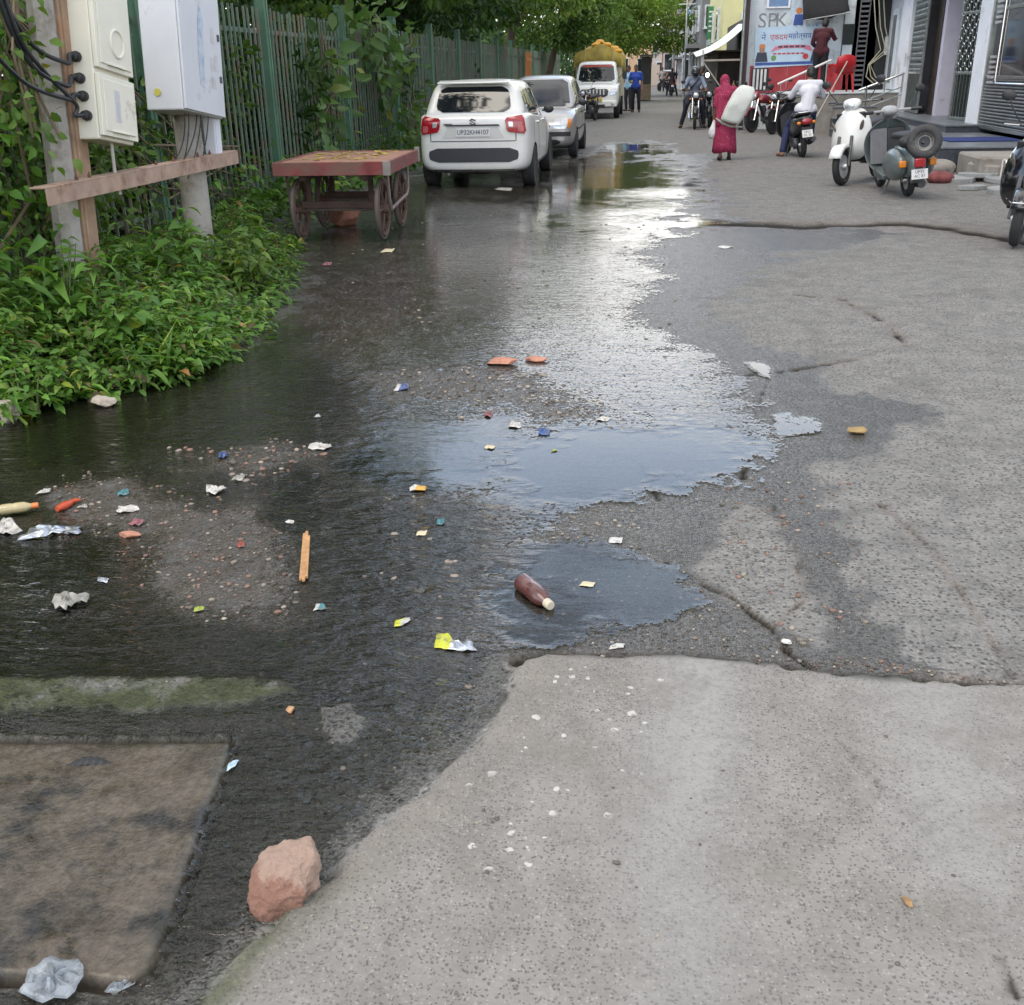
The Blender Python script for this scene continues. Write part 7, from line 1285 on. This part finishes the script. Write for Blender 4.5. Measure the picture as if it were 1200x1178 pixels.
t, V = person('woman in a crimson patterned sari walking away with her head covered', wx, R(4), dict(pel=(0,0,.90), waist=(0,.03,1.03), chest=(-.01,.08,1.20), neck=(-.02,.14,1.37), head=(-.04,.20,1.49), lS=(-.17,.09,1.32), rS=(.15,.09,1.33), lE=(-.22,.04,1.06), lW=(-.23,.06,.80), rE=(.22,.06,1.16), rW=(.15,.10,1.36), lK=(-.09,-.02,.47), lA=(-.10,-.20,.12), lT=(-.11,-.06,.04), rK=(.10,.06,.47), rA=(.11,.04,.085), rT=(.12,.20,.035)), None, None, scale=.91)
b = MB(); secs = []
for z, rx, ry, cy in ((.16,.245,.215,-.05),(.30,.235,.21,-.04),(.55,.215,.195,-.02),(.78,.20,.175,0),(.95,.19,.16,.01),(1.06,.165,.14,.03)):
    secs.append([(rx*cos(a)*(1+.05*sin(9*a)*(1.1-z)), cy+ry*sin(a)*(1+.05*sin(9*a+1)*(1.1-z)), z+.02*sin(3*a)*(z < .2)) for a in [2*pi*k/40 for k in range(40)]])
b.loft(secs, cap=False); o = b.build('sari_skirt', SARI, t, ang=70); q = o.modifiers.new('s','SOLIDIFY'); q.thickness = .01
b = MB(); b.cap(V['lS'],V['rS'],.085,.085); b.cap(V['chest']+Vector((-.07,0,0)),V['chest']+Vector((.07,0,0)),.14,.14); b.cap(V['chest'],V['waist'],.15,.145); b.cap(V['waist'],V['pel'],.145,.16); b.ell(V['head']+Vector((0,-.02,.015)),(.10,.115,.135),14,10); b.cap(V['head']-Vector((0,.05,.03)),V['chest']+Vector((0,-.06,.03)),.095,.13); b.cap(V['lS'],V['lE'],.07,.06); b.cap(V['chest']+Vector((-.10,-.06,0)),Vector((-.15,-.10,.72)),.10,.08); b.cap(V['rS'],V['rE'],.07,.055); b.build('sari_drape', SARI, t, remesh=.018, sm=4)
# white sack over her right shoulder / back
def blob(secs): 
    b = MB(); b.loft(secs); return b
t2 = thing('sack', 'large white woven sack carried on the back of the woman in crimson', 'sack', (wx.x+.06, wx.y-.20, .70), rot=(0,R(14),0)); t2.scale = (.86,.86,.86); secs = []
rr = random.Random(3)
for k in range(11):
    u = k/10; z_ = .80*u-.05; w_ = .225*(.88+.16*sin(pi*u))*(1-.35*max(0,u-.86)/.14); d_ = .16*(.62+.55*sin(pi*min(1,u*.9+.1)))*(1-.5*max(0,u-.86)/.14)
    secs.append([(.16*u+w_*math.copysign(abs(cos(a))**.55,cos(a))*(1+.07*rr.uniform(-1,1)), -.02+d_*math.copysign(abs(sin(a))**.6,sin(a))*(1+.10*rr.uniform(-1,1)), z_+.015*sin(5*a+k)) for a in [2*pi*j/20 for j in range(20)]])
b = blob(secs); b.build('sack_body', mat('woven_sack', (.58,.60,.57), .7, var=.12, vscale=4, bump=.012, bscale=10), t2, sub=1); b = MB(); b.tube([(-.30,.02,-.02),(-.14,.04,-.08),(.05,.05,-.10),(.30,.05,-.06)], [.015,.03,.03,.012], 8); b.build('folded_hem', mat('sack_hem', (.40,.39,.35), .8), t2)
t2 = thing('carrier_bag', 'small white plastic carrier bag hanging from the hand of the woman in crimson', 'bag', (wx.x-.21, wx.y+.03, .38)); b = MB(); secs = []
for z_, r_ in ((0,.05),(.03,.085),(.10,.10),(.18,.085),(.25,.04),(.33,.02)): secs.append([(r_*cos(a)*(1+.12*rr.uniform(-1,1)), r_*.8*sin(a)*(1+.12*rr.uniform(-1,1)), z_) for a in [2*pi*j/14 for j in range(14)]])
b.loft(secs); b.build('bag_body', mat('white_polythene', (.62,.63,.66), .35, var=.15, vscale=9), t2, ang=70); b = MB(); b.tube([(0,0,.32),(-.005,.01,.40)], .014, 6); b.build('bag_handle', MATS['white_polythene'], t2)
# ================================================================== litter and stones on the road
def rock(name, label, cat, px, py, size, m, seed, sink=.25, grp=None, rz=0, sub=3):
    """a broken stone: a random set of cutting planes with a rough surface"""
    rr = random.Random(seed); bm = bmesh.new(); bmesh.ops.create_icosphere(bm, subdivisions=sub+1, radius=1.0)
    pl = [(Vector((rr.gauss(0,1),rr.gauss(0,1),rr.gauss(0,1))).normalized(), rr.uniform(.55,.85)) for _ in range(9)]
    for v in bm.verts:
        d = v.co.normalized(); k = min([q/max(d.dot(n),1e-3) for n, q in pl if d.dot(n) > .05]+[1.0]); n_ = .03*(math.sin(d.x*9+seed)+math.sin(d.y*11+d.z*7)); v.co = Vector((d.x*size[0],d.y*size[1],d.z*size[2]))*(k+n_*.6)
    me = bpy.data.meshes.new(name); bm.to_mesh(me); bm.free(); me.materials.append(m); me.polygons.foreach_set('use_smooth', [True]*len(me.polygons)); me.set_sharp_from_angle(angle=R(28))
    o = bpy.data.objects.new(name, me); C.objects.link(o); p = gp(px, py); z0 = -min(v.co.z for v in me.vertices); o.location = (p[0],p[1],gz(p[0],p[1])+z0*(1-sink)); o.rotation_euler = (0,0,rz); tag(o, label, cat, grp); return o
# the brick-red block in front, faceted by hand
def block_mat():
    m = bpy.data.materials.new('red_sandstone'); m.use_nodes = True; nt = m.node_tree; b = nt.nodes['Principled BSDF']; tc = N(nt,'ShaderNodeTexCoord'); g = N(nt,'ShaderNodeNewGeometry'); sp = N(nt,'ShaderNodeSeparateXYZ'); L(nt,tc.outputs['Object'],sp.inputs['Vector'])
    n = N(nt,'ShaderNodeTexNoise',i_Scale=22.,i_Detail=8,i_Roughness=.7); L(nt,tc.outputs['Object'],n.inputs['Vector']); n2 = N(nt,'ShaderNodeTexNoise',i_Scale=90.,i_Detail=5,i_Roughness=.7); L(nt,tc.outputs['Object'],n2.inputs['Vector'])
    r = N(nt,'ShaderNodeMapRange'); r.inputs['From Min'].default_value = -.006; r.inputs['From Max'].default_value = .010; a = N(nt,'ShaderNodeMath',operation='MULTIPLY_ADD'); a.inputs[1].default_value = .13; a.inputs[2].default_value = -.055; L(nt,n.outputs['Fac'],a.inputs[0])
    # paler tan towards the top and far right, darker red elsewhere (object-space split)
    a2 = N(nt,'ShaderNodeMath',operation='ADD'); L(nt,a.outputs[0],a2.inputs[0]); m1 = N(nt,'ShaderNodeVectorMath',operation='DOT_PRODUCT'); m1.inputs[1].default_value = (.45,.45,.62); L(nt,tc.outputs['Object'],m1.inputs[0]); s2 = N(nt,'ShaderNodeMath',operation='SUBTRACT'); L(nt,m1.outputs['Value'],s2.inputs[0]); s2.inputs[1].default_value = .044; L(nt,s2.outputs[0],a2.inputs[1]); L(nt,a2.outputs[0],r.inputs['Value'])
    c1 = N(nt,'ShaderNodeMix',data_type='RGBA'); L(nt,n.outputs['Fac'],c1.inputs['Factor']); c1.inputs['A'].default_value = (.17,.08,.058,1); c1.inputs['B'].default_value = (.31,.175,.125,1)
    c2 = N(nt,'ShaderNodeMix',data_type='RGBA'); L(nt,n2.outputs['Fac'],c2.inputs['Factor']); c2.inputs['A'].default_value = (.27,.18,.14,1); c2.inputs['B'].default_value = (.42,.30,.235,1)
    mx = N(nt,'ShaderNodeMix',data_type='RGBA'); L(nt,r.outputs['Result'],mx.inputs['Factor']); L(nt,c1.outputs['Result'],mx.inputs['A']); L(nt,c2.outputs['Result'],mx.inputs['B']); L(nt,mx.outputs['Result'],b.inputs['Base Color']); b.inputs['Roughness'].default_value = .88
    ad = N(nt,'ShaderNodeMath',operation='ADD'); L(nt,n.outputs['Fac'],ad.inputs[0]); L(nt,n2.outputs['Fac'],ad.inputs[1]); bp = N(nt,'ShaderNodeBump'); bp.inputs['Distance'].default_value = .007; bp.inputs['Strength'].default_value = 1.0; L(nt,ad.outputs[0],bp.inputs['Height']); L(nt,bp.outputs[0],b.inputs['Normal']); return m
p = gp(333,1052); bm = bmesh.new()
top = [(-.030,.045),(.062,.060),(.072,.005),(.040,-.022),(-.020,-.010)]; mid = [(-.062,.030),(-.030,.075),(.060,.082),(.080,.010),(.050,-.050),(-.020,-.062),(-.064,-.030)]; bot = [(-.058,.030),(-.025,.07),(.055,.075),(.070,.005),(.035,-.052),(-.045,-.066),(-.064,-.030)]
for ring_, z_ in ((top,.108),(mid,.062),(bot,.0)):
    for x_, y_ in ring_: bm.verts.new((x_,y_,z_+rng.uniform(-.006,.006)))
bmesh.ops.convex_hull(bm, input=bm.verts[:]); bmesh.ops.bevel(bm, geom=[e for e in bm.edges], offset=.003, segments=2, affect='EDGES', profile=.6); bmesh.ops.triangulate(bm, faces=bm.faces[:])
for _ in range(5): bmesh.ops.subdivide_edges(bm, edges=[e for e in bm.edges if e.calc_length() > .005], cuts=1); bmesh.ops.triangulate(bm, faces=bm.faces[:])
from mathutils import noise as MN
bm.normal_update()
for v_ in bm.verts: q_ = v_.co; v_.co = q_+v_.normal*(.0062*MN.noise(q_*30)+.0035*MN.noise(q_*75)+.0016*MN.noise(q_*190)+.005*max(-.3,MN.noise(q_*16+Vector((3,1,2)))))
me = bpy.data.meshes.new('broken_block'); bm.to_mesh(me); bm.free(); me.materials.append(block_mat()); me.polygons.foreach_set('use_smooth',[True]*len(me.polygons)); me.set_sharp_from_angle(angle=R(50))
o = bpy.data.objects.new('broken_block', me); C.objects.link(o); o.location = (p[0],p[1],gz(p[0],p[1])-.006); o.rotation_euler = (0,0,R(14)); tag(o, 'broken red sandstone block with a pale tan top lying at the wet edge in front', 'stone')
PALE = mat('pale_stone', (.40,.35,.29), .9, var=.25, vscale=9, bump=.006, bscale=40, dirt=(.2,.17,.13), dscale=9); BRK = mat('brick_chip', (.40,.19,.13), .9, var=.3, vscale=30, bump=.003, bscale=90); DARKS = mat('dark_stone', (.11,.095,.08), .8, var=.35, vscale=14, bump=.004, bscale=50); MOSSY = mat('mossy_stone', (.13,.13,.06), .95, var=.4, vscale=9, bump=.01, bscale=25)
rock('stone', 'pale rounded stone under the leaves at the left picture edge', 'stone', 4,494,(.10,.08,.07),PALE,3)
rock('stone', 'mossy boulder among the weeds below the wooden pole', 'stone', 158,412,(.13,.12,.14),MOSSY,5)
rock('stone', 'small buff brick lump at the water edge under the weeds', 'stone', 132,455,(.065,.05,.05),PALE,6); rock('stone', 'grey brick lump lying in the water just off the bank', 'stone', 124,477,(.075,.055,.04),PALE,8)
rock('brick_chip', 'orange brick chip on the moss strip beside the dark slab', 'brick', 341,838,(.014,.014,.012),mat('orange_chip', (.42,.25,.13), .85, var=.4, vscale=60),11,.05); rock('brick_chip', 'long flat brick piece lying in the wet middle of the road', 'brick', 588,428,(.11,.05,.025),BRK,13,.2); rock('brick_chip', 'smaller brick piece right of the long flat brick in the wet road', 'brick', 628,424,(.07,.035,.02),BRK,14,.2)
rock('brick_chip', 'flat reddish stone below the crumpled silver foil on the left', 'brick', 153,630,(.045,.02,.015),BRK,15,.2); rock('brick_chip', 'brick pieces heap hidden under the handcart', 'brick', 405,262,(.20,.16,.13),BRK,16,.2); rock('brick_chip', 'brown wedge of broken brick at the weed edge by the flowing water', 'brick', 283,392,(.06,.05,.05),BRK,17,.2); rock('brick_chip', 'small brick bit at the bank corner nearest the cart', 'brick', 250,425,(.04,.03,.03),BRK,19,.2)
rock('stone', 'whitish pebble beside the crack in the right road', 'stone', 922,754,(.018,.012,.010),mat('white_pebble', (.58,.55,.50), .7, var=.15),20,.1); rock('stone', 'tan stone flake in the small puddle on the right', 'stone', 1003,508,(.05,.04,.02),mat('tan_flake', (.28,.19,.08), .8, var=.3),21,.2); rock('stone', 'dark pebble alone on the pale concrete', 'stone', 722,1022,(.009,.006,.006),DARKS,22,.05); rock('stone', 'brown broken chip on the concrete at lower right', 'stone', 1062,1068,(.010,.019,.006),mat('brown_chip', (.25,.15,.07), .8, var=.5, vscale=60),23,.05, rz=.2)
# loose pebbles: uncountable grit
rs = np.random.RandomState(5); b = MB(); dm = bpy.data.meshes.new('grit'); V_ = []; T_ = []
ico = bmesh.new(); bmesh.ops.create_icosphere(ico, subdivisions=1, radius=1); iv = np.array([v.co[:] for v in ico.verts]); it = np.array([[v.index for v in f.verts] for f in ico.faces]); ico.free(); mi = []
def grit(poly, n, smin, smax, mat_ids, zof=.25):
    for (x_, y_) in inpoly(PX(poly), n, len(V_)+3):
        s = smin+(smax-smin)*rs.rand()**3; q = iv*(1+.5*rs.rand(len(iv),1))*np.array([s*(.7+.7*rs.rand()),s*(.7+.7*rs.rand()),s*.55]); V_.append(q+np.array([x_,y_,gz(x_,y_)+s*zof])); T_.append(it+len(iv)*(len(V_)-1)); mi.extend([mat_ids[rs.randint(len(mat_ids))]]*len(it))
grit([(40,560),(150,545),(300,590),(355,650),(360,705),(300,745),(190,715),(120,640)], 900, .002, .009, [0,1,2,1]); grit([(180,520),(330,515),(390,530),(300,570)], 140, .003, .014, [0,1,2]); grit([(430,440),(560,425),(640,440),(740,475),(735,505),(560,500)], 600, .003, .012, [0,1,1,0]); grit([(640,600),(730,590),(800,650),(900,740),(940,775),(700,772),(640,740)], 700, .0015, .007, [0,1,1,0])
grit([(860,775),(1100,792),(1190,800),(1000,770)], 200, .0015, .006, [0,1,2]); grit([(840,560),(1000,560),(1020,730),(940,760),(860,680)], 260, .002, .009, [0,1,2]); grit([(460,560),(580,540),(560,760),(380,760)], 60, .003, .012, [0,1]); grit([(0,690),(330,740),(560,800),(420,960),(330,840),(0,800)], 120, .002, .009, [0,1]); grit([(560,940),(1190,840),(1190,1170),(300,1170)], 90, .0015, .005, [0,1,1]); grit([(430,250),(640,240),(800,270),(790,420),(640,420),(360,400)], 500, .004, .014, [0,1,1,0])
o = bpy.data.objects.new('grit', tri_mesh('grit', np.concatenate(V_), np.concatenate(T_), [mat('grit_tan', (.25,.21,.17), .8, var=.3, island=.3), DARKS, mat('grit_brown', (.19,.115,.085), .85, var=.3, island=.3)], mi)); C.objects.link(o); o['kind'] = 'stuff'
# brown bottle in the near puddle
def wzp(px, py): p = gp(px, py); return Vector((p[0], p[1], wz(p[0], p[1])))
BR = mat('brown_plastic', (.085,.028,.024), .25, var=.25, vscale=16, coat=.5, dirt=(.22,.13,.11), dscale=14, damt=.3); a = wzp(611,688); e = wzp(646,716); d = (e-a); ln = d.length; th_ = atan2(-d.x, d.y)
t = thing('bottle', 'brown plastic bottle with a pale cap floating in the nearest puddle', 'bottle', a+Vector((0,0,.020)), th_); k = ln/.165
b = MB(); b.lathe([(.0,0),(.022*k,0),(.027*k,.006*k),(.027*k,.045*k),(.0255*k,.055*k),(.027*k,.062*k),(.027*k,.10*k),(.022*k,.122*k),(.013*k,.136*k),(.011*k,.142*k)], (0,0,0), (0,1,-.03), 24); b.build('bottle_body', BR, t); b = MB(); b.lathe([(.0135*k,.140*k),(.0135*k,.160*k),(.012*k,.163*k)], (0,0,0), (0,1,-.03), 18); b.build('cap', mat('cream_cap', (.50,.44,.34), .6, var=.2), t)
# translucent bottle with orange cap, far left
a = wzp(2,606); e = wzp(47,600); d = e-a; ln = d.length; th_ = atan2(-d.x, d.y); k = ln/.22; t = thing('bottle', 'dirty buff bottle with an orange cap lying at the left edge', 'bottle', a+Vector((0,0,.025)), th_)
b = MB(); b.lathe([(0,0),(.028*k,0),(.033*k,.01*k),(.033*k,.06*k),(.030*k,.075*k),(.033*k,.09*k),(.032*k,.14*k),(.018*k,.172*k),(.0145*k,.18*k)], (0,0,0), (0,1,0), 22); b.build('bottle_body', mat('buff_plastic', (.38,.32,.17), .3, var=.25, vscale=14, coat=.3), t); b = MB(); b.lathe([(.0175*k,.18*k),(.0175*k,.218*k)], (0,0,0), (0,1,0), 18); b.build('cap', mat('orange_cap', (.58,.17,.05), .5), t)
# red squeezed tube
a = wzp(68,602); e = wzp(92,590); d = e-a; th_ = atan2(-d.x, d.y); k = d.length/.11; t = thing('plastic_tube', 'bright orange-red squeezed plastic tube lying next to the orange-capped bottle', 'tube', a+Vector((0,0,.012)), th_); ORD = mat('red_orange_plastic', (.46,.065,.02), .4, var=.2); b = MB(); b.loft([ring(0,y*k,0,rx*k,rz_*k,14) for y, rx, rz_ in ((0,.011,.010),(.03,.017,.014),(.06,.018,.012),(.075,.009,.009))]); b.build('tube_body', ORD, t); b = MB(); b.loft([ring(0,y*k,0,rx*k,rz_*k,10) for y, rx, rz_ in ((.075,.009,.009),(.085,.009,.009),(.11,.021,.003))]); b.build('crimped_end', ORD, t)
# splintered stick
a = wzp(356,684); e = wzp(360,627); b = MB(); d = (e-a)
for o_, w_, l0, l1 in ((-.010,.010,.02,.95),(0,.011,0,1.0),(.010,.009,.06,.9)):
    s = Vector((o_,0,.010)); b.bar(a+d*l0+s, a+d*l1+s*.9, w_, .012)
tag(b.build('splintered_stick', mat('raw_wood', (.42,.23,.10), .8, var=.35, vscale=30), smooth=False, bevel=.002), 'splintered tan wooden stick standing out of the dark pool', 'stick')
def crumple(name, label, cat, pts, m, seed, h=.02, gr=None, mats2=None, tilt=0):
    """crumpled sheet: irregular grid inside the outline with folds, thick enough to be seen from the side"""
    P = [wzp(*q) for q in pts]; c = sum(P, Vector())/len(P); P = [c+(q-c)*.84 for q in P]; h *= .62; rr = random.Random(seed); nr, na = 4, max(14, len(P)*3); vs = [(0,0,h*(.5+.5*rr.random()))]; fs = []
    L_ = [q-c for q in P]
    for r_ in range(1, nr+1):
        for a_ in range(na):
            u = a_/na*len(L_); i_ = int(u); f_ = u-i_; q = L_[i_]*(1-f_)+L_[(i_+1) % len(L_)]*f_; k = r_/nr*(1+.10*rr.uniform(-1,1)); z_ = h*(rr.random()**1.3)*(1.15-.5*r_/nr)+.002; vs.append((q.x*k, q.y*k, z_))
    for a_ in range(na): fs.append((0, 1+a_, 1+(a_+1) % na))
    for r_ in range(nr-1):
        for a_ in range(na): p_ = 1+r_*na; fs.append((p_+a_, p_+na+a_, p_+na+(a_+1) % na, p_+(a_+1) % na))
    b = MB(); b.add(vs, fs); o = b.build(name, m, None, ang=32); q = o.modifiers.new('s','SOLIDIFY'); q.thickness = .0012
    if mats2: o.data.materials.append(mats2); [setattr(p_, 'material_index', 1) for p_ in o.data.polygons if p_.center.x < -.15*max(abs(v[0]) for v in vs)]
    o.location = c; tag(o, label, cat, gr); return o
PW_ = mat('white_plastic_film', (.52,.51,.48), .4, var=.25, vscale=20, dirt=(.17,.14,.11), dscale=26, damt=.55); SIL = mat('silver_foil', (.42,.44,.47), .22, .7, var=.3, vscale=25); GRYF = mat('dirty_grey_film', (.30,.29,.26), .4, var=.35, vscale=15); CLF = mat('murky_clear_film', (.34,.38,.42), .12, var=.45, vscale=40, alpha=.5); YELF = mat('yellow_wrapper', (.50,.52,.05), .4, var=.15, dirt=(.12,.10,.08), dscale=30, damt=.6); BLUF = mat('blue_wrapper', (.035,.09,.27), .35, var=.2, dirt=(.12,.10,.08), dscale=30, damt=.6); TEAL = mat('teal_wrapper', (.05,.22,.25), .35, var=.2, dirt=(.12,.10,.08), dscale=30, damt=.6); REDF = mat('red_wrapper', (.34,.05,.03), .4, var=.2, dirt=(.12,.10,.08), dscale=30, damt=.6); PNKF = mat('pink_wrapper', (.30,.11,.13), .4, var=.3, dirt=(.12,.10,.08), dscale=30, damt=.6); LIME = mat('lime_wrapper', (.32,.40,.06), .4, dirt=(.12,.10,.08), dscale=30, damt=.6); CARD = mat('cream_card', (.55,.48,.33), .7, var=.2)
crumple('foil_sheet', 'long crumpled silver-grey foil sheet at the left edge', 'foil', [(10,638),(30,622),(62,618),(102,620),(100,629),(72,628),(45,634)], SIL, 1, .05)
crumple('film_scrap', 'whitish rag of film beneath the buff bottle at the left edge', 'plastic scrap', [(0,612),(16,610),(30,625),(8,632),(-6,628)], PW_, 2, .05)
crumple('film_scrap', 'muddy grey crumpled film in the dark pool at lower left', 'plastic scrap', [(58,715),(62,697),(82,700),(112,702),(108,710),(84,716),(74,722)], GRYF, 3, .06)
crumple('film_scrap', 'flat white film strip in the left debris below the teal scrap', 'plastic scrap', [(134,604),(136,596),(165,594),(168,600),(150,604)], PW_, 4, .02)
crumple('film_scrap', 'teal and white wrapper bit in the left debris', 'wrapper', [(136,584),(139,577),(152,575),(153,582)], TEAL, 5, .02); crumple('film_scrap', 'narrow grey film strip above the buff bottle', 'plastic scrap', [(40,583),(50,576),(62,574),(60,580)], PW_, 6, .02); crumple('film_scrap', 'grey scrap right of the red squeezed tube', 'plastic scrap', [(88,598),(102,592),(105,597)], GRYF, 7, .015)
crumple('film_scrap', 'white crumpled film in the middle of the left debris', 'plastic scrap', [(239,579),(241,572),(262,572),(270,576),(252,582)], PW_, 8, .035); crumple('film_scrap', 'greyish clear film next to the white crumpled film', 'plastic scrap', [(270,566),(276,559),(289,558),(287,566)], GRYF, 9, .03); crumple('film_scrap', 'long white plastic pouch in the rippled water right of the left debris', 'plastic scrap', [(358,528),(362,521),(386,521),(392,526),(380,531)], PW_, 10, .03)
crumple('film_scrap', 'small blue wrapper in the upper left water', 'wrapper', [(255,541),(256,532),(267,532),(268,538)], BLUF, 11, .03); crumple('film_scrap', 'tiny white scrap in the water above the white pouch', 'plastic scrap', [(368,492),(372,487),(377,491)], PW_, 12, .02); crumple('film_scrap', 'small red-orange cap-like scrap in the left gravel', 'plastic scrap', [(278,644),(279,637),(287,637),(288,643)], REDF, 13, .015); crumple('film_scrap', 'lime green scrap at the edge of the left gravel', 'wrapper', [(226,720),(228,714),(241,713),(241,719)], LIME, 14, .012); crumple('film_scrap', 'pale oval shell-like scrap in the dark square pool', 'plastic scrap', [(333,614),(337,610),(346,612),(344,616)], PW_, 15, .012)
crumple('film_scrap', 'blue-white wrapper bit below the splintered stick', 'wrapper', [(366,718),(370,709),(382,709),(384,717)], TEAL, 16, .015, mats2=PW_); crumple('film_scrap', 'striped grey wrapper near the left dark pool', 'wrapper', [(112,683),(114,678),(129,680),(128,686)], SIL, 17, .012); crumple('film_scrap', 'pink and grey crumpled wrapper by the flat reddish stone', 'wrapper', [(150,618),(156,610),(172,613),(166,620)], PNKF, 18, .03)
crumple('snack_wrapper', 'yellow and silver snack wrapper in the water left of the concrete edge', 'wrapper', [(507,762),(508,746),(522,742),(535,755),(556,752),(562,765),(545,768),(524,764)], SIL, 19, .03, mats2=YELF); crumple('snack_wrapper', 'yellow and white paper scrap above the big yellow wrapper', 'wrapper', [(460,737),(461,729),(482,725),(483,729),(472,736)], PW_, 20, .014, mats2=YELF)
crumple('paper_scrap', 'square white paper scrap on the gravel by the puddles', 'paper', [(712,637),(714,629),(731,630),(731,638)], PW_, 21, .006); crumple('film_scrap', 'blue wrapper lying at the top edge of the wide puddle', 'wrapper', [(629,512),(632,504),(646,505),(645,513)], BLUF, 22, .03); crumple('film_scrap', 'blue and white wrapper in the wet gravel left of the brick pieces', 'wrapper', [(460,461),(464,453),(479,452),(482,459)], BLUF, 23, .03, mats2=PW_); crumple('film_scrap', 'pink wrapper bit in the wet gravel above the wide puddle', 'wrapper', [(566,490),(570,483),(578,486),(577,492)], PNKF, 24, .03)
crumple('film_scrap', 'white crumpled scrap in the gravel beside the blue wrapper', 'plastic scrap', [(594,503),(598,495),(611,497),(612,505)], PW_, 25, .03); crumple('film_scrap', 'tiny green scrap floating in the wide puddle', 'wrapper', [(645,532),(648,528),(655,530)], LIME, 26, .012); crumple('film_scrap', 'teal bottle cap-like scrap in the rippled water', 'wrapper', [(511,617),(513,610),(522,611),(521,618)], TEAL, 27, .02); crumple('card_scrap', 'cream card bit floating left of the teal scrap', 'card', [(486,630),(488,624),(502,623),(500,629)], CARD, 28, .01); crumple('card_scrap', 'orange peel and white scrap in the greenish water', 'peel', [(478,577),(481,571),(502,572),(500,577)], mat('peel_orange', (.55,.33,.08), .6), 29, .03, mats2=PW_)
crumple('film_scrap', 'white scrap at the puddle margin just above the concrete', 'plastic scrap', [(711,762),(716,754),(734,754),(732,760)], PW_, 30, .01); crumple('film_scrap', 'white scrap beside the far kerb of the wet gravel', 'plastic scrap', [(696,495),(702,490),(718,492),(714,496)], PW_, 31, .02); crumple('film_scrap', 'pale scrap on the road below the handcart wheels', 'plastic scrap', [(445,297),(448,292),(464,291),(463,295)], CARD, 32, .03); crumple('film_scrap', 'pink paper scrap nearest the handcart on the wet road', 'paper', [(376,312),(379,308),(390,308),(389,312)], PNKF, 33, .03); crumple('film_scrap', 'white flat scrap on the water behind the white hatchback', 'plastic scrap', [(577,224),(584,221),(603,222),(600,226)], PW_, 34, .02)
crumple('film_scrap', 'pale blue scrap stuck in the slab gap at lower left', 'plastic scrap', [(264,910),(268,897),(283,893),(276,903)], mat('ice_blue_film', (.42,.55,.66), .3, var=.2), 35, .012); crumple('plastic_bag', 'crumpled clear plastic bag at the bottom left corner', 'plastic bag', [(14,1172),(30,1142),(62,1124),(98,1124),(107,1145),(98,1176),(50,1190)], CLF, 36, .045); crumple('film_scrap', 'second clear film rag right of the clear bag in the drain gap', 'plastic bag', [(118,1160),(140,1140),(165,1135),(160,1152),(130,1165)], CLF, 37, .02)
crumple('film_scrap', 'white fleck on the gravel island near the puddle', 'plastic scrap', [(676,688),(682,682),(700,684),(696,690)], CARD, 38, .008); crumple('film_scrap', 'white fleck on the dark road right of the upper puddle', 'plastic scrap', [(838,288),(846,286),(862,288),(850,291)], PW_, 39, .01); crumple('film_scrap', 'whitish scrap in the flow above the cream card', 'plastic scrap', [(566,527),(570,523),(582,525),(578,529)], CARD, 40, .015)
# half buried tyre piece on the slab
a = gp(104,898); t = thing('tyre_scrap', 'ribbed black rubber scrap half sunk in the wet slab', 'rubber scrap', (a[0],a[1],gz(a[0],a[1])-.012), R(10)); b = MB(); secs = []
for i in range(15): u = -1+2*i/14; secs.append([(.062*u, .014*cos(p_)*(1.2-u*u*.9)+.012*(1-u*u), .020*sin(p_)*(1.15-u*u)+.004*(i % 2)) for p_ in [pi*k/6 for k in range(7)]])
b.loft(secs, closed=False); o = b.build('tread', BLACK, t, ang=25); q = o.modifiers.new('s','SOLIDIFY'); q.thickness = .004
b = MB(); b.tube([(-.06,-.016,.004),(0,-.020,.006),(.06,-.014,.004)], .004, 6); b.build('bead', BLACK, t)
